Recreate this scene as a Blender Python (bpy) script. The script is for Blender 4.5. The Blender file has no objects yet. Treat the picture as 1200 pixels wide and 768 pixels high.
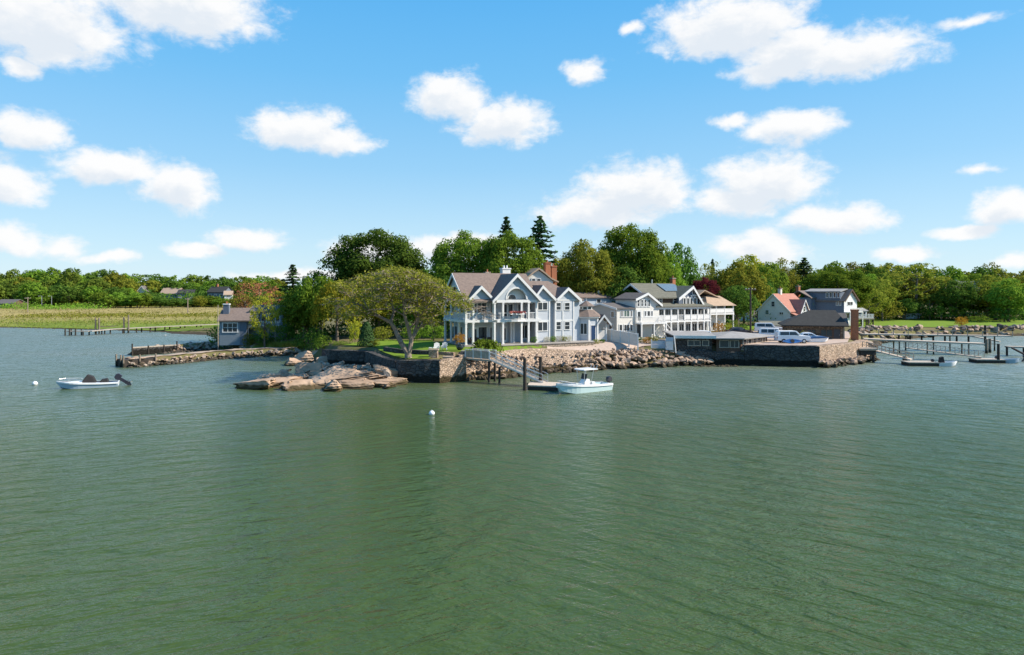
import bpy, bmesh, math, random
import numpy as np
from mathutils import Vector, Matrix
random.seed(7)
R = math.radians
sc = bpy.context.scene
COL = sc.collection
# ------------------------------------------------------------------ camera
H = 11.25          # drone height above the water
F = 800.0          # focal length in photo pixels (1200 wide)
HZ = 340.0         # horizon row in the photo
cam = bpy.data.cameras.new('camera'); cam.lens = 24.0; cam.sensor_width = 36.0
cam.shift_y = -(384 - HZ) / 1200.0
cam.clip_start = 0.5; cam.clip_end = 9000
camo = bpy.data.objects.new('camera', cam); COL.objects.link(camo)
camo.location = (0, 0, H); camo.rotation_euler = (R(90), 0, 0)
sc.camera = camo
# ------------------------------------------------------------------ sun and sky
SUN_EL, SUN_AZ = R(38), R(93)       # azimuth clockwise from +Y
sun = bpy.data.lights.new('sun', 'SUN'); sun.energy = 4.4; sun.angle = R(0.5); sun.color = (1.0, 0.90, 0.76)
suno = bpy.data.objects.new('sun', sun); COL.objects.link(suno)
sd = Vector((math.sin(SUN_AZ)*math.cos(SUN_EL), math.cos(SUN_AZ)*math.cos(SUN_EL), math.sin(SUN_EL)))
suno.rotation_euler = sd.to_track_quat('Z', 'Y').to_euler()
suno.location = (60, 20, 60)
sc.view_settings.view_transform = 'Standard'
sc.view_settings.look = 'None'
sc.view_settings.exposure = 0.85
sc.view_settings.gamma = 1.0
sc.view_settings.use_curve_mapping = False
w = bpy.data.worlds.new('World'); sc.world = w; w.use_nodes = True
nt = w.node_tree; nt.nodes.clear()
def N(nt, typ, **kw):
    n = nt.nodes.new(typ)
    for k, v in kw.items():
        if k == 'inp':
            for i, x in v.items(): n.inputs[i].default_value = x
        else: setattr(n, k, v)
    return n
def L(nt, a, b): nt.links.new(a, b)
def build_sky():
    STR = 0.10
    EXP = 2 ** -sc.view_settings.exposure
    sky = N(nt, 'ShaderNodeTexSky', sky_type='NISHITA', sun_disc=False)
    sky.sun_elevation = SUN_EL; sky.sun_rotation = SUN_AZ
    sky.air_density = 1.0; sky.dust_density = 0.35; sky.ozone_density = 2.2; sky.altitude = 0
    tc = N(nt, 'ShaderNodeTexCoord')
    sp = N(nt, 'ShaderNodeSeparateXYZ'); L(nt, tc.outputs['Generated'], sp.inputs[0])
    az = N(nt, 'ShaderNodeMath', operation='ARCTAN2'); L(nt, sp.outputs[0], az.inputs[0]); L(nt, sp.outputs[1], az.inputs[1])
    el = N(nt, 'ShaderNodeMath', operation='ARCSINE'); L(nt, sp.outputs[2], el.inputs[0])
    # the clear spring-day air of the photograph: the model sky blended with the blue measured at each elevation
    er = N(nt, 'ShaderNodeMapRange', inp={1: 0.0, 2: math.pi/2}); L(nt, el.outputs[0], er.inputs[0])
    cr = N(nt, 'ShaderNodeValToRGB'); e = cr.color_ramp.elements
    e[0].position = 0; e[0].color = (.66,.85,.97,1); e[1].position = 1; e[1].color = (.04,.24,.66,1)
    for ps, c in ((.035,(.55,.80,.97)),(.11,(.31,.645,.955)),(.19,(.165,.545,.95)),(.26,(.10,.475,.935)),(.5,(.06,.32,.78))):
        k = e.new(ps); k.color = (*c,1)
    L(nt, er.outputs[0], cr.inputs[0])
    sv = N(nt, 'ShaderNodeVectorMath', operation='SCALE', inp={'Scale': EXP/STR}); L(nt, cr.outputs[0], sv.inputs[0])
    hs = N(nt, 'ShaderNodeMix', data_type='RGBA', inp={0: .86}); L(nt, sky.outputs[0], hs.inputs[6]); L(nt, sv.outputs[0], hs.inputs[7])
    base0 = N(nt, 'ShaderNodeCombineXYZ'); L(nt, az.outputs[0], base0.inputs[0]); L(nt, el.outputs[0], base0.inputs[1])
    clouds = [(50,30,120,50,42,0),(215,14,112,40,30,0),(20,76,34,12,14,.15),
      (34,157,52,28,16,0),(10,222,50,34,20,0),(135,203,80,26,18,0),(212,222,50,30,24,0),
      (15,285,46,24,14,.1),(72,292,42,18,12,.25),(290,282,52,16,12,0),(232,292,44,12,10,.12),
      (348,153,60,28,22,0),(398,166,46,16,14,.05),(528,118,46,32,20,0),(588,142,58,24,28,0),
      (686,84,36,18,16,.22),(860,36,96,44,30,0),(985,68,112,30,24,0),(915,80,64,12,20,0),(928,62,80,30,26,0),(743,32,26,11,11,.36),
      (925,147,62,17,22,.04),(858,143,30,10,10,.2),(742,228,76,38,30,0),(700,253,80,30,18,.02),
      (898,212,74,36,36,0),(978,258,74,20,16,.02),(862,236,56,22,20,0),(893,292,60,22,22,.04),
      (1178,246,56,22,20,0),(1130,271,46,10,10,.05),(1135,24,92,12,15,.55),(1062,298,46,16,12,.16),(1195,306,40,12,12,.2),
      (428,292,56,16,18,.08),(530,287,72,13,22,.05),(120,302,70,10,10,.3),
      (340,322,110,8,8,.32),(1150,200,60,10,10,.55),(-60,180,60,25,20,0),(1290,120,70,30,25,0),(1330,260,70,25,20,0),(-90,60,60,30,30,0)]
    def density(dx, dy):
        base = N(nt, 'ShaderNodeVectorMath', operation='ADD', inp={1: (dx, dy, 0)}); L(nt, base0.outputs[0], base.inputs[0])
        # soft warp so that no cloud keeps an elliptical outline
        wn = N(nt, 'ShaderNodeTexNoise', inp={'Scale': 13.0, 'Detail': 4.0, 'Roughness': 0.6}); L(nt, base.outputs[0], wn.inputs['Vector'])
        ws = N(nt, 'ShaderNodeVectorMath', operation='SUBTRACT', inp={1: (0.5, 0.5, 0.5)}); L(nt, wn.outputs['Color'], ws.inputs[0])
        wm = N(nt, 'ShaderNodeVectorMath', operation='MULTIPLY', inp={1: (0.055, 0.034, 0.0)}); L(nt, ws.outputs[0], wm.inputs[0])
        wa = N(nt, 'ShaderNodeVectorMath', operation='ADD'); L(nt, base.outputs[0], wa.inputs[0]); L(nt, wm.outputs[0], wa.inputs[1])
        s2 = N(nt, 'ShaderNodeSeparateXYZ'); L(nt, wa.outputs[0], s2.inputs[0])
        n2 = N(nt, 'ShaderNodeMath', operation='MULTIPLY', inp={1: -1.0}); L(nt, s2.outputs[1], n2.inputs[0])
        p = N(nt, 'ShaderNodeCombineXYZ'); L(nt, s2.outputs[0], p.inputs[0]); L(nt, s2.outputs[1], p.inputs[1]); L(nt, n2.outputs[0], p.inputs[2])
        prev = None
        for (cx, cy, a, b1, b2, thin) in clouds:
            r = (cx - 600) / F
            A = math.atan(r); E = math.atan((HZ - cy) / F * math.cos(A))
            k = math.cos(A)
            sx = .97 / (a / F * k * k); s1 = .94 / (b1 / F * k); s2_ = .97 / (b2 / F * k)
            ma = N(nt, 'ShaderNodeVectorMath', operation='MULTIPLY_ADD')
            L(nt, p.outputs[0], ma.inputs[0])
            ma.inputs[1].default_value = (sx, s1, s2_)
            ma.inputs[2].default_value = (-A * sx, -E * s1, E * s2_)
            mx = N(nt, 'ShaderNodeVectorMath', operation='MAXIMUM', inp={1: (-1e4, 0, 0)}); L(nt, ma.outputs[0], mx.inputs[0])
            ln = N(nt, 'ShaderNodeVectorMath', operation='LENGTH'); L(nt, mx.outputs[0], ln.inputs[0])
            out = ln.outputs['Value']
            if thin:
                ad = N(nt, 'ShaderNodeMath', operation='ADD', inp={1: thin}); L(nt, out, ad.inputs[0]); out = ad.outputs[0]
            if prev is None: prev = out
            else:
                mn = N(nt, 'ShaderNodeMath', operation='SMOOTH_MIN', inp={2: 0.12}); L(nt, prev, mn.inputs[0]); L(nt, out, mn.inputs[1]); prev = mn.outputs[0]
        no = N(nt, 'ShaderNodeTexNoise', inp={'Scale': 24.0, 'Detail': 10.0, 'Roughness': 0.64, 'Distortion': 0.2})
        st = N(nt, 'ShaderNodeVectorMath', operation='MULTIPLY', inp={1: (1.0, 1.6, 1.0)}); L(nt, base.outputs[0], st.inputs[0]); L(nt, st.outputs[0], no.inputs['Vector'])
        nm = N(nt, 'ShaderNodeMath', operation='MULTIPLY_ADD', inp={1: 1.45, 2: -0.66}); L(nt, no.outputs['Fac'], nm.inputs[0])
        inv = N(nt, 'ShaderNodeMath', operation='SUBTRACT', inp={0: 0.97}); L(nt, prev, inv.inputs[1])
        t = N(nt, 'ShaderNodeMath', operation='ADD'); L(nt, inv.outputs[0], t.inputs[0]); L(nt, nm.outputs[0], t.inputs[1])
        return t.outputs[0]
    t0 = density(0, 0); t1 = density(.010, .020)
    mr = N(nt, 'ShaderNodeMapRange', interpolation_type='SMOOTHSTEP', inp={1: -0.15, 2: 0.52, 3: 0.0, 4: 0.98}); L(nt, t0, mr.inputs[0])
    # lit tops, soft grey where there is cloud above
    g = N(nt, 'ShaderNodeMapRange', interpolation_type='SMOOTHSTEP', inp={1: 0.10, 2: 0.80, 3: 0.0, 4: 1.0}); L(nt, t1, g.inputs[0])
    cc = N(nt, 'ShaderNodeMix', data_type='RGBA')
    v = EXP / STR
    cc.inputs[6].default_value = (1.0*v, 1.0*v, 1.0*v, 1); cc.inputs[7].default_value = (0.79*v, 0.85*v, 0.92*v, 1)
    L(nt, g.outputs[0], cc.inputs[0])
    # paler air towards the horizon comes from the sky model itself
    mix = N(nt, 'ShaderNodeMix', data_type='RGBA'); L(nt, mr.outputs[0], mix.inputs[0]); L(nt, hs.outputs[2], mix.inputs[6]); L(nt, cc.outputs[2], mix.inputs[7])
    bg = N(nt, 'ShaderNodeBackground', inp={'Strength': STR}); L(nt, mix.outputs[2], bg.inputs[0])
    o = N(nt, 'ShaderNodeOutputWorld'); L(nt, bg.outputs[0], o.inputs[0])
build_sky()
w.cycles.sampling_method = 'MANUAL'; w.cycles.sample_map_resolution = 512
sc.cycles.max_bounces = 6; sc.cycles.diffuse_bounces = 2; sc.cycles.glossy_bounces = 3
sc.cycles.transmission_bounces = 3; sc.cycles.transparent_max_bounces = 6
sc.cycles.caustics_reflective = False; sc.cycles.caustics_refractive = False

# ------------------------------------------------------------------ helpers
def at(px, py, z=0.0):
    d = F * (H - z) / (py - HZ); return ((px - 600) / F * d, d)
def X(px, d): return (px - 600) / F * d
def Z(py, d): return H - (py - HZ) / F * d

class MB:
    def __init__(s, M=None): s.v = []; s.f = []; s.M = M
    def add(s, vs, fs):
        o = len(s.v)
        for p in vs:
            p = Vector(p)
            s.v.append(s.M @ p if s.M is not None else p)
        for f in fs: s.f.append([i + o for i in f])
        return s
    def box(s, x0, y0, z0, x1, y1, z1):
        s.add([(x0,y0,z0),(x1,y0,z0),(x1,y1,z0),(x0,y1,z0),(x0,y0,z1),(x1,y0,z1),(x1,y1,z1),(x0,y1,z1)],
              [(0,3,2,1),(4,5,6,7),(0,1,5,4),(1,2,6,5),(2,3,7,6),(3,0,4,7)]); return s
    def prism(s, poly, z0, z1):
        n = len(poly); z0s = z0 if hasattr(z0, '__len__') else [z0]*n; z1s = z1 if hasattr(z1, '__len__') else [z1]*n
        s.add([(p[0],p[1],z0s[i]) for i, p in enumerate(poly)] + [(p[0],p[1],z1s[i]) for i, p in enumerate(poly)],
              [list(range(n))[::-1], list(range(n, 2*n))] + [(i,(i+1)%n,(i+1)%n+n,i+n) for i in range(n)]); return s
    def ext(s, prof, axis, b0, b1):
        n = len(prof)
        if axis == 'y': a = [(p[0], b0, p[1]) for p in prof] + [(p[0], b1, p[1]) for p in prof]
        else: a = [(b0, p[0], p[1]) for p in prof] + [(b1, p[0], p[1]) for p in prof]
        s.add(a, [list(range(n))[::-1], list(range(n, 2*n))] + [(i,(i+1)%n,(i+1)%n+n,i+n) for i in range(n)]); return s
    def tube(s, p0, p1, r0, r1=None, n=8):
        r1 = r0 if r1 is None else r1
        p0 = Vector(p0); p1 = Vector(p1); d = (p1 - p0).normalized()
        q = d.to_track_quat('Z', 'Y'); vs = []
        for p, r in ((p0, r0), (p1, r1)):
            for i in range(n):
                a = 2*math.pi*i/n; vs.append(p + q @ Vector((r*math.cos(a), r*math.sin(a), 0)))
        s.add(vs, [list(range(n))[::-1], list(range(n, 2*n))] + [(i,(i+1)%n,(i+1)%n+n,i+n) for i in range(n)]); return s
    def bar(s, p0, p1, w, h):
        p0 = Vector(p0); p1 = Vector(p1); d = (p1-p0).normalized(); up = Vector((0,0,1))
        if abs(d.z) > .98: up = Vector((0,1,0))
        sd_ = d.cross(up).normalized(); u2 = sd_.cross(d).normalized(); vs = []
        for p in (p0, p1):
            for a, b in ((-1,-1),(1,-1),(1,1),(-1,1)): vs.append(p + sd_*(a*w/2) + u2*(b*h/2))
        s.add(vs, [(0,3,2,1),(4,5,6,7),(0,1,5,4),(1,2,6,5),(2,3,7,6),(3,0,4,7)]); return s
    def lathe(s, prof, c=(0,0,0), n=14):
        vs = []; fs = []; m = len(prof)
        for r, z in prof:
            for i in range(n):
                a = 2*math.pi*i/n; vs.append((c[0]+r*math.cos(a), c[1]+r*math.sin(a), c[2]+z))
        for j in range(m-1):
            for i in range(n): fs.append((j*n+i, j*n+(i+1)%n, (j+1)*n+(i+1)%n, (j+1)*n+i))
        fs.append(list(range(n))[::-1]); fs.append(list(range((m-1)*n, m*n)))
        s.add(vs, fs); return s
    def build(s, name, mat, parent=None, smooth=False, bevel=0):
        me = bpy.data.meshes.new(name); bm = bmesh.new()
        vs = [bm.verts.new(p) for p in s.v]
        for f in s.f:
            try: bm.faces.new([vs[i] for i in f])
            except ValueError: pass
        bmesh.ops.recalc_face_normals(bm, faces=bm.faces[:])
        if bevel: bmesh.ops.bevel(bm, geom=bm.edges[:], offset=bevel, segments=2, affect='EDGES', profile=.6)
        bm.to_mesh(me); bm.free()
        if smooth:
            for p in me.polygons: p.use_smooth = True
        me.materials.append(mat)
        return put(name, me, parent)
def put(name, me, parent=None):
    o = bpy.data.objects.new(name, me); COL.objects.link(o)
    if parent is not None: o.parent = parent
    return o
def tag(o, label, cat, group=None):
    o['label'] = label; o['category'] = cat
    if group: o['group'] = group
    return o
def thing(name, label, cat, loc=(0,0,0), rz=0, group=None):
    o = bpy.data.objects.new(name, None); COL.objects.link(o)
    o.location = loc; o.rotation_euler = (0,0,rz); o.empty_display_size = .3
    return tag(o, label, cat, group)
def struct(o, kind='structure'): o['kind'] = kind; return o
def copy_tree(o, parent=None):
    c = o.copy(); COL.objects.link(c)
    if parent is not None: c.parent = parent
    for ch in list(o.children): copy_tree(ch, c)
    return c

# ------------------------------------------------------------------ materials
def new_mat(name):
    m = bpy.data.materials.new(name); m.use_nodes = True; t = m.node_tree; t.nodes.clear()
    o = N(t, 'ShaderNodeOutputMaterial'); b = N(t, 'ShaderNodeBsdfPrincipled'); L(t, b.outputs[0], o.inputs[0])
    return m, t, b, o
def pm(name, c1, c2=None, scale=3.0, rough=.7, bump=0.0, stretch=(1,1,1), spec=.3, metal=0.0, detail=5, tide=None, bdist=.05):
    m, t, b, o = new_mat(name)
    b.inputs['Roughness'].default_value = rough; b.inputs['Specular IOR Level'].default_value = spec; b.inputs['Metallic'].default_value = metal
    if c2 is None:
        c2 = tuple(x*.8 for x in c1)
    tc = N(t, 'ShaderNodeTexCoord'); mp = N(t, 'ShaderNodeMapping'); mp.inputs['Scale'].default_value = stretch
    L(t, tc.outputs['Object'], mp.inputs[0])
    oi = N(t, 'ShaderNodeObjectInfo'); ad = N(t, 'ShaderNodeVectorMath', operation='MULTIPLY_ADD', inp={1: (37,19,11)})
    L(t, oi.outputs['Random'], ad.inputs[0]); L(t, mp.outputs[0], ad.inputs[2])
    n = N(t, 'ShaderNodeTexNoise', inp={'Scale': scale, 'Detail': detail, 'Roughness': .6}); L(t, ad.outputs[0], n.inputs['Vector'])
    rp = N(t, 'ShaderNodeMapRange', inp={1: .32, 2: .68}); L(t, n.outputs['Fac'], rp.inputs[0])
    mx = N(t, 'ShaderNodeMix', data_type='RGBA'); mx.inputs[6].default_value = (*c1,1); mx.inputs[7].default_value = (*c2,1)
    L(t, rp.outputs[0], mx.inputs[0]); out = mx.outputs[2]
    if tide:
        zlev, col = tide
        ge = N(t, 'ShaderNodeNewGeometry'); sp = N(t, 'ShaderNodeSeparateXYZ'); L(t, ge.outputs['Position'], sp.inputs[0])
        n2 = N(t, 'ShaderNodeTexNoise', inp={'Scale': 1.1, 'Detail': 4}); L(t, ge.outputs['Position'], n2.inputs['Vector'])
        m2 = N(t, 'ShaderNodeMath', operation='MULTIPLY_ADD', inp={1: 1.1, 2: -.55}); L(t, n2.outputs['Fac'], m2.inputs[0])
        a2 = N(t, 'ShaderNodeMath', operation='ADD'); L(t, sp.outputs[2], a2.inputs[0]); L(t, m2.outputs[0], a2.inputs[1])
        r2 = N(t, 'ShaderNodeMapRange', interpolation_type='SMOOTHSTEP', inp={1: zlev-.18, 2: zlev+.22, 3: 1.0, 4: 0.0}); L(t, a2.outputs[0], r2.inputs[0])
        x2 = N(t, 'ShaderNodeMix', data_type='RGBA'); x2.inputs[7].default_value = (*col,1); L(t, r2.outputs[0], x2.inputs[0]); L(t, out, x2.inputs[6]); out = x2.outputs[2]
    L(t, out, b.inputs['Base Color'])
    if bump:
        bp = N(t, 'ShaderNodeBump', inp={'Strength': bump, 'Distance': bdist}); L(t, n.outputs['Fac'], bp.inputs['Height']); L(t, bp.outputs[0], b.inputs['Normal'])
    return m
def stone_mat(name, cols, scale, tide=None, mortar=(.12,.11,.10), bump=.8, mw=.035):
    m, t, b, o = new_mat(name); b.inputs['Roughness'].default_value = .9; b.inputs['Specular IOR Level'].default_value = .2
    ge = N(t, 'ShaderNodeNewGeometry')
    mp = N(t, 'ShaderNodeMapping'); mp.inputs['Scale'].default_value = (1,1,1.5); L(t, ge.outputs['Position'], mp.inputs[0])
    vo = N(t, 'ShaderNodeTexVoronoi', inp={'Scale': scale}); L(t, mp.outputs[0], vo.inputs['Vector'])
    ve = N(t, 'ShaderNodeTexVoronoi', feature='DISTANCE_TO_EDGE', inp={'Scale': scale}); L(t, mp.outputs[0], ve.inputs['Vector'])
    sr = N(t, 'ShaderNodeSeparateXYZ'); L(t, vo.outputs['Color'], sr.inputs[0])
    cr = N(t, 'ShaderNodeValToRGB'); e = cr.color_ramp.elements
    e[0].color = (*cols[0],1); e[1].color = (*cols[-1],1)
    for i, c in enumerate(cols[1:-1]): k = e.new((i+1)/(len(cols)-1)); k.color = (*c,1)
    L(t, sr.outputs[0], cr.inputs[0])
    nz = N(t, 'ShaderNodeTexNoise', inp={'Scale': 5.0, 'Detail': 6}); L(t, ge.outputs['Position'], nz.inputs['Vector'])
    ml = N(t, 'ShaderNodeMapRange', inp={1:.3,2:.7,3:.75,4:1.2}); L(t, nz.outputs['Fac'], ml.inputs[0])
    mu = N(t, 'ShaderNodeVectorMath', operation='SCALE'); L(t, cr.outputs[0], mu.inputs[0]); L(t, ml.outputs[0], mu.inputs['Scale'])
    er = N(t, 'ShaderNodeMapRange', inp={1: mw*.3, 2: mw*1.6, 3: 1, 4: 0}); L(t, ve.outputs['Distance'], er.inputs[0])
    mx = N(t, 'ShaderNodeMix', data_type='RGBA'); mx.inputs[7].default_value = (*mortar,1); L(t, er.outputs[0], mx.inputs[0]); L(t, mu.outputs[0], mx.inputs[6])
    out = mx.outputs[2]
    if tide:
        zlev, col = tide
        sp = N(t, 'ShaderNodeSeparateXYZ'); L(t, ge.outputs['Position'], sp.inputs[0])
        n2 = N(t, 'ShaderNodeTexNoise', inp={'Scale': 1.3, 'Detail': 4}); L(t, ge.outputs['Position'], n2.inputs['Vector'])
        m2 = N(t, 'ShaderNodeMath', operation='MULTIPLY_ADD', inp={1: .9, 2: -.45}); L(t, n2.outputs['Fac'], m2.inputs[0])
        a2 = N(t, 'ShaderNodeMath', operation='ADD'); L(t, sp.outputs[2], a2.inputs[0]); L(t, m2.outputs[0], a2.inputs[1])
        r2 = N(t, 'ShaderNodeMapRange', interpolation_type='SMOOTHSTEP', inp={1: zlev-.15, 2: zlev+.15, 3: 1.0, 4: 0.0}); L(t, a2.outputs[0], r2.inputs[0])
        x2 = N(t, 'ShaderNodeMix', data_type='RGBA'); x2.inputs[7].default_value = (*col,1); L(t, r2.outputs[0], x2.inputs[0]); L(t, out, x2.inputs[6]); out = x2.outputs[2]
    L(t, out, b.inputs['Base Color'])
    bp = N(t, 'ShaderNodeBump', inp={'Strength': bump, 'Distance': .12})
    hh = N(t, 'ShaderNodeMapRange', inp={1: 0, 2: .12}); L(t, ve.outputs['Distance'], hh.inputs[0]); L(t, hh.outputs[0], bp.inputs['Height']); L(t, bp.outputs[0], b.inputs['Normal'])
    return m
def leaf_mat(name, c, c2=None, trans=.42, var=.28):
    m = bpy.data.materials.new(name); m.use_nodes = True; t = m.node_tree; t.nodes.clear()
    c2 = c2 or tuple(x*1.7 for x in c)
    o = N(t, 'ShaderNodeOutputMaterial')
    ge = N(t, 'ShaderNodeNewGeometry')
    n = N(t, 'ShaderNodeTexNoise', inp={'Scale': .55, 'Detail': 4, 'Roughness': .7}); L(t, ge.outputs['Position'], n.inputs['Vector'])
    rp = N(t, 'ShaderNodeMapRange', inp={1:.34, 2:.66}); L(t, n.outputs['Fac'], rp.inputs[0])
    av = N(t, 'ShaderNodeMath', operation='MULTIPLY_ADD', inp={1: .5}); L(t, ge.outputs['Random Per Island'], av.inputs[0])
    hf = N(t, 'ShaderNodeMath', operation='MULTIPLY', inp={1: .5}); L(t, rp.outputs[0], hf.inputs[0]); L(t, hf.outputs[0], av.inputs[2])
    mx = N(t, 'ShaderNodeMix', data_type='RGBA'); mx.inputs[6].default_value = (*c,1); mx.inputs[7].default_value = (*c2,1); L(t, av.outputs[0], mx.inputs[0])
    oi = N(t, 'ShaderNodeObjectInfo')
    hv = N(t, 'ShaderNodeMapRange', inp={1:0,2:1,3:1-var,4:1+var}); L(t, oi.outputs['Random'], hv.inputs[0])
    hm = N(t, 'ShaderNodeMapRange', inp={1:0,2:1,3:.485,4:.512}); L(t, oi.outputs['Random'], hm.inputs[0])
    hs = N(t, 'ShaderNodeHueSaturation'); L(t, hv.outputs[0], hs.inputs['Value']); L(t, hm.outputs[0], hs.inputs['Hue']); L(t, mx.outputs[2], hs.inputs['Color'])
    d = N(t, 'ShaderNodeBsdfDiffuse'); L(t, hs.outputs[0], d.inputs[0])
    tr = N(t, 'ShaderNodeBsdfTranslucent'); L(t, hs.outputs[0], tr.inputs[0])
    ms = N(t, 'ShaderNodeMixShader', inp={0: trans}); L(t, d.outputs[0], ms.inputs[1]); L(t, tr.outputs[0], ms.inputs[2])
    L(t, ms.outputs[0], o.inputs[0])
    return m
M = {}
M['cottage_siding'] = pm('cottage_blue_grey', (.22,.27,.31), (.18,.22,.26), .8, .8, .3, (1,1,9))
M['white'] = pm('white_paint', (.73,.73,.72), (.64,.64,.63), 1.5, .55)
M['blue_siding'] = pm('blue_grey_siding', (.45,.50,.555), (.41,.46,.51), .8, .75, .3, (1,1,9))
M['pale_siding'] = pm('pale_siding', (.53,.56,.60), (.47,.50,.54), .8, .75, .2, (1,1,9))
M['tan_siding'] = pm('tan_siding', (.50,.45,.40), (.44,.40,.36), .8, .8, .2, (1,1,9))
M['cream'] = pm('cream_clapboard', (.69,.66,.61), (.60,.58,.54), .8, .75, .2, (1,1,9))
M['slate_siding'] = pm('slate_blue_shingle', (.15,.18,.23), (.11,.135,.18), 2, .85, .3, (1,1,4))
M['brown_shingle'] = pm('brown_shingle', (.13,.08,.055), (.09,.055,.04), 3, .85, .3)
M['roof_brown'] = pm('brown_roof_shingle', (.23,.175,.145), (.15,.115,.10), 2.5, .9, .4, (1,1,3))
M['roof_grey'] = pm('grey_roof_shingle', (.15,.135,.125), (.10,.092,.09), 2.5, .9, .4)
M['roof_olive'] = pm('weathered_olive_shingle', (.17,.165,.13), (.115,.115,.09), 2.5, .9, .4)
M['roof_dark'] = pm('dark_roof_shingle', (.048,.048,.046), (.034,.034,.033), 2, .9, .4)
M['roof_red'] = pm('red_roof_shingle', (.43,.20,.15), (.34,.155,.115), 2.2, .9, .4)
M['roof_tan'] = pm('tan_roof_shingle', (.44,.32,.23), (.34,.25,.18), 2.2, .9, .4)
M['roof_flat'] = pm('pale_flat_roof', (.34,.325,.31), (.24,.23,.22), .8, .85, .2)
M['brick'] = pm('red_brick', (.44,.17,.085), (.29,.11,.06), 7, .9, .5)
M['glass'] = pm('window_glass', (.013,.017,.022), (.048,.055,.062), .35, .06, 0, spec=.6)
M['glass_pale'] = pm('pale_window_glass', (.10,.15,.13), (.06,.10,.09), .6, .08, 0, spec=.6)
M['door_dark'] = pm('dark_door', (.05,.055,.06), (.035,.038,.045), 1, .4)
M['door_blue'] = pm('navy_door', (.02,.05,.12), (.016,.04,.1), 1, .4)
M['solar'] = pm('solar_glass', (.16,.21,.24), (.12,.16,.19), 2, .07, 0, spec=1.0)
M['deckwood'] = pm('weathered_deck_wood', (.44,.36,.28), (.30,.25,.20), 2.5, .85, .3, (1,6,1))
M['greywood'] = pm('silver_grey_wood', (.46,.40,.33), (.31,.27,.225), 3, .85, .3)
M['palewood'] = pm('pale_dock_wood', (.60,.50,.40), (.44,.37,.30), 2, .85, .2, (5,1,1))
M['pile'] = pm('creosote_pile', (.035,.027,.022), (.06,.05,.042), 3, .85, .4)
M['pilegrey'] = pm('grey_pile', (.27,.22,.17), (.16,.13,.10), 3, .9, .4, tide=(.6,(.03,.03,.022)))
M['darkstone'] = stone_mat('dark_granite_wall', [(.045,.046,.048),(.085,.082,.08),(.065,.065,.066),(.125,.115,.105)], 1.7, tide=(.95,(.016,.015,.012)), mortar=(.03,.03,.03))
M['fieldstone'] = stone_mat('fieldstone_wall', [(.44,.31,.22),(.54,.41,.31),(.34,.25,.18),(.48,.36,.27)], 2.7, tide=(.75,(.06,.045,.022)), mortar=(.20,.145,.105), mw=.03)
M['smallstone'] = stone_mat('small_stone_wall', [(.34,.28,.22),(.42,.36,.29),(.25,.21,.17)], 2.6, mortar=(.12,.10,.08))
M['riprap'] = pm('tan_riprap_granite', (.50,.36,.26), (.22,.16,.12), .9, .9, .6, tide=(.55,(.05,.038,.022)), bdist=.15)
M['granite'] = pm('weathered_pink_granite', (.54,.385,.27), (.27,.185,.125), .75, .9, 1.0, tide=(.42,(.075,.055,.025)), bdist=.2)
M['palestone'] = pm('pale_boulder', (.46,.37,.29), (.20,.155,.12), .9, .9, .5, tide=(.3,(.05,.042,.028)))
M['darkrock'] = pm('dark_weedy_rock', (.10,.085,.065), (.055,.045,.032), 1.4, .9, .6)
M['lawn'] = pm('lawn_grass', (.12,.21,.022), (.17,.24,.03), .9, .95, .4, spec=.1)
M['gravel'] = pm('pinkish_gravel', (.50,.39,.32), (.40,.315,.255), 2.5, .95, .3, spec=.1)
M['soil'] = pm('ground_earth', (.11,.12,.04), (.17,.13,.075), .5, .95, .3, spec=.1, tide=(.5,(.07,.055,.035)))
M['sand'] = pm('pebble_beach', (.46,.36,.27), (.36,.28,.21), 1.8, .95, .5, spec=.1, tide=(.18,(.11,.08,.05)))
M['bark'] = pm('grey_bark', (.17,.135,.105), (.10,.08,.065), 5, .95, .7)
M['palebark'] = pm('pale_bark', (.36,.29,.23), (.18,.145,.115), 4, .95, .7)
M['gelcoat'] = pm('white_gelcoat', (.82,.83,.84), (.76,.77,.78), .8, .25, 0, spec=.5)
M['aqua'] = pm('aqua_hull_paint', (.58,.74,.76), (.54,.70,.72), .8, .25, 0, spec=.5)
M['bluehull'] = pm('pale_blue_hull', (.40,.50,.60), (.35,.45,.55), .8, .3, 0, spec=.5)
M['rubber'] = pm('black_rubber', (.018,.018,.018), (.03,.03,.03), 3, .7)
M['motor'] = pm('outboard_cowl', (.022,.022,.035), (.03,.03,.042), 2, .3, spec=.5)
M['canvas'] = pm('black_canvas', (.02,.02,.022), (.035,.033,.033), 2, .85)
M['alu'] = pm('brushed_aluminium', (.62,.63,.64), (.55,.56,.57), 3, .35, metal=.8)
M['carwhite'] = pm('white_car_paint', (.80,.80,.80), (.76,.76,.77), 1, .25, spec=.5)
M['carblue'] = pm('blue_car_paint', (.05,.17,.42), (.045,.15,.38), 1, .3, spec=.5)
M['tarp_blue'] = pm('blue_tarpaulin', (.045,.13,.28), (.035,.10,.23), 2, .7)
M['red_cloth'] = pm('red_cloth', (.45,.06,.05), (.36,.05,.04), 2, .8)
M['lightlamp'] = pm('clear_lamp_lens', (.7,.7,.68), (.6,.6,.6), 2, .1, spec=.6)
M['taillamp'] = pm('red_lamp_lens', (.4,.02,.015), (.3,.015,.01), 2, .2, spec=.5)
M['wicker'] = pm('dark_wicker', (.035,.03,.028), (.055,.048,.042), 6, .8, .4)
M['stonepave'] = pm('bluestone_paving', (.36,.33,.30), (.27,.25,.23), 1.2, .9, .3)
M['pot'] = pm('dark_glazed_pot', (.02,.03,.045), (.03,.04,.055), 2, .25, spec=.5)
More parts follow.
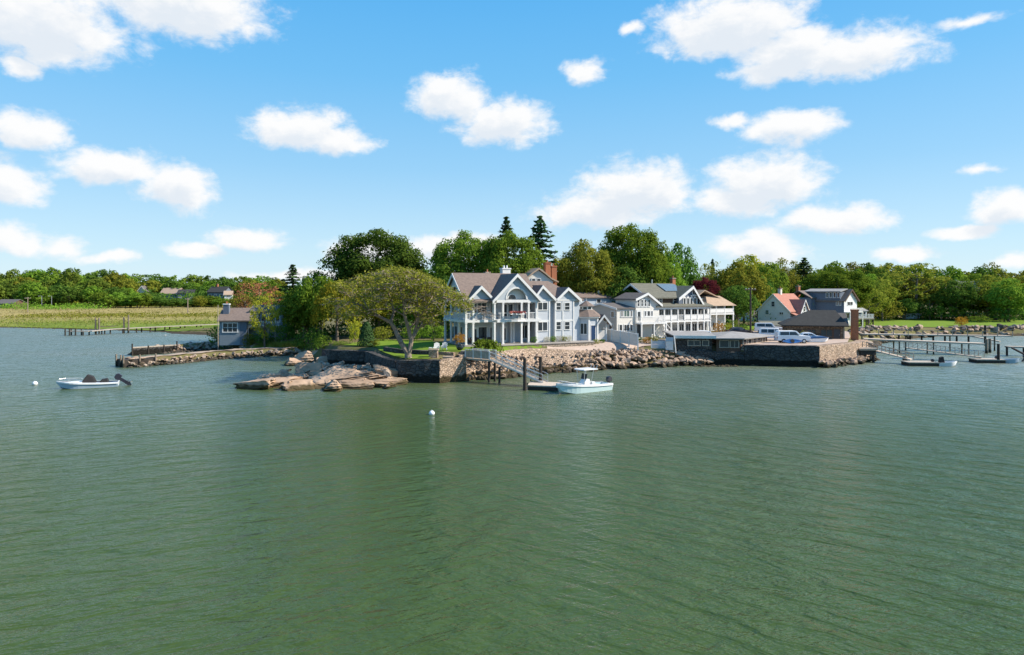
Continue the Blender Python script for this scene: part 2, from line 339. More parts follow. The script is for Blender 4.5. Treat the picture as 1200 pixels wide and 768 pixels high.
M['chairwhite'] = pm('white_lacquer', (.82,.82,.83), (.76,.76,.78), 3, .5)
M['L_green'] = leaf_mat('leaf_green', (0.091, 0.174, 0.018), (0.227, 0.348, 0.043))
M['L_dark'] = leaf_mat('leaf_dark_green', (0.054, 0.119, 0.020), (0.144, 0.245, 0.040))
M['L_bright'] = leaf_mat('leaf_bright_green', (.115,.205,.022), (.24,.345,.045), trans=.42, var=.28)
M['L_yellow'] = leaf_mat('leaf_yellow_green', (0.230, 0.257, 0.024), (0.419, 0.405, 0.041))
M['L_olive'] = leaf_mat('leaf_olive', (.145,.175,.022), (.30,.31,.045), trans=.42, var=.28)
M['L_bronze'] = leaf_mat('leaf_bronze_green', (.14,.16,.02), (.34,.325,.055), trans=.40)
M['L_copper'] = leaf_mat('leaf_copper_pink', (0.351, 0.149, 0.068), (0.567, 0.270, 0.135))
M['L_far'] = leaf_mat('leaf_far_green', (0.101, 0.169, 0.024), (0.243, 0.331, 0.054))
M['L_straw'] = leaf_mat('marsh_straw', (.19,.18,.05), (.32,.27,.10), trans=.25)
M['L_maroon'] = leaf_mat('leaf_maroon', (0.068, 0.016, 0.024), (0.135, 0.027, 0.041))
M['L_fir'] = leaf_mat('needle_dark', (0.030, 0.068, 0.026), (0.075, 0.127, 0.045), trans=.15)
M['L_orange'] = leaf_mat('leaf_orange', (0.405, 0.176, 0.027), (0.513, 0.324, 0.041))
M['L_pink'] = leaf_mat('petal_pink', (.48,.14,.13), (.62,.30,.26))
M['L_white'] = leaf_mat('petal_white', (.55,.55,.42), (.65,.64,.55))
M['L_reed'] = leaf_mat('reed_green', (0.162, 0.230, 0.041), (0.297, 0.338, 0.068))

# ================================================================== TERRAIN AND WATER
COAST = [(-1400,240,20),(-300,212,20),(-153,204,14),(-111,189,10),(-95,183,8),(-87.5,175,6),(-76,170,6),(-67.5,155,5),
 (-61.5,140,4),(-56,131,3),(-49.8,122,5),(-44.7,119,7),(-38,116.9,6),(-33,109.5,4),(-29.6,106.3,1.2),(-27.0,101.1,1.2),(-21.5,99.1,1.2),(-18.3,92.4,1.2),(-15.2,85.3,1.2),(-13.6,82.9,1.2),
 (-8.7,82.4,1.2),(-5.8,85.1,5),(-1.1,87.4,5),(4.6,92.8,5),(12,95.7,6),(19.8,98.9,6),(25,102.6,1.4),(29.4,102.8,1.2),(34.5,101.5,1.2),(44.6,99.4,1.2),
 (54.3,106,1.5),(62,120,2),(74,140,3),(89,155,3),(104,166,3),(125,167,3),(180,176,5),(1500,200,5),(1500,2700,5),(-1500,2700,5)]
BREAK = [(-36,118.5,1),(-43,115.2,1),(-48.3,110.6,1),(-50.3,106.2,1),(-52.7,103.2,1),(-55.6,99.4,1),(-58.3,101.0,1),(-55.6,106,1),(-53.2,110,1),(-50.5,114.5,1),(-45.5,119,1),(-38,122,1)]
JETTY = [(-64.8,117.2,1),(-60,123.5,1),(-55.5,130,1),(-52,132,1),(-55,137,1),(-60,134,1),(-63,127.5,1),(-67.5,119.5,1)]
ZP = [(0,104,3.5),(-10,100,3.4),(12,108,3.5),(-4,93,3.3),(2,97,3.3),(-8,91,3.05),(-12,85.5,2.65),(-10,87,2.65),(-14,89,2.6),(-17.5,95,2.6),(-21,101,2.7),
 (-26,108,2.8),(14,104,3.2),(8,98.5,2.9),(14,100,2.6),(20,103,2.7),(30,108,3.0),(40,104,3.0),(50,108,3.0),(40,125,3.2),(65,150,3),(60,135,2.8),
 (85,170,2.0),(95,185,2.1),(110,195,2.2),(125,200,2.2),(110,174,1.8),(150,185,2),(-120,215,.7),(-95,200,.7),(-120,260,1.0),(-120,390,2.2),(-200,235,.7),(-250,400,2.2),
 (-48,128,2.6),(-42,122,1.6),(-46,120.5,.9),(-38,119.5,1.3),(-58,150,1.8),(-35,126,2.6),(-25,115,3),(0,140,4),(0,200,6),(0,400,5),(200,400,5),(60,160,2.8),(80,170,3)]
def poly_sd(px, py, poly):
    n = len(poly); best = np.full(px.shape, 1e18); wd = np.ones(px.shape); inside = np.zeros(px.shape, bool)
    for i in range(n):
        ax, ay, aw = poly[i]; bx, by, bw = poly[(i+1) % n]
        ex, ey = bx-ax, by-ay
        t = np.clip(((px-ax)*ex + (py-ay)*ey) / (ex*ex+ey*ey), 0, 1)
        d = (px-ax-t*ex)**2 + (py-ay-t*ey)**2
        k = d < best
        best = np.where(k, d, best); wd = np.where(k, aw + t*(bw-aw), wd)
        c = ((ay > py) != (by > py)) & (px < (bx-ax)*(py-ay)/((by-ay) if by != ay else 1e-9) + ax)
        inside ^= c
    return np.where(inside, 1, -1)*np.sqrt(best), wd
def vnoise(x, y, s):
    return (np.sin(x*s*1.3+1.7*np.sin(y*s*.9+.4)) + np.sin(y*s*1.7+1.3*np.sin(x*s*1.1+2.1)) + .6*np.sin((x+y)*s*2.9+.8*np.sin(x*s*2.3)))/2.6
def hgt(px, py):
    px = np.asarray(px, float); py = np.asarray(py, float)
    num = np.zeros(px.shape); den = np.zeros(px.shape)
    for (x, y, z) in ZP:
        w_ = 1.0/((px-x)**2+(py-y)**2+1.5)**1.7; num += w_*z; den += w_
    zl = num/den
    out = np.full(px.shape, -2.0)
    for poly, zz in ((COAST, None), (BREAK, 1.15), (JETTY, 1.2)):
        s, wd = poly_sd(px, py, poly)
        t = np.clip(s/wd, 0, 1); t = t*t*(3-2*t)
        top = zl if zz is None else zz + .12*vnoise(px, py, .9)
        out = np.maximum(out, np.where(s > 0, top*t, np.maximum(-2, s*.45)))
    return out
def h1(x, y): return float(hgt(np.array([x]), np.array([y]))[0])
def axis_lines(segs):
    out = [segs[0][0]]
    for a, b, st in segs:
        n = max(1, round((b-a)/st)); out += [a+(b-a)*(i+1)/n for i in range(n)]
    return np.array(out)
def build_ground():
    xs = axis_lines([(-1600,-400,120),(-400,-160,16),(-160,-70,3),(-70,64,.8),(64,140,2.2),(140,400,18),(400,1600,120)])
    ys = axis_lines([(76,136,.8),(136,215,2.2),(215,440,12),(440,2800,150)])
    gx, gy = np.meshgrid(xs, ys); z = hgt(gx, gy)
    z = np.where(gy > 430, z, z + np.where(z > .25, .05*vnoise(gx, gy, .55), 0))
    nx, ny = len(xs), len(ys); idx = np.arange(nx*ny).reshape(ny, nx)
    q = np.stack([idx[:-1,:-1], idx[:-1,1:], idx[1:,1:], idx[1:,:-1]], -1).reshape(-1, 4)
    zz = z.reshape(-1); q = q[(zz[q] > -1.9).any(1)]
    used = np.unique(q); mp_ = np.full(nx*ny, -1); mp_[used] = np.arange(len(used))
    me = bpy.data.meshes.new('ground')
    me.from_pydata(np.stack([gx.reshape(-1), gy.reshape(-1), zz], -1)[used].tolist(), [], mp_[q].tolist())
    for p in me.polygons: p.use_smooth = True
    me.materials.append(M['soil']); struct(put('ground', me))
build_ground()
def drape(name, poly, mat, off=.07, step=1.0, flat=None):
    bm = bmesh.new(); bm.faces.new([bm.verts.new((x, y, 0)) for x, y in poly])
    xs = [p[0] for p in poly]; ys = [p[1] for p in poly]
    for ax, lo, hi in ((0, min(xs), max(xs)), (1, min(ys), max(ys))):
        c = lo + step
        while c < hi:
            bmesh.ops.bisect_plane(bm, geom=bm.verts[:]+bm.edges[:]+bm.faces[:], plane_co=(c, 0, 0) if ax == 0 else (0, c, 0), plane_no=(1,0,0) if ax == 0 else (0,1,0))
            c += step
    vs = list(bm.verts); z = hgt(np.array([v.co.x for v in vs]), np.array([v.co.y for v in vs]))
    for v, zz in zip(vs, z): v.co.z = (zz if flat is None else flat) + off
    for f in bm.faces:
        if f.normal.z < 0: f.normal_flip()
        f.smooth = True
    me = bpy.data.meshes.new(name); bm.to_mesh(me); bm.free(); me.materials.append(mat)
    return struct(put(name, me))
drape('lawn', [(-26,104.5),(-20.4,101.5),(-16.6,93.6),(-10,90.0),(-4,90.6),(1.5,94.2),(4.2,97.2),(4.6,100.2),(-4,95.6),(-7,95.2),(-12,104),(-13,112),(-24,114)], M['lawn'], .08)
drape('lower_lawn', [(-19.6,99),(-16.9,92.2),(-14.6,87.2),(-12.9,84.8),(-10.4,84.6),(-10.0,88.6),(-15.9,92.2),(-18.4,97.6)], M['lawn'], .08, .8)
drape('driveway', [(5.0,97.3),(12,99.8),(20,103.6),(25.6,106.2),(30.2,117),(24.2,113),(14.8,106.6),(9.5,105.2),(5.2,100.2)], M['gravel'], .08)
drape('parking_yard', [(26.2,106.0),(28.5,104.6),(34.8,102.2),(44.4,100.6),(52.6,107),(60,121),(68,138),(56,142),(40,130),(30.6,116)], M['gravel'], .08)
drape('shore_lawn', [(80,156.5),(90,160.5),(104,172),(126,173),(180,183),(280,196),(280,214),(120,214),(96,208),(82,192)], M['lawn'], .08, 4)
drape('side_lawn', [(44,140),(56,146),(57,162),(46,170),(40,152)], M['lawn'], .08, 2)
drape('beach', [(-52,121.6),(-44.7,118.6),(-38,116.2),(-33.5,110),(-31.5,111),(-35,117.6),(-38.5,120.2),(-45,121.8),(-51,124.5)], M['sand'], .06, .8)
drape('breakwater_path', [(-37,119),(-43.4,116),(-49,111.3),(-51,106.8),(-53.3,103.8),(-55.8,100.5),(-57.6,101.6),(-54.9,106.2),(-52.6,110.2),(-49.8,114.2),(-45.2,118),(-38,121)], M['sand'], .09, .7)
def marsh_mat():
    m, t, b, o = new_mat('marsh_grass'); b.inputs['Roughness'].default_value = .95; b.inputs['Specular IOR Level'].default_value = .1
    ge = N(t, 'ShaderNodeNewGeometry'); sp = N(t, 'ShaderNodeSeparateXYZ'); L(t, ge.outputs['Position'], sp.inputs[0])
    mp = N(t, 'ShaderNodeMapping'); mp.inputs['Scale'].default_value = (.035,.03,1); L(t, ge.outputs['Position'], mp.inputs[0])
    n = N(t, 'ShaderNodeTexNoise', inp={'Scale': 1.0, 'Detail': 6, 'Roughness': .65}); L(t, mp.outputs[0], n.inputs['Vector'])
    k = N(t, 'ShaderNodeMath', operation='MULTIPLY_ADD', inp={1: 110, 2: -55}); L(t, n.outputs['Fac'], k.inputs[0])
    a = N(t, 'ShaderNodeMath', operation='ADD'); L(t, sp.outputs[1], a.inputs[0]); L(t, k.outputs[0], a.inputs[1])
    r = N(t, 'ShaderNodeMapRange', inp={1: 175, 2: 425}); L(t, a.outputs[0], r.inputs[0])
    cr = N(t, 'ShaderNodeValToRGB'); e = cr.color_ramp.elements
    e[0].position = .0; e[0].color = (.15,.215,.03,1); e[1].position = 1; e[1].color = (.16,.15,.05,1)
    for pos, c in ((.13,(.17,.225,.035)),(.22,(.27,.25,.07)),(.40,(.36,.29,.11)),(.72,(.32,.265,.10)),(.86,(.22,.18,.07))):
        k2 = e.new(pos); k2.color = (*c,1)
    L(t, r.outputs[0], cr.inputs[0])
    n2 = N(t, 'ShaderNodeTexNoise', inp={'Scale': .35, 'Detail': 8, 'Roughness': .7}); L(t, ge.outputs['Position'], n2.inputs['Vector'])
    v = N(t, 'ShaderNodeMapRange', inp={1:.3,2:.7,3:.5,4:1.3}); L(t, n2.outputs['Fac'], v.inputs[0])
    s = N(t, 'ShaderNodeVectorMath', operation='SCALE'); L(t, cr.outputs[0], s.inputs[0]); L(t, v.outputs[0], s.inputs['Scale']); L(t, s.outputs[0], b.inputs['Base Color'])
    bp = N(t, 'ShaderNodeBump', inp={'Strength': .7, 'Distance': .6}); L(t, n2.outputs['Fac'], bp.inputs['Height']); L(t, bp.outputs[0], b.inputs['Normal'])
    return m
drape('marsh', [(-700,222),(-300,214),(-153,206.5),(-111,191.5),(-95,185.5),(-87,178),(-76,173.5),(-62,172),(-62,425),(-700,425)], marsh_mat(), .10, 8)
def water_mat():
    m, t, b, o = new_mat('harbour_water')
    ge = N(t, 'ShaderNodeNewGeometry'); sp = N(t, 'ShaderNodeSeparateXYZ'); L(t, ge.outputs['Position'], sp.inputs[0])
    lo = N(t, 'ShaderNodeTexNoise', inp={'Scale': .035, 'Detail': 3}); L(t, ge.outputs['Position'], lo.inputs['Vector'])
    lr = N(t, 'ShaderNodeMapRange', inp={1:.3,2:.7}); L(t, lo.outputs['Fac'], lr.inputs[0])
    mx = N(t, 'ShaderNodeMix', data_type='RGBA'); mx.inputs[6].default_value = (.043,.072,.015,1); mx.inputs[7].default_value = (.049,.083,.021,1)
    L(t, lr.outputs[0], mx.inputs[0])
    b.inputs['IOR'].default_value = 1.333; b.inputs['Specular IOR Level'].default_value = .42
    def wave(rot, sc_, scale, det, rough=.5, dist=0.0):
        mp = N(t, 'ShaderNodeMapping', vector_type='TEXTURE'); mp.inputs['Rotation'].default_value = (0,0,R(rot)); mp.inputs['Scale'].default_value = tuple(1/k for k in sc_)
        L(t, ge.outputs['Position'], mp.inputs[0])
        n = N(t, 'ShaderNodeTexNoise', inp={'Scale': scale, 'Detail': det, 'Roughness': rough, 'Distortion': dist}); L(t, mp.outputs[0], n.inputs['Vector'])
        return n.outputs['Fac']
    # two wind-wave trains crossing: one strong on the left, one on the right
    a = wave(24, (.40,1.1,1), .85, 4, .55, .5)
    c = wave(148, (.40,1.1,1), .85, 4, .55, .5)
    xr = N(t, 'ShaderNodeMapRange', interpolation_type='SMOOTHSTEP', inp={1: -22, 2: 22}); L(t, sp.outputs[0], xr.inputs[0])
    mf = N(t, 'ShaderNodeMix', data_type='FLOAT'); L(t, xr.outputs[0], mf.inputs[0]); L(t, a, mf.inputs[2]); L(t, c, mf.inputs[3])
    f = wave(20, (.5,1.2,1), 2.4, 3, .55)
    g = wave(35, (.7,1.0,1), 8.0, 2, .5)
    big = wave(80, (.4,1,1), .20, 2, .5)
    s1 = N(t, 'ShaderNodeMath', operation='MULTIPLY_ADD', inp={1: .26}); L(t, f, s1.inputs[0]); L(t, mf.outputs[0], s1.inputs[2])
    s2 = N(t, 'ShaderNodeMath', operation='MULTIPLY_ADD', inp={1: .06}); L(t, g, s2.inputs[0]); L(t, s1.outputs[0], s2.inputs[2])
    s3 = N(t, 'ShaderNodeMath', operation='MULTIPLY_ADD', inp={1: .8}); L(t, big, s3.inputs[0]); L(t, s2.outputs[0], s3.inputs[2])
    bp = N(t, 'ShaderNodeBump', inp={'Strength': 1.0, 'Distance': .42}); L(t, s3.outputs[0], bp.inputs['Height'])
    # the breeze ruffles the open harbour more than the near shallows; patches of it drift across
    wn = wave(15, (.3,1,1), .05, 3); wr = N(t, 'ShaderNodeMapRange', interpolation_type='SMOOTHSTEP', inp={1: 15, 2: 130, 3: .12, 4: .44}); L(t, sp.outputs[1], wr.inputs[0])
    wm = N(t, 'ShaderNodeMapRange', inp={1:.3,2:.7,3:.75,4:1.2}); L(t, wn, wm.inputs[0])
    wq = N(t, 'ShaderNodeMath', operation='MULTIPLY'); L(t, wr.outputs[0], wq.inputs[0]); L(t, wm.outputs[0], wq.inputs[1]); pass
    bs = N(t, 'ShaderNodeMapRange', inp={1:.3,2:.7,3:.75,4:1.15}); L(t, wn, bs.inputs[0]); bd = N(t, 'ShaderNodeMath', operation='MULTIPLY', inp={1:.40}); L(t, bs.outputs[0], bd.inputs[0]); L(t, bd.outputs[0], bp.inputs['Distance'])
    # body colour scattered back by the silty water, under a Fresnel reflection softened by the unresolved ripples
    t.nodes.remove(b)
    df = N(t, 'ShaderNodeBsdfDiffuse'); L(t, mx.outputs[2], df.inputs[0]); L(t, bp.outputs[0], df.inputs['Normal'])
    gl = N(t, 'ShaderNodeBsdfGlossy', inp={'Color': (1,1,1,1)}); L(t, wq.outputs[0], gl.inputs['Roughness']); L(t, bp.outputs[0], gl.inputs['Normal'])
    fr = N(t, 'ShaderNodeFresnel', inp={'IOR': 1.333}); L(t, bp.outputs[0], fr.inputs['Normal'])
    fm = N(t, 'ShaderNodeMath', operation='MULTIPLY', inp={1: .80}); L(t, fr.outputs[0], fm.inputs[0])
    ms = N(t, 'ShaderNodeMixShader'); L(t, fm.outputs[0], ms.inputs[0]); L(t, df.outputs[0], ms.inputs[1]); L(t, gl.outputs[0], ms.inputs[2])
    L(t, ms.outputs[0], o.inputs[0])
    return m
def build_water():
    me = bpy.data.meshes.new('water'); s = 3000
    me.from_pydata([(-s,-400,0),(s,-400,0),(s,2600,0),(-s,2600,0)], [], [(0,1,2,3)]); me.materials.append(water_mat())
    struct(put('water', me))
build_water()

# ------------------------------------------------------------------ walls of stone
def stone_wall(name, label, pts, z0, z1, th, mat, batter=0.0, cap=None, jit=.07, seed=1, cat='sea wall', group=None):
    """pts: front line; the wall's thickness goes to the left of its direction of travel"""
    rnd = random.Random(seed); line = []
    n = len(pts); z1 = z1 if hasattr(z1, '__len__') else [z1]*n; z0 = z0 if hasattr(z0, '__len__') else [z0]*n
    for i in range(n-1):
        a = Vector((pts[i][0], pts[i][1], 0)); b = Vector((pts[i+1][0], pts[i+1][1], 0)); k = max(1, int((b-a).length/.9))
        for j in range(k): line.append((a.lerp(b, j/k), z0[i]+(z0[i+1]-z0[i])*j/k, z1[i]+(z1[i+1]-z1[i])*j/k))
    line.append((Vector((pts[-1][0], pts[-1][1], 0)), z0[-1], z1[-1]))
    mb = MB(); rings = []
    for i, (p, a, b) in enumerate(line):
        q0 = line[max(0, i-1)][0]; q1 = line[min(len(line)-1, i+1)][0]; d = (q1-q0).normalized(); nrm = Vector((-d.y, d.x, 0))
        r = lambda s=jit: rnd.uniform(-s, s)
        rows = []
        m = 4
        for k in range(m+1):
            f = k/m; pp = p + nrm*(batter*f + (r() if 0 < k < m else r(jit*.5))); rows.append((pp.x, pp.y, a+(b-a)*f + (r(.05) if k == m else 0)))
        bk = p + nrm*(th+batter); rows.append((bk.x, bk.y, b + r(.04))); rows.append((bk.x, bk.y, a))
        rings.append(rows)
    m = len(rings[0])
    vs = [v for rr in rings for v in rr]; fs = []
    for i in range(len(rings)-1):
        for k in range(m): fs.append((i*m+k, i*m+(k+1) % m, (i+1)*m+(k+1) % m, (i+1)*m+k))
    fs.append(list(range(m))); fs.append(list(range((len(rings)-1)*m, len(rings)*m)))
    mb.add(vs, fs); o = mb.build(name, mat); tag(o, label, cat, group); return o
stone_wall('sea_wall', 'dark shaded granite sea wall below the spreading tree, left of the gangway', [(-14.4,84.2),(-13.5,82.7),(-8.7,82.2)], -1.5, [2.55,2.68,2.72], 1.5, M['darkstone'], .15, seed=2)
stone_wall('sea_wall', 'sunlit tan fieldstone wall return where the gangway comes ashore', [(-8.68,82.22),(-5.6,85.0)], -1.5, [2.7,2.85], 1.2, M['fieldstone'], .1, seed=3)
stone_wall('stone_revetment', 'sloping tan fieldstone bank behind the gangway and float', [(-5.6,85.05),(-1.1,87.3),(4.6,92.7),(12,95.6)], -1.5, [2.95,3.05,3.1,2.5], .9, M['fieldstone'], 2.6, jit=.16, seed=4)
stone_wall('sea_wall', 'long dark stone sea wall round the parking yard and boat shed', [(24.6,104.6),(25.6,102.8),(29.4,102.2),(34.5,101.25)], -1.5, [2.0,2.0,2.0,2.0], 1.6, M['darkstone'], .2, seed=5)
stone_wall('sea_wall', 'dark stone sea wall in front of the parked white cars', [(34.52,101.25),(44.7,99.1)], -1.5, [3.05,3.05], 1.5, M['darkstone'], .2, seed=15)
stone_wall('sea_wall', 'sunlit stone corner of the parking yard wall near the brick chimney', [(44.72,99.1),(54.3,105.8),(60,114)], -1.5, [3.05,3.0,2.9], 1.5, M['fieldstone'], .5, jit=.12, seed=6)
stone_wall('retaining_wall', 'dark retaining wall above the ledge rocks, left end of the lawn', [(-29.7,106.4),(-27.1,101.0),(-21.5,99.0)], -.8, [2.0,2.35,2.4], 1.4, M['darkstone'], .1, seed=7, cat='stone wall')
stone_wall('retaining_wall', 'dark retaining wall running from the ledge rocks down to the sea wall', [(-21.45,98.95),(-18.3,92.3),(-15.25,85.2),(-14.5,84.4)], -.8, [2.4,2.35,2.45,2.55], 1.4, M['darkstone'], .1, seed=8, cat='stone wall')
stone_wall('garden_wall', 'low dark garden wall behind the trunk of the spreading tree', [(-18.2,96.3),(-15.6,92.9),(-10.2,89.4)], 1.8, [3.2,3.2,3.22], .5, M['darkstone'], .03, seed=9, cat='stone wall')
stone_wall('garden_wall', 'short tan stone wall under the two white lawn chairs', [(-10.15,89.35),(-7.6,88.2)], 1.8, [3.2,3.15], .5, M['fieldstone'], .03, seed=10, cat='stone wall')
# quay head: sunk platform under the boat shed
# ------------------------------------------------------------------ rocks
from mathutils import noise as mnoise
def rock_mesh(name, seed, mat, cuts=13, sub=3, lo=.34, hi=.80, rough=.03, strata=0.0):
    """a boulder split by flat joints; strata adds stepped bedding"""
    rnd = random.Random(seed); bm = bmesh.new(); bmesh.ops.create_icosphere(bm, subdivisions=sub, radius=1)
    for _ in range(cuts):
        d = Vector((rnd.gauss(0,1), rnd.gauss(0,1), rnd.gauss(0,.9))).normalized(); k = rnd.uniform(lo, hi)
        for v in bm.verts:
            s = v.co.dot(d)
            if s > k: v.co -= d*(s-k)
    off = Vector((seed*1.7, seed*.9, seed*2.3))
    for v in bm.verts:
        p = v.co.copy(); q = 1 + rnd.uniform(-rough, rough) + .10*mnoise.noise(p*2.2+off)
        if strata:
            h = (p.z + .22*p.x + .12*mnoise.noise(p*1.3+off))*4.2; fr = h-math.floor(h)
            q += strata*((1-fr)**2 - .35) + .07*mnoise.noise(Vector((p.x*1.6,p.y*1.6,p.z*7))+off)
            v.co.x *= q; v.co.y *= q; v.co.z *= 1+.10*mnoise.noise(p*3+off)
        else: v.co *= q
    m = max(abs(v.co.x) for v in bm.verts); n = max(abs(v.co.y) for v in bm.verts); o = max(abs(v.co.z) for v in bm.verts)
    for v in bm.verts: v.co.x /= m; v.co.y /= n; v.co.z /= o
    me = bpy.data.meshes.new(name); bm.to_mesh(me); bm.free(); me.materials.append(mat); return me
RIP = [rock_mesh('riprap_boulder', 50+i, M['riprap']) for i in range(7)]
GRN = [rock_mesh('granite_rock', 80+i, M['granite'], cuts=9, sub=5, lo=.30, hi=.85, rough=.006, strata=.11) for i in range(8)]
PAL = [rock_mesh('pale_stone', 90+i, M['palestone']) for i in range(4)]
DRK = [rock_mesh('dark_rock', 96+i, M['darkrock']) for i in range(3)]
def place_rock(meshes, name, x, y, z, sx, sy, sz, rz, label, cat, group, rnd, tilt=.3):
    o = put(name, rnd.choice(meshes)); o.location = (x, y, z); o.scale = (sx, sy, sz)
    o.rotation_euler = (rnd.uniform(-tilt, tilt), rnd.uniform(-tilt, tilt), rz); tag(o, label, cat, group); return o
def along(pts, t):
    ls = [((pts[i+1][0]-pts[i][0])**2+(pts[i+1][1]-pts[i][1])**2)**.5 for i in range(len(pts)-1)]; s = t*sum(ls)
    for i, l in enumerate(ls):
        if s <= l or i == len(ls)-1:
            f = s/l; d = ((pts[i+1][0]-pts[i][0])/l, (pts[i+1][1]-pts[i][1])/l)
            return pts[i][0]+d[0]*s, pts[i][1]+d[1]*s, d
        s -= l
def rock_band(meshes, name, n, pts, inner, z, size, label, cat, group, seed, sink=.25, flat=.7):
    rnd = random.Random(seed)
    for i in range(n):
        x, y, d = along(pts, (i+rnd.uniform(0,1))/n); q = rnd.uniform(0, 1); x -= d[1]*(inner[0]+(inner[1]-inner[0])*q); y += d[0]*(inner[0]+(inner[1]-inner[0])*q)
        s = rnd.uniform(*size); zz = z(x, y, q) if callable(z) else z
        place_rock(meshes, name, x, y, zz-sink*s+.1, s*rnd.uniform(.9,1.5), s*rnd.uniform(.75,1.1), s*flat*rnd.uniform(.8,1.2), rnd.uniform(0,6.28), label, cat, group, rnd)
BANK = [(11,95.6),(16,97.4),(20,98.9),(25,101.2),(30.5,101.9)]
rock_band(RIP, 'riprap_boulder', 190, BANK, (-.6,3.8), lambda x,y,q: max(.1, min(2.4, .25+q*2.0)), (.28,.68), 'tan granite boulder in the rip-rap bank right of the moored boat', 'boulder', 'rip-rap boulders on the bank', 11)
rock_band(RIP, 'bank_stone', 90, [(9,96.6),(14,99.2),(20,102),(25.5,104.2)], (-.9,1.7), lambda x,y,q: 1.9+q*.6, (.15,.34), 'small pinkish stone scattered along the top of the rip-rap bank', 'stone', 'small stones on top of the rip-rap bank', 12)
rock_band(RIP, 'toe_boulder', 50, [(-5.4,84.7),(-1,86.8),(4.7,92.2),(11,95)], (-.7,.6), lambda x,y,q: .05+q*.35, (.28,.62), 'dark-footed boulder at the waterline behind the gangway', 'boulder', 'toe boulders below the stone bank', 13)
rock_band(RIP, 'corner_boulder', 46, [(44.9,98.8),(49,102),(54.2,105.4),(58.5,111)], (-.9,.7), lambda x,y,q: .1+q*1.0, (.35,.75), 'boulder piled at the foot of the sunlit yard corner', 'boulder', 'boulders at the parking yard corner', 14)
rock_band(RIP, 'foreshore_stone', 22, [(27,101),(33,101.2)], (-1.0,.4), 0.02, (.25,.5), 'low weedy stone lying off the end of the rip-rap bank', 'stone', 'stones off the end of the bank', 16, flat=.5)
rock_band(PAL+RIP, 'breakwater_stone', 150, [(-55.4,99.2),(-52.5,103),(-50.2,106),(-48.2,110.4),(-43,115),(-36.5,117.8)], (-.5,.9), lambda x,y,q: .05+q*.8, (.18,.42), 'rough stone on the near face of the sandy breakwater', 'stone', 'stones of the sandy breakwater', 17)
rock_band(DRK, 'breakwater_footing', 45, [(-55.5,99),(-52.4,102.8),(-50,105.8),(-48,110.2),(-43,114.6)], (-.5,.2), .05, (.25,.5), 'dark weedy stone at the foot of the sandy breakwater', 'stone', 'weedy stones at the breakwater foot', 18)
rock_band(PAL+RIP, 'jetty_stone', 75, [(-62,120.8),(-60,123.3),(-55.3,129.8),(-51.6,131.4),(-48.5,127)], (-.6,1.6), lambda x,y,q: .15+q*1.0, (.3,.75), 'broken pale stone heaped on the rear jetty', 'stone', 'broken stones on the rear jetty', 19)
rock_band(DRK, 'jetty_footing', 30, [(-62.5,120),(-60,123),(-55.3,129.5),(-52,131)], (-.7,.2), .05, (.3,.6), 'dark stone at the foot of the rear jetty', 'stone', 'dark stones at the rear jetty foot', 20)
rock_band(PAL+DRK+RIP, 'shore_stone', 260, [(70,134),(78,144),(84,151),(89,155.3),(104,166.3),(125,167.4),(150,171.5),(180,176.4)], (-.6,4.2), lambda x,y,q: max(.1,h1(x,y))+.2, (.45,1.0), 'stone in the rough shore wall below the far right lawn', 'stone', 'stones of the shore wall below the far lawn', 21)
rock_band(PAL, 'cottage_stone', 26, [(-60.5,127.5),(-55,127),(-49,124),(-42,121.5)], (-.6,.9), lambda x,y,q: h1(x,y)+.05, (.25,.6), 'pale stone on the ground below the grey-blue cottage', 'stone', 'stones below the cottage', 22)
rock_band(RIP, 'revetment_stone', 120, [(-4.6,86.2),(-.4,88.3),(5.0,93.6),(11.5,96.4)], (-.5,1.9), lambda x,y,q: .75+q*1.75, (.14,.34), 'small tan stone lodged in the sloping bank behind the gangway', 'stone', 'small stones in the sloping bank', 23, flat=.6)
# ledge at the point: long smooth granite slabs, placed one by one  (px0, px1, ytop, ybase, depth, label)
LEDGE = [
 (292,440,449,460,79.5,'broad low shelf of granite that the other slabs of the point rest on'),
 (330,462,437,452,84.5,'broad rear shelf of granite joining the point to the dark sea wall'),
 (274,320,443,461,77.0,'low flat granite slab, outermost on the left tip of the point'),
 (288,345,440,457,79.0,'tan granite ledge leaning up behind the left tip of the point'),
 (318,360,443,458,78.0,'rounded brown boulder between the tip slab and the great smooth ledge'),
 (345,432,432,453,80.0,'great smooth pinkish granite ledge, largest of the point'),
 (330,372,444,460,76.5,'greenish rounded rock at the water in front of the great ledge'),
 (372,404,444,461,76.0,'low tan rock at the water under the middle of the great ledge'),
 (382,446,440,458,78.0,'broad sloping slab in front of the great ledge, right of centre'),
 (420,462,444,456,79.0,'long low slab lying toward the dark sea wall'),
 (436,470,427,449,83.0,'striped granite rock tilted against the dark sea wall'),
 (345,392,424,440,86.0,'flat dark-sided slab behind the great ledge'),
 (388,430,425,441,87.0,'stepped brown ledge behind the great ledge, below the retaining wall'),
 (300,345,437,449,82.0,'pale flat rock behind the left tip of the point'),
 (446,474,440,453,80.5,'brown wedge of rock at the foot of the dark sea wall'),
 (338,372,410,424,104.0,'dark layered ledge at the inner end of the cove'),
 (365,398,411,424,102.0,'dark layered ledge under the left retaining wall'),
 (330,352,420,430,101.0,'brown low rock at the edge of the cove')]
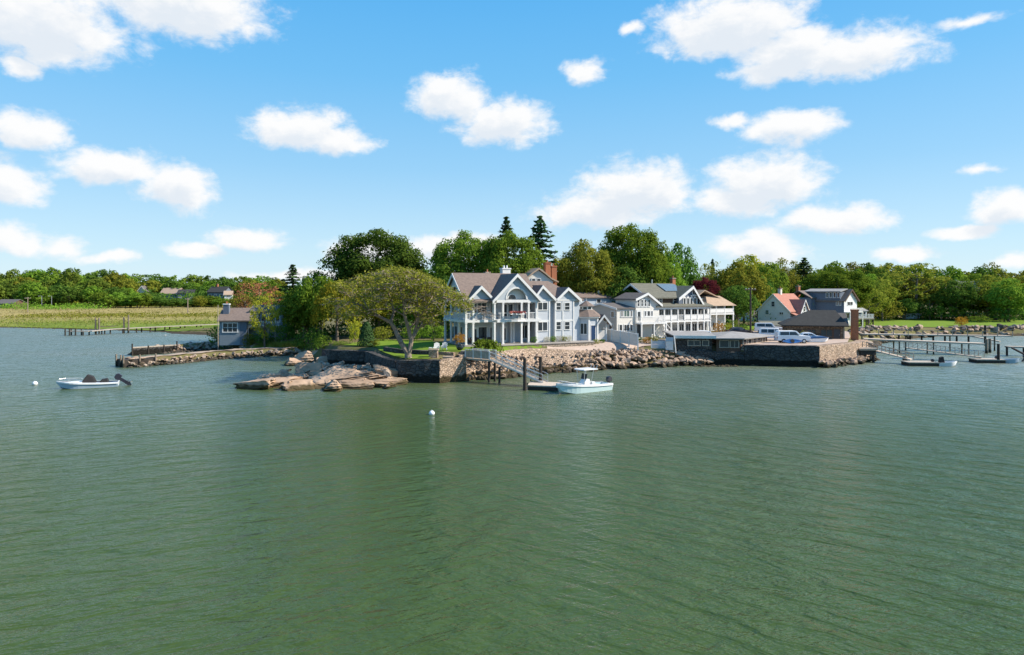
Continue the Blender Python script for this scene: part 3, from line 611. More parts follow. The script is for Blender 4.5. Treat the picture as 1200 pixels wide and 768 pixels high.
def ledge():
    rnd = random.Random(5)
    for i, (a, b, yt, yb, d, lab) in enumerate(LEDGE):
        x0, x1 = X(a, d), X(b, d); zt = Z(yt, d+1.2); zb = -.5
        hw = (x1-x0)/2*1.22; hz = (zt-zb)*.66
        o = place_rock(GRN, 'granite_ledge', (x0+x1)/2, d+1.0, zb+(zt-zb)*.40, hw, max(1.7, hw*.7), hz, 0, lab, 'rock', None, rnd, .02)
        o.data = GRN[i % len(GRN)]; o.rotation_euler = (rnd.uniform(-.06,.10), rnd.uniform(-.16,.02), rnd.uniform(-.3, .3) + (math.pi if i % 3 == 2 else 0))
ledge()
rnd = random.Random(33)
for i in range(80):
    a = rnd.uniform(366, 458); f = (a-372)/80; d = 90 - f*6 + rnd.uniform(-3.0, 2.5); s = rnd.uniform(.22, .55)
    place_rock(PAL, 'ledge_rubble', X(a, d), d, .9+rnd.uniform(0,.75)*(1 if d > 86 else .5), s*1.3, s, s*.8, rnd.uniform(0,6), 'loose pale stone strewn over the ledge below the retaining wall', 'stone', 'loose stones on the ledge', rnd)
for i in range(34):
    a = rnd.uniform(290, 455); d = rnd.uniform(77.5, 88); s = rnd.uniform(.25, .75)
    place_rock(GRN, 'ledge_boulder', X(a, d), d, .25+(d-78)*.09, s*1.9, s*1.2, s*.7, rnd.uniform(0,6), 'small granite boulder wedged between the slabs of the point', 'rock', 'small boulders between the slabs', rnd)

# ================================================================== BUILDINGS
class Frame:
    """a building's own axes: u along its front (to the right), v into it, z up from its ground"""
    def __init__(s, x, y, deg, z0): s.x, s.y, s.a, s.z0 = x, y, R(deg), z0; s.c, s.s = math.cos(s.a), math.sin(s.a)
    def u(s, px, v=0):
        r = (px-600)/F; return (r*(s.y+s.c*v) - s.x + s.s*v)/(s.c - r*s.s)
    def v(s, px, u=0):
        r = (px-600)/F; return (r*(s.y+s.s*u) - s.x - s.c*u)/(-s.s - r*s.c)
    def z(s, py, u, v=0): return H-(py-HZ)/F*(s.y+s.s*u+s.c*v)-s.z0
def TF(v): return Matrix.Translation((0, v, 0))                                          # front wall
def TR(u): return Matrix.Translation((u, 0, 0)) @ Matrix.Rotation(R(90), 4, 'Z')         # right end wall (x -> +v)
def TL(u, W=0): return Matrix.Translation((u, W, 0)) @ Matrix.Rotation(R(-90), 4, 'Z')   # left end wall (x -> -v)
def window(root, T, cx, zc, w_, h_, nx=1, nz=1, frame='white', glass='glass', t=.11, name='window'):
    mb = MB(T); x0, x1, z0, z1 = cx-w_/2, cx+w_/2, zc-h_/2, zc+h_/2; d0, d1 = -.075, .03
    mb.box(x0-t, d0, z1, x1+t, d1, z1+t); mb.box(x0-t-.03, d0-.03, z0-t, x1+t+.03, d1, z0)
    mb.box(x0-t, d0, z0, x0, d1, z1); mb.box(x1, d0, z0, x1+t, d1, z1)
    for i in range(1, nx): x = x0+(x1-x0)*i/nx; mb.box(x-.045, d0+.02, z0, x+.045, d1, z1)
    for i in range(1, nz): z = z0+(z1-z0)*i/nz; mb.box(x0, d0+.025, z-.03, x1, d1, z+.03)
    wnd = mb.build(name, M[frame], root)
    MB(T).box(x0+.004, -.025, z0+.004, x1-.004, .028, z1-.004).build('pane', M[glass], wnd)
    return wnd
def wpx(root, fr, v, px0, px1, py0, py1, nx=1, nz=1, **k):
    u0, u1 = fr.u(px0, v), fr.u(px1, v); uc = (u0+u1)/2
    return window(root, TF(v), uc, (fr.z(py0, uc, v)+fr.z(py1, uc, v))/2, max(.25, u1-u0-.1), max(.3, fr.z(py0, uc, v)-fr.z(py1, uc, v)-.1), nx, nz, **k)
def lpx(root, fr, u, px0, px1, py0, py1, nx=1, nz=1, **k):
    a, b = fr.v(px0, u), fr.v(px1, u); vc = (a+b)/2
    return window(root, TL(u), -vc, (fr.z(py0, u, vc)+fr.z(py1, u, vc))/2, max(.25, abs(a-b)-.1), max(.3, fr.z(py0, u, vc)-fr.z(py1, u, vc)-.1), nx, nz, **k)
def door(root, T, cx, z0, w_, h_, mat='door_dark', glass=None, frame='white'):
    mb = MB(T); x0, x1, z1 = cx-w_/2, cx+w_/2, z0+h_
    mb.box(x0-.1, -.06, z0, x0, .03, z1+.1); mb.box(x1, -.06, z0, x1+.1, .03, z1+.1); mb.box(x0, -.06, z1, x1, .03, z1+.1)
    mb.box(x0+.003, -.03, z0, x1-.003, .02, z1)
    d = MB(T).box(x0+.003, -.035, z0, x1-.003, .02, z1-.003).build('door', M[mat], root)
    f = MB(T); f.box(x0-.1, -.06, z0, x0, .03, z1+.1); f.box(x1, -.06, z0, x1+.1, .03, z1+.1); f.box(x0, -.06, z1, x1, .03, z1+.1); f.build('door_frame', M[frame], d)
    if glass: MB(T).box(x0+.14, -.05, z0+.35, x1-.14, -.03, z1-.18).build('pane', M[glass], d)
    k = MB(T); k.box(x1-.14, -.09, z0+1.0, x1-.08, -.03, z0+1.06); k.build('handle', M['alu'], d)
    return d
def gable_prof(a0, a1, ze, zr, mid=None, over=.35, th=.2, ze1=None):
    mid = (a0+a1)/2 if mid is None else mid; ze1 = ze if ze1 is None else ze1
    s0 = (zr-ze)/(mid-a0); s1 = (zr-ze1)/(a1-mid)
    A = (a0-over, ze-over*s0); B = (mid, zr); C = (a1+over, ze1-over*s1)
    return [A, B, C, (C[0], C[1]+th), (B[0], B[1]+th*1.05), (A[0], A[1]+th)]
def roof_gable(root, axis, a0, a1, b0, b1, ze, zr, mat, over=.35, eo=.35, th=.2, mid=None, name='roof', ze1=None):
    return MB().ext(gable_prof(a0, a1, ze, zr, mid, over, th, ze1), axis, b0-eo, b1+eo).build(name, M[mat], root)
def rake(root, axis, a0, a1, b, ze, zr, mid=None, over=.35, w_=.32, d=.1, mat='white', name='rake_trim', ze1=None, parent=None):
    """white boards up both slopes of a gable end; b = position of the board, d = signed thickness"""
    mid = (a0+a1)/2 if mid is None else mid; ze1 = ze if ze1 is None else ze1
    s0 = (zr-ze)/(mid-a0); s1 = (zr-ze1)/(a1-mid); mb = MB()
    A = (a0-over, ze-over*s0); B = (mid, zr); C = (a1+over, ze1-over*s1); t = .06
    prof = [(A[0], A[1]-w_+t), (mid, zr-w_+t), (C[0], C[1]-w_+t), (C[0], C[1]+t+.1), (mid, zr+t+.1), (A[0], A[1]+t+.1)]
    mb.ext(prof, axis, min(b, b+d), max(b, b+d)); return mb.build(name, M[mat], parent or root)
def arch_pts(cx, z0, r, n=14): return [(cx+r*math.cos(math.pi*i/n), z0+r*math.sin(math.pi*i/n)) for i in range(n+1)]
def railing(root, pts, z, h=.95, mat='white', step=.22, name='railing', solid=False):
    mb = MB()
    for (a, b) in zip(pts[:-1], pts[1:]):
        A = Vector((*a, 0)); B = Vector((*b, 0)); l = (B-A).length
        mb.bar((a[0],a[1],z+h), (b[0],b[1],z+h), .1, .08); mb.bar((a[0],a[1],z+.1), (b[0],b[1],z+.1), .07, .07)
        if solid: mb.bar((a[0],a[1],z+h/2+.06), (b[0],b[1],z+h/2+.06), .04, h-.24)
        else:
            n = max(2, int(l/step))
            for i in range(1, n): p = A.lerp(B, i/n); mb.box(p.x-.028, p.y-.028, z+.13, p.x+.028, p.y+.028, z+h-.04)
    return mb.build(name, M[mat], root)
def post(root, u, v, z0, z1, s=.26, mat='white', name='column'):
    mb = MB(); mb.box(u-s/2, v-s/2, z0+.18, u+s/2, v+s/2, z1-.16); mb.box(u-s*.68, v-s*.68, z0, u+s*.68, v+s*.68, z0+.18); mb.box(u-s*.65, v-s*.65, z1-.16, u+s*.65, v+s*.65, z1)
    return mb.build(name, M[mat], root)
def chimney(root, u, v, z0, z1, w_, d, mat, cap='smallstone', pots=1):
    c = MB().box(u-w_/2, v-d/2, z0, u+w_/2, v+d/2, z1).build('chimney', M[mat], root)
    MB().box(u-w_/2-.08, v-d/2-.08, z1+.002, u+w_/2+.08, v+d/2+.08, z1+.2).build('chimney_cap', M[cap], c)
    for i in range(pots):
        x = u+(i-(pots-1)/2)*.5; MB().lathe([(.14,z1+.2),(.11,z1+.6),(.14,z1+.62)], (x, v, 0), 10).build('chimney_pot', M['brick'] if mat != 'white' else M['white'], c)
    return c
def frame_thing(fr, name, label, cat, group=None): return thing(name, label, cat, (fr.x, fr.y, fr.z0), fr.a, group)

# ---------------------------------------------------------------- the big blue-grey house on the point
def main_house():
    f = Frame(-6.5, 96, 27, 3.5)
    r = frame_thing(f, 'waterfront_house', 'large blue-grey waterfront house with white gables, arches and two-level porches', 'house')
    W, EZ, DZ = 8.2, 6.36, 3.5
    B = M['blue_siding']
    mb = MB(); mb.box(1.5, 1.8, -1.5, 11.35, W, EZ); mb.box(11.35, .1, -1.5, 18.9, W, EZ-.01); mb.build('wall', B, r)
    mb = MB(); mb.ext([(.25,EZ-.02),(W-.25,EZ-.02),(4.1,9.95)], 'x', 1.9, 11.0); mb.build('attic_wall', B, r)
    # porch floors and beams
    mb = MB(); mb.box(-.25, -.2, -.6, 11.5, 1.8, 0); mb.box(-.25, 1.8, -.6, 1.5, W, -.01); mb.box(4.3, -1.35, -.6, 11.6, -.2, -.005); mb.build('porch_floor', M['stonepave'], r)
    mb = MB(); mb.box(-.15, -.1, DZ-.36, 11.45, 1.79, DZ); mb.box(-.15, 1.79, DZ-.36, 1.49, W, DZ-.004); mb.box(4.35, -1.2, DZ-.37, 11.5, -.1, DZ-.003); mb.build('balcony_deck', M['white'], r)
    mb = MB(); mb.box(-.12, -.06, EZ-.42, 4.4, .22, EZ-.02); mb.box(-.12, .22, EZ-.42, .16, W, EZ-.02); mb.box(4.4, -1.13, EZ-.42, 11.5, -.85, EZ-.03); mb.box(11.36, -.14, EZ-.36, 18.95, .08, EZ-.02); mb.build('eave_beam', M['white'], r)
    mb = MB(); mb.box(.1,.2,EZ-.1,11.3,1.79,EZ-.03); mb.box(.17,1.79,EZ-.1,1.49,W,EZ-.034); mb.build('porch_ceiling', M['white'], r)
    for u in (.05, 1.15, 4.28): 
        post(r, u, .08, 0, DZ-.36); post(r, u, .08, DZ, EZ-.42)
    for v in (2.6, 5.6, 8.0):
        post(r, .05, v, 0, DZ-.36); post(r, .05, v, DZ, EZ-.42)
    for u in [f.u(p_, -1.0) for p_ in (579.5, 589.3, 611, 619.3, 628.3)]:
        post(r, u, -1.0, 0, DZ-.37); post(r, u, -1.0, DZ, EZ-.42)
    for u in (f.u(601.7,1.2), 7.75): post(r, u, 1.2, 0, DZ-.37, .3)
    railing(r, [(.1, 8.0),(.1,.08),(4.25,.08)], DZ); railing(r, [(4.6,-1.02),(5.7,-1.02)], DZ)
    railing(r, [(5.8,-1.05),(6.4,-1.5),(7.3,-1.7),(8.2,-1.5),(8.8,-1.05)], DZ); railing(r, [(8.95,-1.02),(11.25,-1.02)], DZ)
    mb = MB(); mb.prism([(5.75,-1.2),(6.4,-1.62),(7.3,-1.82),(8.2,-1.62),(8.85,-1.2)], DZ-.3, DZ-.01); mb.build('balcony_bow', M['white'], r)
    # main roof (two ridges) ---------------------------------------------------------
    ro = roof_gable(r, 'x', 0, W, -.05, 11.5, EZ, 10.05, 'roof_brown', over=.45, eo=.3)
    rake(r, 'x', 0, W, -.36, EZ, 10.05, over=.45, d=-.1, parent=ro)
    o = .45; s2 = (8.95-EZ)/4.1; ez = EZ-o*s2; ex = 18.95+.5
    mb = MB(); mb.add([(9,-o,ez),(ex,-o,ez),(ex,W+o,ez),(9,W+o,ez),(9,4.1,8.95),(15.8,4.1,8.95),(9,-o,ez+.2),(ex,-o,ez+.2),(ex,W+o,ez+.2),(9,W+o,ez+.2),(9,4.1,9.15),(15.7,4.1,9.15)],
        [(6,7,11,10),(7,8,11),(8,9,10,11),(0,1,7,6),(1,2,8,7),(2,3,9,8),(0,3,2,1),(0,6,10,9,3,4)]); mb.build('roof', M['roof_brown'], r)
    # left end gable with arched recess -----------------------------------------------
    cut = arch_pts(4.1, EZ+.15, 1.75)
    prof = [(0.05,EZ-.02),(2.35,EZ-.02),(2.35,EZ+.15)] + cut[::-1][1:-1] + [(5.85,EZ+.15),(5.85,EZ-.02),(W-.05,EZ-.02),(4.1,9.93)]
    g = MB().ext(prof, 'x', .0, .25).build('gable', B, r)
    ring = MB(); a, b = arch_pts(4.1, EZ+.15, 1.98), arch_pts(4.1, EZ+.15, 1.74); ring.ext(a + b[::-1], 'x', -.06, .02); ring.build('arch_trim', M['white'], g)
    MB().ext(arch_pts(4.1, EZ+.02, 1.9), 'x', .55, .65).build('recess_wall', M['pale_siding'], g)
    # front gables ----------------------------------------------------------------------
    def front_gable(u0, u1, v0, v1, zr, mid=None, arch=None, mat='blue_siding', ze=EZ):
        mid = (u0+u1)/2 if mid is None else mid
        if arch:
            cx, cr = arch; cp = arch_pts(cx, ze+.02, cr)
            prof = [(u0+.03,ze-.03),(cx-cr,ze-.03)] + cp[::-1] + [(cx+cr,ze-.03),(u1-.03,ze-.03),(mid,zr-.05)]
        else: prof = [(u0+.03,ze-.03),(u1-.03,ze-.03),(mid,zr-.05)]
        gb = MB().ext(prof, 'y', v0, v0+.25).build('gable', M[mat], r)
        roof = MB().ext(gable_prof(u0, u1, ze, zr, mid, .3, .16), 'y', v0-.35, v1).build('gable_roof', M['roof_brown'], gb)
        rake(r, 'y', u0, u1, v0-.36, ze, zr, mid, .3, w_=.38, d=-.09, parent=gb)
        if arch:
            k = MB(); a, b = arch_pts(cx, ze+.02, cr+.2), arch_pts(cx, ze+.02, cr-.02); k.ext(a + b[::-1], 'y', v0-.07, v0+.02); k.build('arch_trim', M['white'], gb)
            MB().box(u0+.5, v0-.02, ze-.42, u1-.5, v0+.28, ze-.035).build('gable_sill', M['white'], gb)
        else:
            MB().box(u0-.1, v0-.06, ze-.25, u1+.1, v0+.2, ze-.035).build('gable_sill', M['white'], gb)
        return gb
    front_gable(f.u(549,-.3), f.u(578.5,-.3), -.12, 2.1, EZ+1.85, f.u(563.7,-.3))
    big = front_gable(f.u(579,-1.4), f.u(633,-1.4), -1.15, 3.9, 9.95, f.u(606,-1.4), (f.u(605.5,-1.2), 1.6))
    MB().ext(arch_pts(f.u(605.5,-1.2), EZ-.1, 1.9), 'y', -.45, -.3).build('recess_wall', M['cream'], big)
    mb = MB(); a = arch_pts(f.u(600,-.5), EZ+.1, .62); mb.ext(a, 'y', -.52, -.46); fan = mb.build('fan_window', M['glass'], r)
    mb = MB(); mb.ext(arch_pts(f.u(600,-.5), EZ+.1, .78)+arch_pts(f.u(600,-.5), EZ+.1, .62)[::-1], 'y', -.56, -.455); mb.build('fan_frame', M['white'], fan)
    front_gable(f.u(624.5,-.6), f.u(650.5,-.6), -.42, 2.6, EZ+1.95, f.u(635.5,-.6))
    front_gable(f.u(652.5,-.6), f.u(679,-.6), -.42, 2.6, EZ+1.65, f.u(665.3,-.6))
    # bays at the right ------------------------------------------------------------------
    mb = MB(); ba, bb, bc, bd = f.u(629,-.55), f.u(644,-.55), f.u(650.5,-.5), f.u(672.5,-.5); mb.box(ba, -.55, -1.2, bb, .1, EZ-.3); mb.box(bc, -.5, -1.2, bd, .1, EZ-.3); mb.build('bay', M['pale_siding'], r)
    mb = MB()
    for u in (ba-.03, bb-.09): mb.box(u-.07, -.62, -1.2, u+.16, -.5, EZ-.31)
    for u in (bc, f.u(659.3,-.5), bd-.1): mb.box(u-.08, -.57, -1.2, u+.12, -.45, EZ-.31)
    mb.box(ba-.05,-.60,DZ-.45,bb+.05,-.5,DZ-.2); mb.box(bc,-.545,DZ-.45,bd,-.46,DZ-.2); mb.build('corner_board', M['white'], r)
    for py0, py1 in ((354.5, 363.5), (377.5, 388.0)): wpx(r, f, -.55, 630, 641.3, py0, py1, 2)
    for py0, py1 in ((354.8, 363.5), (377.2, 386.5)):
        wpx(r, f, -.5, 651.6, 657.2, py0, py1, 1, 2); wpx(r, f, -.5, 661.5, 667.5, py0, py1, 1, 2)
    for py0, py1 in ((354.8, 363.5), (377.2, 388)): wpx(r, f, 1.8, 620.4, 623.6, py0, py1)
    wpx(r, f, .1, 670.6, 672.2, 377.2, 386.5)
    # porch windows and doors --------------------------------------------------------------
    T = TF(1.8)
    for u, w_ in ((2.15, .8), (3.25, 1.45)): window(r, T, u, DZ+1.65, w_, 1.35, 2)
    window(r, T, 3.3, 1.55, 1.5, 1.6, 1)
    window(r, T, 10.3, 1.5, 1.2, 1.9, 2); window(r, T, 5.0, DZ+1.6, .7, 1.5)
    for u, z0, m_ in ((2.2, 0, 'glass'), (5.1, 0, None), (6.8, 0, 'glass'), (7.0, DZ, 'glass'), (7.95, DZ, 'glass'), (9.6, DZ, 'glass')):
        door(r, T, u, z0+.02, .95, 2.25, 'door_dark' if m_ is None else 'white', m_)
    for zc in (1.5, DZ+1.6):
        window(r, TL(1.5), -3.2, zc, 1.3, 1.5, 2); window(r, TL(1.5), -5.4, zc, 1.3, 1.5, 2); 
    door(r, TL(1.5), -7.2, 0.02, .95, 2.25, 'door_blue')
    # chimneys ------------------------------------------------------------------------------
    chimney(r, 8.7, 5.0, 8.0, 10.9, 1.35, .9, 'white', 'white', 2)
    chimney(r, 6.0, 5.8, 8.0, 10.3, .7, .6, 'brick')
    chimney(r, 19.4, 5.0, -1, 7.0, .9, .7, 'white', 'white', 1)
    # terrace with its low stone front
    t = MB(); t.prism([(3.8,-3.1),(19.5,-3.0),(19.5,-.6),(11.7,-.6),(11.7,-1.4),(3.8,-1.4)], -1.4, -.05); 
    t.build('terrace', M['smallstone'], r)
    MB().prism([(3.7,-3.2),(19.6,-3.1),(19.6,-.62),(11.72,-.62),(11.72,-1.42),(3.7,-1.42)], -.05, .04).build('terrace_coping', M['stonepave'], r)
    return f
HF = main_house()
def pavilion():
    x, y, z0 = 11.6, 106.6, 3.45
    r = thing('garden_pavilion', 'small white octagonal pavilion with brown roof and lantern, right of the blue-grey house', 'pavilion', (x, y, z0), R(27))
    n = 8; rad = 2.05; a0 = R(22.5)
    poly = [(rad*math.cos(a0+i*R(45)), rad*math.sin(a0+i*R(45))) for i in range(n)]
    MB().prism(poly, -1, 3.55).build('wall', M['pale_siding'], r)
    mb = MB()
    for p in poly: mb.box(p[0]-.13, p[1]-.13, -1, p[0]+.13, p[1]+.13, 3.5)
    mb.build('corner_board', M['white'], r)
    sc_ = lambda k: [(p[0]*k, p[1]*k) for p in poly]
    def cone(name, k0, z0_, k1, z1_, mat, par):
        a, b = sc_(k0), sc_(k1); m = MB(); m.add([(p[0],p[1],z0_) for p in a]+[(p[0],p[1],z1_) for p in b], [list(range(8))[::-1], list(range(8,16))]+[(i,(i+1)%8,(i+1)%8+8,i+8) for i in range(8)]); return m.build(name, M[mat], par)
    MB().prism(sc_(1.17), 3.5, 3.68).build('eave', M['white'], r)
    ro = cone('roof', 1.22, 3.685, .55, 4.75, 'roof_brown', r)
    la = MB().prism(sc_(.5), 4.6, 5.3).build('lantern', M['white'], r)
    for i in range(8):
        a = a0+R(22.5)+i*R(45); T = Matrix.Rotation(a+R(90), 4, 'Z') @ Matrix.Translation((0, -rad*.5*math.cos(R(22.5)), 0))
        MB(T).box(-.27,-.02,4.82,.27,.01,5.16).build('pane', M['glass'], la)
    cone('lantern_roof', .66, 5.3, .06, 6.1, 'roof_brown', la); MB().tube((0,0,6.05),(0,0,6.6),.05,.02).build('finial', M['white'], la)
    for i, k in ((4,'w'), (5,'d'), (6,'w'), (7,'w')):
        a = a0+R(22.5)+i*R(45)-R(0); T = Matrix.Rotation(a+R(90), 4, 'Z') @ Matrix.Translation((0, -rad*math.cos(R(22.5)), 0))
        if k == 'd': door(r, T, 0, .05, .8, 2.3, 'door_blue')
        else: window(r, T, 0, 1.85, .95, 1.6, 2)
    # step down
    g = thing('gate_arbour', 'white gabled garden gate beside the octagonal pavilion', 'gate', (14.0, 106.2, 3.4), R(15))
    post(g, -.7, 0, -1, 2.9, .2, name='post'); post(g, .7, 0, -1, 2.9, .2, name='post')
    MB().ext(gable_prof(-.75,.75,3.0,3.9,None,.45,.16), 'y', -.9, .9).build('roof', M['roof_brown'], g)
    rake(g, 'y', -.75, .75, -.91, 3.0, 3.9, None, .45, .3, -.06)
    MB().box(-.85,-.12,2.9,.85,.12,3.06).build('lintel', M['white'], g)
    MB().box(-.6,-.04,.1,.6,.04,1.6).build('gate_leaf', M['cream'], g)
pavilion()
def cream_house():
    f = Frame(17.2, 112, 30, 3.4)
    r = frame_thing(f, 'cream_house', 'cream clapboard house with tan gable side and white balcony behind the white fence', 'house')
    W = 8.3; ez = f.z(362, 0, 0); rz = f.z(356.2, 0, 4.15)
    MB().ext([(0,-1),(W,-1),(W,ez),(W/2,rz-.03),(0,ez)], 'x', 0, 3.9).build('wall', M['cream'], r)
    MB().ext([(.02,-1),(W-.02,-1),(W-.02,ez-.02),(W/2,rz-.05),(.02,ez-.02)], 'x', -.05, .0).build('end_wall', M['tan_siding'], r)
    ro = roof_gable(r, 'x', 0, W, 0, 3.6, ez, rz, 'roof_grey', over=.3, eo=.25, th=.15); rake(r, 'x', 0, W, -.26, ez, rz, over=.3, w_=.22, d=-.08, parent=ro)
    # gabled block facing the water
    u0, u1 = 3.75, 8.9; m = f.u(757.5, -.3); zr = f.z(344.2, m, -.3); e0 = f.z(350.5, u0, 0); e1 = f.z(356.5, u1, 0)
    MB().ext([(u0,-1),(u1,-1),(u1,e1),(m,zr-.03),(u0,e0)], 'y', -.3, 5).build('gable_block', M['cream'], r)
    g = MB().ext(gable_prof(u0,u1,e0,zr,m,.35,.15,e1), 'y', -.7, 5.2).build('roof', M['roof_grey'], r); rake(r, 'y', u0, u1, -.71, e0, zr, m, .35, .3, -.08, ze1=e1, parent=g)
    # long rear block
    zb = f.z(348.7, 0, 8.5); zt = f.z(343.8, 0, 11.5)
    MB().box(-4.5, 8.4, -1, 8, 14, zb).build('rear_wall', M['blue_siding'], r)
    roof_gable(r, 'x', 8.4, 14, -4.5, 8, zb, zt, 'roof_brown', over=.4, eo=.3, th=.15)
    MB().lathe([(.4,zt-.1),(.38,zt+.25),(.2,zt+.45)], (4.5,10.8,0), 10).build('roof_vent', M['white'], r)
    for a, b in ((699,704),(729,735),(738,743)): wpx(r, f, 8.4, a, b, 350.5, 355.5)
    wpx(r, f, 0, 731, 737.3, 363.8, 371.5, 2, glass='glass_pale'); wpx(r, f, 0, 727.5, 729.6, 364, 371.5); wpx(r, f, 0, 738.9, 740.8, 364, 371.5)
    wpx(r, f, 0, 731, 737.3, 380.5, 388, 2); wpx(r, f, 0, 725.5, 729, 380.5, 388); wpx(r, f, 0, 738.5, 741, 380.5, 388)
    lpx(r, f, -.05, 716.2, 720, 365, 372); lpx(r, f, -.05, 714, 718.5, 380, 386)
    for i in range(4): wpx(r, f, -.3, 746.8+i*4.1, 749.3+i*4.1, 351.2, 359.3, 1, 2)
    for a, b in ((755.2,757.3),(758.2,761.6),(762.6,764.8)): wpx(r, f, -.3, a, b, 364.5, 370.8)
    d = f.u(748.8, -.3); zd = f.z(378.5, 5, -1.2)
    door(r, TF(-.3), d, .05, .95, 2.1); door(r, TF(-.3), d, zd, .85, 2.0, 'white', 'glass'); door(r, TF(-.3), f.u(766,-.3), .05, .9, 2.1, 'white', 'glass')
    MB().box(3.6,-1.9,zd-.2,9.2,-.31,zd).build('balcony_deck', M['white'], r)
    railing(r, [(3.65,-.4),(3.65,-1.85),(9.1,-1.85),(9.1,-.4)], zd, 1.0)
    for u in (3.7, 6.4, 9.05): post(r, u, -1.8, -.6, zd-.2, .2)
cream_house()
def porch_house():
    f = Frame(24.65, 116, 30, 3.2)
    r = frame_thing(f, 'porch_house', 'big white house with two-storey porch, arched gable windows and solar panels on its roof', 'house')
    L_ = 12.7; d1 = f.z(376.5, 0, 0); pe = f.z(359.5, 5, 0); ue = f.z(348.3, 5, 1.6); rz = f.z(333.6, 5, 5.8)
    MB().box(0, 1.6, -1, L_, 10, pe+.2).build('wall', M['cream'], r)
    MB().box(-.6, 1.55, pe+.2, 7, 10, ue).build('upper_wall', M['brown_shingle'], r)
    mb = MB(); mb.box(0, 0, d1-.3, L_, 1.6, d1); mb.box(-.1,-.1,-1,L_,1.6,.02); mb.build('porch_floor', M['white'], r)
    # porch roof
    MB().add([(-.3,-.4,pe-.05),(L_+.3,-.4,pe-.05),(L_+.3,1.8,pe+.55),(-.3,1.8,pe+.55),(-.3,-.4,pe+.1),(L_+.3,-.4,pe+.1),(L_+.3,1.8,pe+.7),(-.3,1.8,pe+.7)], [(0,1,2,3),(4,5,6,7),(0,1,5,4),(1,2,6,5),(2,3,7,6),(3,0,4,7)]).build('porch_roof', M['roof_olive'], r)
    MB().box(0,-.06,pe-.42,L_,.14,pe-.06).build('porch_beam', M['white'], r)
    n = 9
    for i in range(n):
        u = .1+(L_-.2)*i/(n-1); post(r, u, .08, .02, d1-.3, .2); post(r, u, .08, d1, pe-.42, .2)
    railing(r, [(.1,.06),(4.6,.06)], d1, .95, solid=True); railing(r, [(4.7,.06),(6.1,.06)], d1, .95); railing(r, [(6.2,.06),(L_-.1,.06),(L_-.1,1.5)], d1, .95, solid=True)
    # glazed porch walls
    for i in range(n-1):
        u = .1+(L_-.2)*(i+.5)/(n-1)
        window(r, TF(1.6), u, d1+1.45, 1.1, 1.35, 2); 
        if i != 1: window(r, TF(1.6), u, 1.25, 1.0, 1.5, 2)
    # upper windows in the shingled storey
    for a, b in ((766.5,770),(772.3,775.5),(788.8,793),(794,798)): wpx(r, f, 1.55, a, b, 349, 356.3, 1, 2)
    # main roof: long slope toward the water, gable at the right
    ro = MB().ext(gable_prof(1.5,10.2,ue,rz,5.85,.5,.2), 'x', -.9, 9.0).build('roof', M['roof_olive'], r)
    rake(r, 'x', 1.5, 10.2, -.91, ue, rz, 5.85, .5, .25, -.08, parent=ro)
    u0, u1, m = 5.8, 11.4, 8.8; e0 = f.z(348.5, u0, .9); e1 = f.z(357.5, u1+.4, .9); zr = f.z(336.2, m, .9)
    g = MB().ext([(u0,pe+.3),(u1,pe+.3),(u1,e1),(m,zr-.05),(u0,e0)], 'y', .9, 8).build('gable', M['slate_siding'], r)
    gr = MB().ext(gable_prof(u0,u1,e0,zr,m,.45,.18,e1), 'y', .4, 8.2).build('gable_roof', M['roof_olive'], g); rake(r, 'y', u0, u1, .39, e0, zr, m, .45, .42, -.1, ze1=e1, parent=g)
    for i in range(5):
        a, b = 800.5+i*4.1, 803.3+i*4.1; w1 = wpx(r, f, .9, a, b, 349.5, 357)
        uc = (f.u(a,.9)+f.u(b,.9))/2; MB().ext(arch_pts(uc, f.z(349.5,uc,.9)-.02, .3), 'y', .82, .89).build('arch_head', M['white'], w1)
    uc = f.u(813.5,.9); wpx(r, f, .9, 811.5, 815.5, 341, 345.6, 2); MB().box(uc-.9,.7,f.z(347.2,uc,.9),uc+.9,.89,f.z(346.2,uc,.9)).build('gable_shelf', M['white'], r)
    # solar panels lying on the roof slope
    s = (rz-ue)/4.35
    for i in range(5):
        ua = f.u(775.2+i*4.15, 4.0); ub = ua+.86
        zf = lambda v: ue+(v-1.5)*s+.32
        MB().add([(ua,2.9,zf(2.9)),(ub,2.9,zf(2.9)),(ub,5.3,zf(5.3)),(ua,5.3,zf(5.3)),(ua,2.9,zf(2.9)+.07),(ub,2.9,zf(2.9)+.07),(ub,5.3,zf(5.3)+.07),(ua,5.3,zf(5.3)+.07)], [(0,1,2,3),(4,5,6,7),(0,1,5,4),(1,2,6,5),(2,3,7,6),(3,0,4,7)]).build('solar_panel', M['solar'], r)
    chimney(r, f.u(788.3,6.5), 6.5, rz-1, f.z(326.8,3,6.5), .75, .75, 'brick')
    MB().tube((f.u(764,6),6,rz-.5),(f.u(764,6),6,rz+.9),.12).build('flue', M['alu'], r)
    # outside stair at the left end
    st = MB()
    for i in range(9): st.box(.3+i*.28,-.9,d1-.3-(i+1)*.33,.62+i*.28,-.15,d1-.24-(i+1)*.33)
    st.bar((.2,-.9,d1-.3),(2.9,-.9,-.1),.08,.25); st.bar((.2,-.9,d1+.6),(2.9,-.9,.8),.07,.08); st.build('outside_stair', M['white'], r)
    MB().box(L_,0.3,d1+.1,L_+.05,1.5,d1+.9).build('porch_end', M['white'], r)
porch_house()
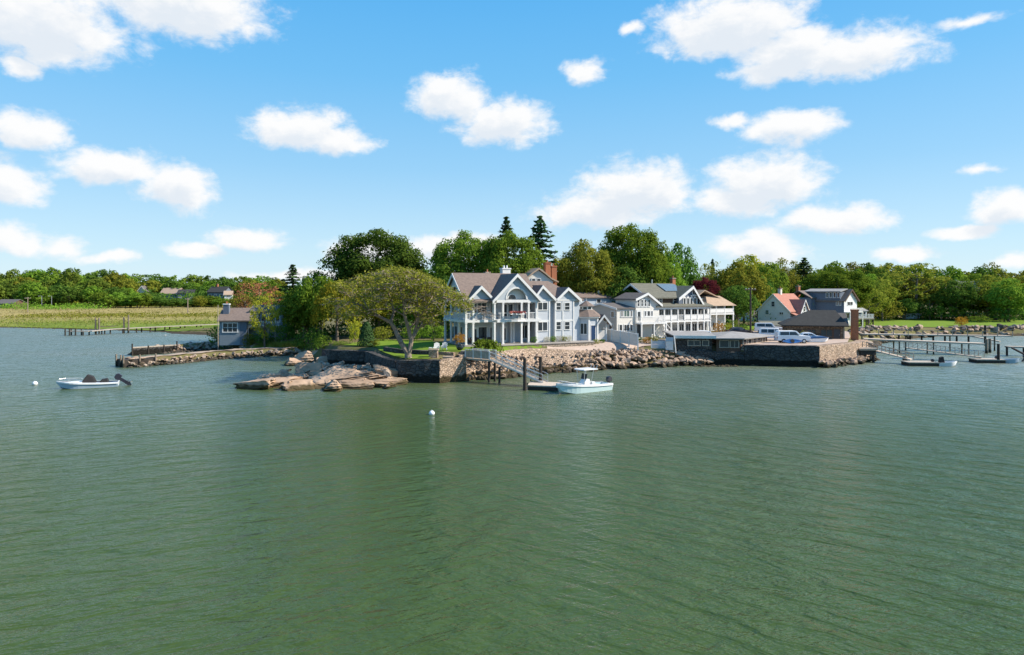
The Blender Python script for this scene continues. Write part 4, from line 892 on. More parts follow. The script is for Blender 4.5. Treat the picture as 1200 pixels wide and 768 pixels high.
def tan_house():
    f = Frame(37.5, 131, 30, 3.2)
    r = frame_thing(f, 'tan_roofed_house', 'white house with tan shingle roof and curved porch, tucked behind the solar-panel house', 'house')
    L_, W = 7.2, 8; d1 = f.z(367.5, 3, 0); pe = f.z(358.5, 3, 0)
    MB().box(0, 1.6, -1, L_-1, W, pe+.1).build('wall', M['cream'], r)
    a = [(-.4,-.4),(L_+.4,-.4),(L_+.4,W),(-.4,W)]; b = [(1.4,1.8),(L_-2.0,1.8),(L_-2.0,W-2),(1.4,W-2)]
    MB().add([(p[0],p[1],pe) for p in a]+[(p[0],p[1],pe+1.9) for p in b], [(0,1,2,3),(4,5,6,7)]+[(i,(i+1)%4,(i+1)%4+4,i+4) for i in range(4)]).build('roof', M['roof_tan'], r)
    MB().box(.2,2.0,pe+.9,L_-2.6,W-2.2,pe+1.5).build('dormer_wall', M['cream'], r)
    MB().ext(gable_prof(-2,L_-2.4,pe+1.35,pe+2.9,.6,.4,.18), 'y', 1.2, W).build('upper_roof', M['roof_tan'], r)
    window(r, TF(2.0), 3.6, pe+1.1, .9, .5, 2)
    MB().box(-.1,-.1,d1-.25,L_,1.6,d1).build('porch_deck', M['white'], r); railing(r, [(0,0),(L_-.1,0),(L_-.1,1.5)], d1, .9, solid=True)
    for u in (.1, 2.4, 4.7, L_-.15): post(r, u, .05, -.8, d1-.25, .22); post(r, u, .05, d1, pe, .2)
    for u in (1.3, 3.6): window(r, TF(1.6), u, d1+1.3, 1.1, 1.4, 2); window(r, TF(1.6), u, .9, 1.1, 1.5, 2)
tan_house()
def hill_house():
    d = 114; f = Frame(X(613, d), d, 20, 3.6)
    r = frame_thing(f, 'hill_house', 'cream house with curved eaves and two tall brick chimneys rising behind the blue-grey house', 'house')
    ze = f.z(329.5, 2, 0); zr = f.z(316.5, 2, 3.5)
    MB().box(.2,.4,-1,5.6,7,ze).build('wall', M['cream'], r)
    MB().ext([(.2,ze-.02),(5.6,ze-.02),(2.9,zr-.1)], 'y', .45, 6.9).build('gable', M['cream'], r)
    # bell-cast roof
    prof = [(-.7,ze-.25),(.6,ze+.3),(1.7,zr-.8),(2.9,zr),(4.1,zr-.8),(5.2,ze+.3),(6.5,ze-.25),(6.5,ze-.03),(5.2,ze+.55),(4.1,zr-.5),(2.9,zr+.28),(1.7,zr-.5),(.6,ze+.55),(-.7,ze-.03)]
    MB().ext(prof, 'y', 0, 7.3).build('roof', M['roof_tan'], r)
    for a, b in ((623,627.2),(629,633.5)): wpx(r, f, .4, a, b, 326.5, 330.2)
    for px, t in ((641.3, 309.2), (648.3, 313)):
        u = f.u(px, 2); chimney(r, u, 2, -1, f.z(t, u, 2), .95, .95, 'brick', 'brick', 1)
hill_house()
def red_roof_house():
    f = Frame(63.8, 157, 40, 2.8)
    r = frame_thing(f, 'red_roofed_house', 'white clapboard house with faded red roof and small cross gable', 'house')
    W, L_ = 7.9, 9.4; ez = f.z(364.5, 0, 0); zr = f.z(345.2, 0, W/2)
    MB().ext([(0,-1),(W,-1),(W,ez),(W/2,zr-.05),(0,ez)], 'x', 0, L_).build('wall', M['white'], r)
    ro = roof_gable(r, 'x', 0, W, 0, L_, ez, zr, 'roof_red', over=.35, eo=.2, th=.18); rake(r, 'x', 0, W, -.21, ez, zr, over=.35, w_=.2, d=-.08, parent=ro)
    u0, u1 = 2.6, 6.6; zg = f.z(351.8, 4.6, 0)
    g = MB().ext([(u0,-1),(u1,-1),(u1,ez-.3),((u0+u1)/2,zg-.05),(u0,ez-.3)], 'y', -1.2, 3).build('cross_gable', M['white'], r)
    MB().ext(gable_prof(u0,u1,ez-.3,zg,None,.3,.16), 'y', -1.5, 3).build('gable_roof', M['roof_red'], g); rake(r, 'y', u0, u1, -1.51, ez-.3, zg, None, .3, .2, -.07, parent=g)
    MB().add([(.2,-2.2,2.2),(2.5,-2.2,2.2),(2.5,0,3.1),(.2,0,3.1),(.2,-2.2,2.35),(2.5,-2.2,2.35),(2.5,0,3.25),(.2,0,3.25)], [(0,1,2,3),(4,5,6,7),(0,1,5,4),(1,2,6,5),(2,3,7,6),(3,0,4,7)]).build('porch_roof', M['roof_red'], r)
    MB().box(.4,-2,-1,2.4,-.02,2.2).build('porch_wall', M['white'], r)
    lpx(r, f, 0, 904, 908, 353.5, 359.5, 1, 2); lpx(r, f, 0, 897, 901, 363.5, 368.5, 1, 2, glass='glass_pale'); lpx(r, f, 0, 913.5, 918, 366, 369, 2)
    window(r, TF(-1.2), 4.6, ez+.4, .8, 1.1, 1, 2); window(r, TF(-1.2), 3.7, ez-1.9, .8, 1.2); window(r, TF(-1.2), 5.5, ez-1.9, .8, 1.2); window(r, TF(0), 8.0, ez-1.4, .8, 1.2)
    chimney(r, 3.1, 4.0, zr-1, f.z(338.8, 3.1, 4), .7, .7, 'cream', 'smallstone')
red_roof_house()
def slate_house():
    f = Frame(80.2, 165, 35, 2.8)
    r = frame_thing(f, 'slate_blue_house', 'tall slate-blue shingled house with sunlit white gable end, right of the red roof', 'house')
    W, D = 5.9, 10.7; ez = f.z(352, 0, 0); zr = f.z(339.8, 3, 0); zd = f.z(341.5, 0, 1)
    MB().ext([(0,-1),(W,-1),(W,ez),(W/2,zr-.05),(0,ez)], 'y', 0, D).build('wall', M['slate_siding'], r)
    MB().ext([(.05,-1),(W-.05,-1),(W-.05,ez-.05),(W/2,zr-.1),(.05,ez-.05)], 'y', -.06, 0).build('gable_front', M['white'], r)
    ro = MB().ext(gable_prof(0,W,ez,zr,None,.4,.18), 'y', -.5, D+.3).build('roof', M['roof_brown'], r); rake(r, 'y', 0, W, -.51, ez, zr, None, .4, .25, -.07, mat='brown_shingle', parent=ro)
    dm = MB().box(-.06,.9,ez-.3,W/2,D-.6,zd-.15).build('dormer', M['slate_siding'], r)
    MB().add([(-.4,.6,zd-.2),(W/2,.6,zr+.1),(W/2,D-.3,zr+.1),(-.4,D-.3,zd-.2),(-.4,.6,zd),(W/2,.6,zr+.28),(W/2,D-.3,zr+.28),(-.4,D-.3,zd)], [(0,1,2,3),(4,5,6,7),(0,1,5,4),(1,2,6,5),(2,3,7,6),(3,0,4,7)]).build('dormer_roof', M['roof_flat'], dm)
    for a, b in ((968.2,970.5),(972.6,975),(977,979.4),(981.3,983.6)): lpx(r, f, -.06, a, b, 343, 349)
    for a, b in ((980,982.2),(983.4,985.6)): lpx(r, f, 0, a, b, 352.5, 358)
    MB().box(-.05,0,ez-.25,.0,D,ez-.1).build('belt_board', M['white'], r)
    wpx(r, f, -.06, 993, 999, 353.8, 358, 2); wpx(r, f, -.06, 992, 998, 367, 373, 2)
    MB().box(-.1,-1.6,f.z(365.6,2,0)-.15,W,-.07,f.z(365.6,2,0)).build('balcony_deck', M['white'], r); railing(r, [(0,-1.5),(W,-1.5)], f.z(365.6,2,0), .9)
    for u in (.1, 3, W-.1): post(r, u, -1.5, -1, f.z(365.6,2,0)-.15, .18)
    # lower wing to the left
    w2 = MB().box(-2.2, D-3.5, -1, 0, D+3, f.z(349,-2,D)).build('side_wing', M['slate_siding'], r)
    MB().ext(gable_prof(D-3.5,D+3,f.z(349,-2,D),f.z(341.5,-2,D),None,.3,.18), 'x', -2.5, 1).build('wing_roof', M['roof_brown'], w2)
    chimney(r, 1.0, D+2, 6, f.z(336,0,D), .8, .8, 'brick')
slate_house()
def deck_house():
    d = 172; f = Frame(X(1004, d), d, 10, 2.6)
    r = frame_thing(f, 'white_deck_house', 'low white house on a raised deck with dark posts, behind the brick chimney', 'house')
    dz = f.z(373, 2, 0)
    MB().box(0,-.2,dz-.3,4.8,4,dz).build('deck', M['greywood'], r)
    for u in (.2,1.7,3.2,4.6):
        for v in (0,2.5): post(r, u, v, -2, dz-.3, .25, 'pile', 'post')
    MB().bar((.2,0,-.8),(1.7,0,dz-.4),.12,.12).build('brace', M['pile'], r); MB().bar((3.2,0,-.8),(4.6,0,dz-.4),.12,.12).build('brace', M['pile'], r)
    railing(r, [(0,-.15),(4.75,-.15),(4.75,2)], dz, .95)
    MB().box(.3,1.8,dz,4.2,5,f.z(364.5,2,2)).build('wall', M['white'], r)
    for u in (1,2.2,3.4): window(r, TF(1.8), u, dz+1.0, .8, 1.0)
    MB().ext(gable_prof(1.8,5,f.z(364.5,2,2),f.z(362,2,3),None,.3,.14), 'x', 0, 4.5).build('roof', M['roof_flat'], r)
deck_house()
def boathouse():
    d = 113.5; f = Frame(X(929, d), d+2.5, -16, 3.0)
    r = frame_thing(f, 'stone_boathouse', 'low stone building with big dark hip roof and brick end chimney on the parking yard', 'boathouse')
    L_ = f.u(988.5, 0); W = 7.0; ez = f.z(381.5, L_/2, -.6)+.25; rz = f.z(363.4, L_/2, W/2)
    MB().box(0,0,-.8,L_,W,ez).build('wall', stone_mat('brown_stone', [(.16,.12,.085),(.24,.18,.13),(.12,.09,.065)], 2.2, mortar=(.07,.055,.045)), r)
    o = .75; ra, rb = f.u(949.5, W/2), f.u(978.8, W/2)
    a = [(-o,-o),(L_+o,-o),(L_+o,W+o),(-o,W+o)]
    MB().add([(p[0],p[1],ez-.25) for p in a]+[(ra,W/2,rz),(rb,W/2,rz)]+[(p[0],p[1],ez-.42) for p in a], [(0,1,5,4),(1,2,5),(2,3,4,5),(3,0,4),(6,7,8,9),(0,1,7,6),(1,2,8,7),(2,3,9,8),(3,0,6,9)]).build('roof', M['roof_dark'], r)
    MB().ext([(1.0,-.8),(5.4,-.8),(5.4,ez+.2),(3.2,ez+1.5),(1.0,ez+.2)], 'x', L_-.1, L_+.35).build('end_wall', M['tan_siding'], r)
    e = MB().ext(gable_prof(.9,5.5,ez+.1,ez+1.6,3.2,.4,.16), 'x', L_-2, L_+.9).build('end_roof', M['roof_grey'], r)
    for u, w_ in ((1.6,1.3),(3.9,1.2),(6.2,1.7)): window(r, TF(0), u, .95, w_, 1.2, 2, frame='brown_shingle')
    door(r, TF(0), L_-1.0, -.3, .95, 2.0, 'door_dark', frame='brown_shingle')
    ux = f.u(1001.5, 1.5); chimney(r, ux, 1.5, -1, f.z(364.3, ux, 1.5), 1.0, 1.2, 'brick', 'brick', 0)
    # lean-to on the left
    d2 = 128; g = Frame(X(895, d2), d2, -6, 3.0)
    k = frame_thing(g, 'carport', 'low brown-roofed carport in front of the white red-roofed house', 'shed')
    w2 = g.u(926, 0); MB().add([(0,-.3,g.z(382.5,0,0)),(w2,-.3,g.z(382.5,0,0)),(w2,4.5,g.z(377,0,4.5)),(0,4.5,g.z(377,0,4.5)),(0,-.3,g.z(382.5,0,0)+.15),(w2,-.3,g.z(382.5,0,0)+.15),(w2,4.5,g.z(377,0,4.5)+.15),(0,4.5,g.z(377,0,4.5)+.15)], [(0,1,2,3),(4,5,6,7),(0,1,5,4),(1,2,6,5),(2,3,7,6),(3,0,4,7)]).build('roof', M['roof_olive'], k)
    for u in (.1, w2/2, w2-.1): post(k, u, 0, -.5, g.z(382.5,0,0), .16, 'brown_shingle', 'post'); post(k, u, 4.3, -.5, g.z(377.5,0,4.5), .16, 'brown_shingle', 'post')
    MB().box(.1,4.35,-.5,w2-.1,4.45,g.z(379,0,4.5)).build('back_wall', M['brown_shingle'], k)
boathouse()
def boat_sheds():
    # left, flat pale roof over the wall
    r = thing('boat_shed', 'flat pale-roofed boat shed built into the sea wall, left of the dark windows', 'shed', (0,0,0))
    A, B = (25.0,103.6), (30.0,102.9); zt = 4.25
    mb = MB(); mb.prism([(24.9,103.4),(30.1,102.75),(31.2,111),(25.2,112)], 1.6, zt-.02); mb.build('wall', M['darkstone'], r)
    MB().prism([(24.4,102.9),(30.5,102.1),(31.7,111.6),(24.8,112.6)], [zt,zt,zt+.1,zt+.1], [zt+.14,zt+.14,zt+.3,zt+.3]).build('roof', M['roof_flat'], r)
    MB().prism([(24.35,102.85),(30.55,102.05),(30.57,102.3),(24.38,103.05)], zt-.28, zt+.15).build('fascia', M['white'], r)
    T = Matrix.Translation((24.9,103.4,0)) @ Matrix.Rotation(math.atan2(-.65,5.2), 4, 'Z')
    window(r, T, 2.6, 3.25, 1.7, .7, 2, frame='greywood'); window(r, T, 4.3, 3.25, .8, .7, 1, frame='greywood')
    # right, grey pitched roof with windows
    r = thing('boat_shed', 'grey-roofed boat shed with dark windows on the sea wall, beside the parked white cars', 'shed', (0,0,0))
    P = [(30.75,102.7),(34.3,102.3),(40.6,108.6),(33,113.5)]; zt = 3.95
    mb = MB(); mb.prism(P, 1.6, zt-.05); mb.build('wall', M['brown_shingle'], r)
    c = (34.5,107.5)
    mb = MB(); Q = [(30.3,102.0),(34.6,101.5),(41.6,108.5),(32.6,114.6)]
    mb.add([(p[0],p[1],zt-.05) for p in Q]+[(p[0],p[1],zt+.1) for p in Q]+[(35.0,108.4,zt+.75)], [(0,1,2,3),(0,1,5,4),(1,2,6,5),(2,3,7,6),(3,0,4,7),(4,5,8),(5,6,8),(6,7,8),(7,4,8)]); mb.build('roof', M['roof_flat'], r)
    T = Matrix.Translation((30.75,102.7,0)) @ Matrix.Rotation(math.atan2(-.4,3.55), 4, 'Z')
    window(r, T, 1.15, 3.15, 1.25, .95, 1, frame='greywood'); window(r, T, 2.65, 3.15, 1.1, .95, 2, frame='greywood')
    T = Matrix.Translation((34.3,102.3,0)) @ Matrix.Rotation(math.atan2(6.3,6.3), 4, 'Z')
    for i in range(5): window(r, T, 1.2+i*1.6, 3.3, 1.0, .9, 1, frame='cream', glass='glass')
    MB().prism([(24.7,103.0),(30,102.55),(36.9,101.2),(36.9,103),(34.5,104),(25,106)], 1.4, 1.95).build('shed_floor', M['stonepave'], r)
boat_sheds()
def cottage():
    d = 124; f = Frame(X(257.2, d), d, 8, 2.4)
    r = frame_thing(f, 'shingled_cottage', 'grey-blue shingled cottage with brown roof and a three-part white window by the breakwater', 'cottage')
    u1 = f.u(281, 0); ez = f.z(375.3, 0, 0); rz = f.z(362.2, 2, 3.4)
    mb = MB(); mb.ext([(0,-1.2),(6.8,-1.2),(6.8,ez),(3.4,rz-.05),(0,ez)], 'x', 0, u1+1.2); mb.build('wall', M['slate_siding'], r)
    MB().box(-.02,-.03,-1.2,u1,.0,ez-.03).build('front_wall', M['cottage_siding'], r)
    ro = roof_gable(r, 'x', 0, 6.8, 0, u1+2.6, ez, rz, 'roof_brown', over=.45, eo=.35); rake(r, 'x', 0, 6.8, u1+2.96, ez, rz, over=.45, w_=.22, d=.08, mat='slate_siding', parent=ro)
    wpx(r, f, -.03, 261.2, 278.2, 378.8, 389.3, 3, 2, t=.16)
    chimney(r, .75, 1.9, ez-.5, f.z(357.3, .6, 1.9), 1.0, .9, 'slate_siding', 'white', 1)
    # glassed upper room and balcony
    a, b = f.u(288, 2.2), f.u(331, 2.2); dz = f.z(382.2, 6, 1)
    MB().box(u1+1.2, 2.2, -1, b, 8, f.z(365, 6, 2.2)).build('rear_wing', M['cottage_siding'], r)
    MB().ext(gable_prof(2.2,8,f.z(365,6,2.2),f.z(358.5,6,5),None,.4,.16), 'x', u1+1.2, b+.3).build('wing_roof', M['roof_grey'], r)
    MB().box(u1-.2, .3, dz-.25, b, 2.2, dz).build('balcony_deck', M['greywood'], r); railing(r, [(u1-.1,.35),(b-.1,.35)], dz, .9)
    for px in (291, 303, 314, 322.5, 330): post(r, f.u(px,.4), .45, -1, dz-.25, .2, 'greywood', 'post')
    for a, b in ((290,295),(297,303),(306,312),(316,321),(323,328)): wpx(r, f, 2.2, a, b, 368, 378, 1, 1)
cottage()
# ---------------------------------------------------------------- far houses
def simple_house(px0, px1, pyb, pye, pyr, d, deg, wall, roof, name, label, dep=8, nwin=3, mid=None, front_gable=False, ch=False):
    z0 = max(1.5, Z(pyb, d)); f = Frame(X(px0, d), d, deg, z0); r = frame_thing(f, name, label, 'house')
    L_ = f.u(px1, 0); ez = f.z(pye, L_/2, 0)
    if front_gable:
        zr = f.z(pyr, L_/2, 0); MB().ext([(0,-3),(L_,-3),(L_,ez),(L_/2,zr-.1),(0,ez)], 'y', 0, dep).build('wall', M[wall], r)
        ro = MB().ext(gable_prof(0,L_,ez,zr,None,.5,.25), 'y', -.6, dep+.5).build('roof', M[roof], r); rake(r, 'y', 0, L_, -.61, ez, zr, None, .5, .4, -.1, parent=ro)
    else:
        zr = f.z(pyr, L_/2, dep/2); MB().ext([(0,-3),(dep,-3),(dep,ez),(dep/2,zr-.1),(0,ez)], 'x', 0, L_).build('wall', M[wall], r)
        ro = roof_gable(r, 'x', 0, dep, 0, L_, ez, zr, roof, over=.5, eo=.5, th=.25); rake(r, 'x', 0, dep, -.51, ez, zr, over=.5, w_=.35, d=-.1, parent=ro)
    for i in range(nwin): window(r, TF(0), L_*(i+.5)/nwin, ez*.45, L_/nwin*.4, ez*.42, 2, t=.18)
    if ch: chimney(r, L_*.3, dep/2, ez, zr+1.5, 1.1, 1.1, 'brick')
    return r
simple_house(160.5, 171.5, 348, 342, 335.5, 395, 10, 'white', 'roof_grey', 'gabled_house', 'bright white gabled house among the trees across the marsh', 9, 2, front_gable=True)
simple_house(188, 208, 349, 344, 338, 398, -4, 'tan_siding', 'roof_tan', 'long_house', 'low brown-roofed house across the marsh, right of the white gabled house', 8, 4)
simple_house(208, 226, 350, 344, 340, 392, 12, 'slate_siding', 'roof_dark', 'dark_house', 'dark slate house half hidden in the trees across the marsh', 9, 3)
simple_house(243, 262, 350, 342.5, 336.5, 385, -8, 'slate_siding', 'roof_dark', 'dark_house', 'dark-roofed house with a brick chimney just above the cottage chimney', 10, 3, ch=True)
simple_house(263, 272, 349, 345.5, 341.5, 380, 20, 'white', 'roof_tan', 'small_white_house', 'small white house across the marsh behind the cottage roof', 7, 1)
simple_house(15, 27, 348, 344.5, 341.5, 396, 8, 'cream', 'roof_tan', 'small_house', 'small pinkish cream house far left below the wood', 8, 2)
simple_house(-6, 14, 361, 356, 351.5, 345, -6, 'brown_shingle', 'roof_grey', 'low_barn', 'low dark red-brown barn at the left edge of the marsh', 9, 2)
simple_house(930, 943, 349, 341, 335, 215, 25, 'pale_siding', 'roof_grey', 'pale_house', 'pale house glimpsed among trees above the red roof', 8, 2, ch=True)
simple_house(882, 892, 381, 371, 366, 190, 15, 'white', 'roof_grey', 'white_cottage', 'white cottage glimpsed behind the tall utility pole', 7, 2)

# ================================================================== BOATS, CARS, DOCKS, SMALL THINGS
def hull_mesh(mb, Lh, B, free, stations=14, deadrise=.25, bow_rise=.35, draft=.3, full=.6, deck=-.25, transom=.92):
    """open boat hull: stern at x=0, bow at x=Lh, waterline z=0"""
    rings = []
    for i in range(stations+1):
        t = i/stations; x = Lh*t
        k = 1.0 if t < full else max(0.0, 1-((t-full)/(1-full))**2.2); k *= transom + (1-transom)*min(1, t*3)
        hb = B/2*k; sh = free + bow_rise*t*t; fwd = max(0, (t-.8)/.2)
        kz = -draft*(1-fwd**1.6) + (sh-.08)*fwd**3.0; ch = -draft*.35 + (sh*.55)*max(0,(t-.55)/.45)**2; ch = min(ch, sh-.05)
        hb = max(hb, .03); c = hb*.86
        rings.append([(x,-hb,sh),(x,-c,max(ch,kz+.01)),(x,0,kz),(x,c,max(ch,kz+.01)),(x,hb,sh),(x,hb-.0,sh+.001),(x,max(.015,hb-.13),sh+.0),(x,max(.012,hb-.16),sh+deck),(x,-max(.012,hb-.16),sh+deck),(x,-max(.015,hb-.13),sh+.0)])
    m = len(rings[0]); vs = [v for r in rings for v in r]; fs = []
    for i in range(len(rings)-1):
        for k in range(m): fs.append((i*m+k, i*m+(k+1) % m, (i+1)*m+(k+1) % m, (i+1)*m+k))
    fs.append(list(range(m))); fs.append(list(range((len(rings)-1)*m, len(rings)*m)))
    mb.add(vs, fs); return rings
def outboard(root, x, y, z, tilt, mat='motor', s=1.0):
    Tm = Matrix.Translation((x, y, z)) @ Matrix.Rotation(tilt, 4, 'Y')
    mb = MB(Tm); pr = [(-.34,.0),(.16,.0),(.20,.28),(.10,.46),(-.18,.50),(-.36,.34)]; mb.ext([(a*s,b*s) for a, b in pr], 'y', -.18*s, .18*s)
    o = mb.build('outboard_motor', M[mat], root, bevel=.05*s)
    mb = MB(Tm); mb.ext([(-.16*s,.02),(.10*s,.02),(.06*s,-.75*s),(-.20*s,-.75*s)], 'y', -.07*s, .07*s); mb.box(-.30*s,-.16*s,-.62*s,.12*s,.16*s,-.58*s); mb.ext([(-.26*s,-.72*s),(.10*s,-.72*s),(.02*s,-1.05*s),(-.12*s,-1.05*s)], 'y', -.03*s, .03*s); mb.build('lower_unit', M[mat], o)
    mb = MB(Tm); 
    for k in range(3):
        a = k*2.094; mb.bar((-.31*s, 0, -.82*s), (-.31*s, .17*s*math.cos(a), -.82*s+.17*s*math.sin(a)), .09*s, .02)
    mb.build('propeller', M['alu'], o)
    return o
def center_console():
    # bow toward the left and nearer, moored at the float
    b = Vector((X(652,73.6), 73.6)); s = Vector((X(711.5,77.6), 77.6)); d = b-s; Lh = d.length
    r = thing('motor_boat', 'white and aqua centre-console boat with white T-top, moored at the float', 'boat', (s.x, s.y, 0), math.atan2(d.y, d.x))
    mb = MB(); rg = hull_mesh(mb, Lh, 2.15, .72, bow_rise=.42, draft=.22, deck=-.42); h = mb.build('hull', M['aqua'], r, smooth=False)
    mb = MB()
    for k in (0, 4):
        for i in range(len(rg)-1):
            a, c = rg[i][k], rg[i+1][k]; sg = 1 if a[1] > 0 else -1
            mb.add([(a[0],a[1]+sg*.05,a[2]+.05),(c[0],c[1]+sg*.05,c[2]+.05),(c[0],c[1]-sg*min(.2,abs(c[1])*.9),c[2]+.06),(a[0],a[1]-sg*min(.2,abs(a[1])*.9),a[2]+.06),
                    (a[0],a[1]+sg*.05,a[2]-.16),(c[0],c[1]+sg*.05,c[2]-.16)], [(0,1,2,3),(0,1,5,4)])
    mb.build('gunwale', M['gelcoat'], r)
    MB().box(.0,-.95,.35,.12,.95,.74).build('transom', M['gelcoat'], r)
    MB().ext([(Lh*.66,.5),(Lh*.93,.7),(Lh*.93,1.02),(Lh*.66,.92)], 'y', -.28, .28).build('foredeck', M['gelcoat'], r)
    cx = Lh*.46
    c = MB().ext([(cx-.4,.32),(cx+.45,.32),(cx+.38,1.0),(cx+.05,1.42),(cx-.4,1.38)], 'y', -.45, .45).build('console', M['gelcoat'], r, bevel=.04)
    MB().ext([(cx+.10,1.38),(cx+.15,1.38),(cx-.02,1.95),(cx-.07,1.95)], 'y', -.45, .45).build('windscreen', M['glass'], c)
    MB().lathe([(.18,0),(.2,.02),(.18,.04)], (cx-.5,0,1.2), 12).build('wheel', M['rubber'], c)
    MB().box(cx-1.15,-.5,.32,cx-.7,.5,1.05).build('leaning_post', M['gelcoat'], r, bevel=.05)
    MB().box(cx+.5,-.35,.32,cx+.95,.35,.78).build('console_seat', M['gelcoat'], r, bevel=.05)
    tt = MB().prism([(cx-1.25,-.85),(cx+.75,-.85),(cx+1.0,-.5),(cx+1.0,.5),(cx+.75,.85),(cx-1.25,.85)], 2.42, 2.52).build('t_top', M['gelcoat'], r, bevel=.03)
    for x0, x1 in ((cx-.45,cx-.75),(cx+.4,cx+.55)):
        for y in (-.48,.48): MB().tube((x0,y,.35),(x1,y*1.4,2.43),.035).build('t_top_post', M['alu'], tt)
    for y in (-.5,0,.5): MB().tube((cx-1.3,y,2.5),(cx-1.45,y,2.85),.025).build('rod_holder', M['alu'], tt)
    outboard(r, -.2, 0, .85, R(4), s=1.15)
    mb = MB()
    for sg in (-1,1): mb.tube((Lh*.6,sg*.85,.98),(Lh*.88,sg*.45,1.35),.02); mb.tube((Lh*.88,sg*.45,1.35),(Lh*.985,0,1.42),.02); mb.tube((Lh*.75,sg*.68,.95),(Lh*.75,sg*.66,1.18),.018)
    mb.build('bow_rail', M['alu'], r)
center_console()
def grey_runabout():
    b = Vector((X(66,77.5), 77.5)); s = Vector((X(139,80.2), 80.2)); d = b-s; Lh = d.length
    r = thing('motor_boat', 'long low grey-blue motor boat with black canvas cover, alone on the water at left', 'boat', (s.x, s.y, 0), math.atan2(d.y, d.x))
    mb = MB(); rg = hull_mesh(mb, Lh, 2.1, .48, bow_rise=.34, draft=.2, deck=-.2); mb.build('hull', M['bluehull'], r)
    mb = MB()
    for k in (0, 4):
        for i in range(len(rg)-1):
            a, c = rg[i][k], rg[i+1][k]; sg = 1 if a[1] > 0 else -1
            mb.add([(a[0],a[1]+sg*.05,a[2]+.06),(c[0],c[1]+sg*.05,c[2]+.06),(c[0],c[1]-sg*min(.25,abs(c[1])*.9),c[2]+.07),(a[0],a[1]-sg*min(.25,abs(a[1])*.9),a[2]+.07),(a[0],a[1]+sg*.05,a[2]-.1),(c[0],c[1]+sg*.05,c[2]-.1)], [(0,1,2,3),(0,1,5,4)])
    mb.build('gunwale', M['gelcoat'], r)
    MB().prism([(x,-max(.02,1.0*k)) for x, k in ((Lh*.58,.95),(Lh*.72,.8),(Lh*.86,.5),(Lh*.97,.08))]+[(x,max(.02,1.0*k)) for x, k in ((Lh*.97,.08),(Lh*.86,.5),(Lh*.72,.8),(Lh*.58,.95))], .52, .72).build('foredeck', M['gelcoat'], r)
    cx = Lh*.5
    c = MB(); c.add([(cx-.85,-.75,.5),(cx+.75,-.75,.5),(cx+.75,.75,.5),(cx-.85,.75,.5),(cx-.55,-.5,1.25),(cx+.05,-.45,1.5),(cx+.05,.45,1.5),(cx-.55,.5,1.25)], [(0,3,2,1),(4,5,6,7),(0,1,5,4),(1,2,6,5),(2,3,7,6),(3,0,4,7)])
    c.build('console_cover', M['canvas'], r, bevel=.08)
    MB().add([(cx-2.1,-.6,.48),(cx-1.1,-.6,.48),(cx-1.1,.6,.48),(cx-2.1,.6,.48),(cx-1.95,-.5,.95),(cx-1.35,-.5,.85),(cx-1.35,.5,.85),(cx-1.95,.5,.95)], [(0,3,2,1),(4,5,6,7),(0,1,5,4),(1,2,6,5),(2,3,7,6),(3,0,4,7)]).build('seat_cover', M['canvas'], r, bevel=.06)
    outboard(r, -.12, 0, .80, R(52), s=1.35)
    mb = MB()
    for sg in (-1,1):
        mb.tube((Lh*.58,sg*.85,.8),(Lh*.62,sg*.84,1.02),.02); mb.tube((Lh*.62,sg*.84,1.02),(Lh*.86,sg*.45,1.12),.02); mb.tube((Lh*.86,sg*.45,1.12),(Lh*.97,0,1.12),.02); mb.tube((Lh*.8,sg*.55,.8),(Lh*.8,sg*.55,1.1),.016)
    mb.build('bow_rail', M['alu'], r)
    MB().box(-.05,-.8,.2,.06,.8,.55).build('transom', M['gelcoat'], r)
grey_runabout()
def skiff(px0, px1, py, d0, d1, hullmat, label, cover=True, motor=True):
    s = Vector((X(px0,d0), d0)); b = Vector((X(px1,d1), d1)); d = b-s; Lh = d.length
    r = thing('skiff', label, 'boat', (s.x, s.y, 0), math.atan2(d.y, d.x))
    mb = MB(); hull_mesh(mb, Lh, 1.75, .5, bow_rise=.3, draft=.18, deck=-.32, full=.5); mb.build('hull', M[hullmat], r)
    for t in (.25, .55): MB().box(Lh*t-.14,-.68,.34,Lh*t+.14,.68,.40).build('thwart', M['palewood'], r)
    if cover: MB().add([(Lh*.22,-.5,.3),(Lh*.46,-.5,.3),(Lh*.46,.5,.3),(Lh*.22,.5,.3),(Lh*.25,-.4,1.25),(Lh*.40,-.4,1.4),(Lh*.40,.4,1.4),(Lh*.25,.4,1.25)], [(0,3,2,1),(4,5,6,7),(0,1,5,4),(1,2,6,5),(2,3,7,6),(3,0,4,7)]).build('console_cover', M['canvas'], r, bevel=.06)
    if motor: outboard(r, -.15, 0, .6, R(20), s=.8)
    return r
skiff(1094, 1121.5, 428, 101.5, 100.6, 'gelcoat', 'small white skiff with a dark covered console, moored beside the right float')
skiff(1169, 1195, 427, 106, 104.5, 'bluehull', 'pale skiff with raised outboard at the far right float, right of the piling', False)
skiff(1202, 1226, 426, 107, 106, 'gelcoat', 'white skiff at the right edge beyond the float', False)
def laid_up_boat():
    d = 208; a = X(1059, d); b = X(1081, d); z0 = h1(a+2, d)+.5
    r = thing('covered_boat', 'long pale boat laid up at the back of the far lawn, under the trees', 'boat', (a, d, z0), R(3))
    Lh = b-a; mb = MB(); hull_mesh(mb, Lh, 2.0, .9, bow_rise=.3, draft=.35, deck=-.1); mb.build('hull', M['bluehull'], r)
    MB().ext([(.2,.95),(Lh*.9,1.15),(Lh*.55,1.55),(.6,1.35)], 'y', -.5, .5).build('cover', M['gelcoat'], r)
    for x in (1.2, Lh*.7): MB().box(x-.1,-.7,-.5,x+.1,.7,.0).build('cradle', M['deckwood'], r)
laid_up_boat()
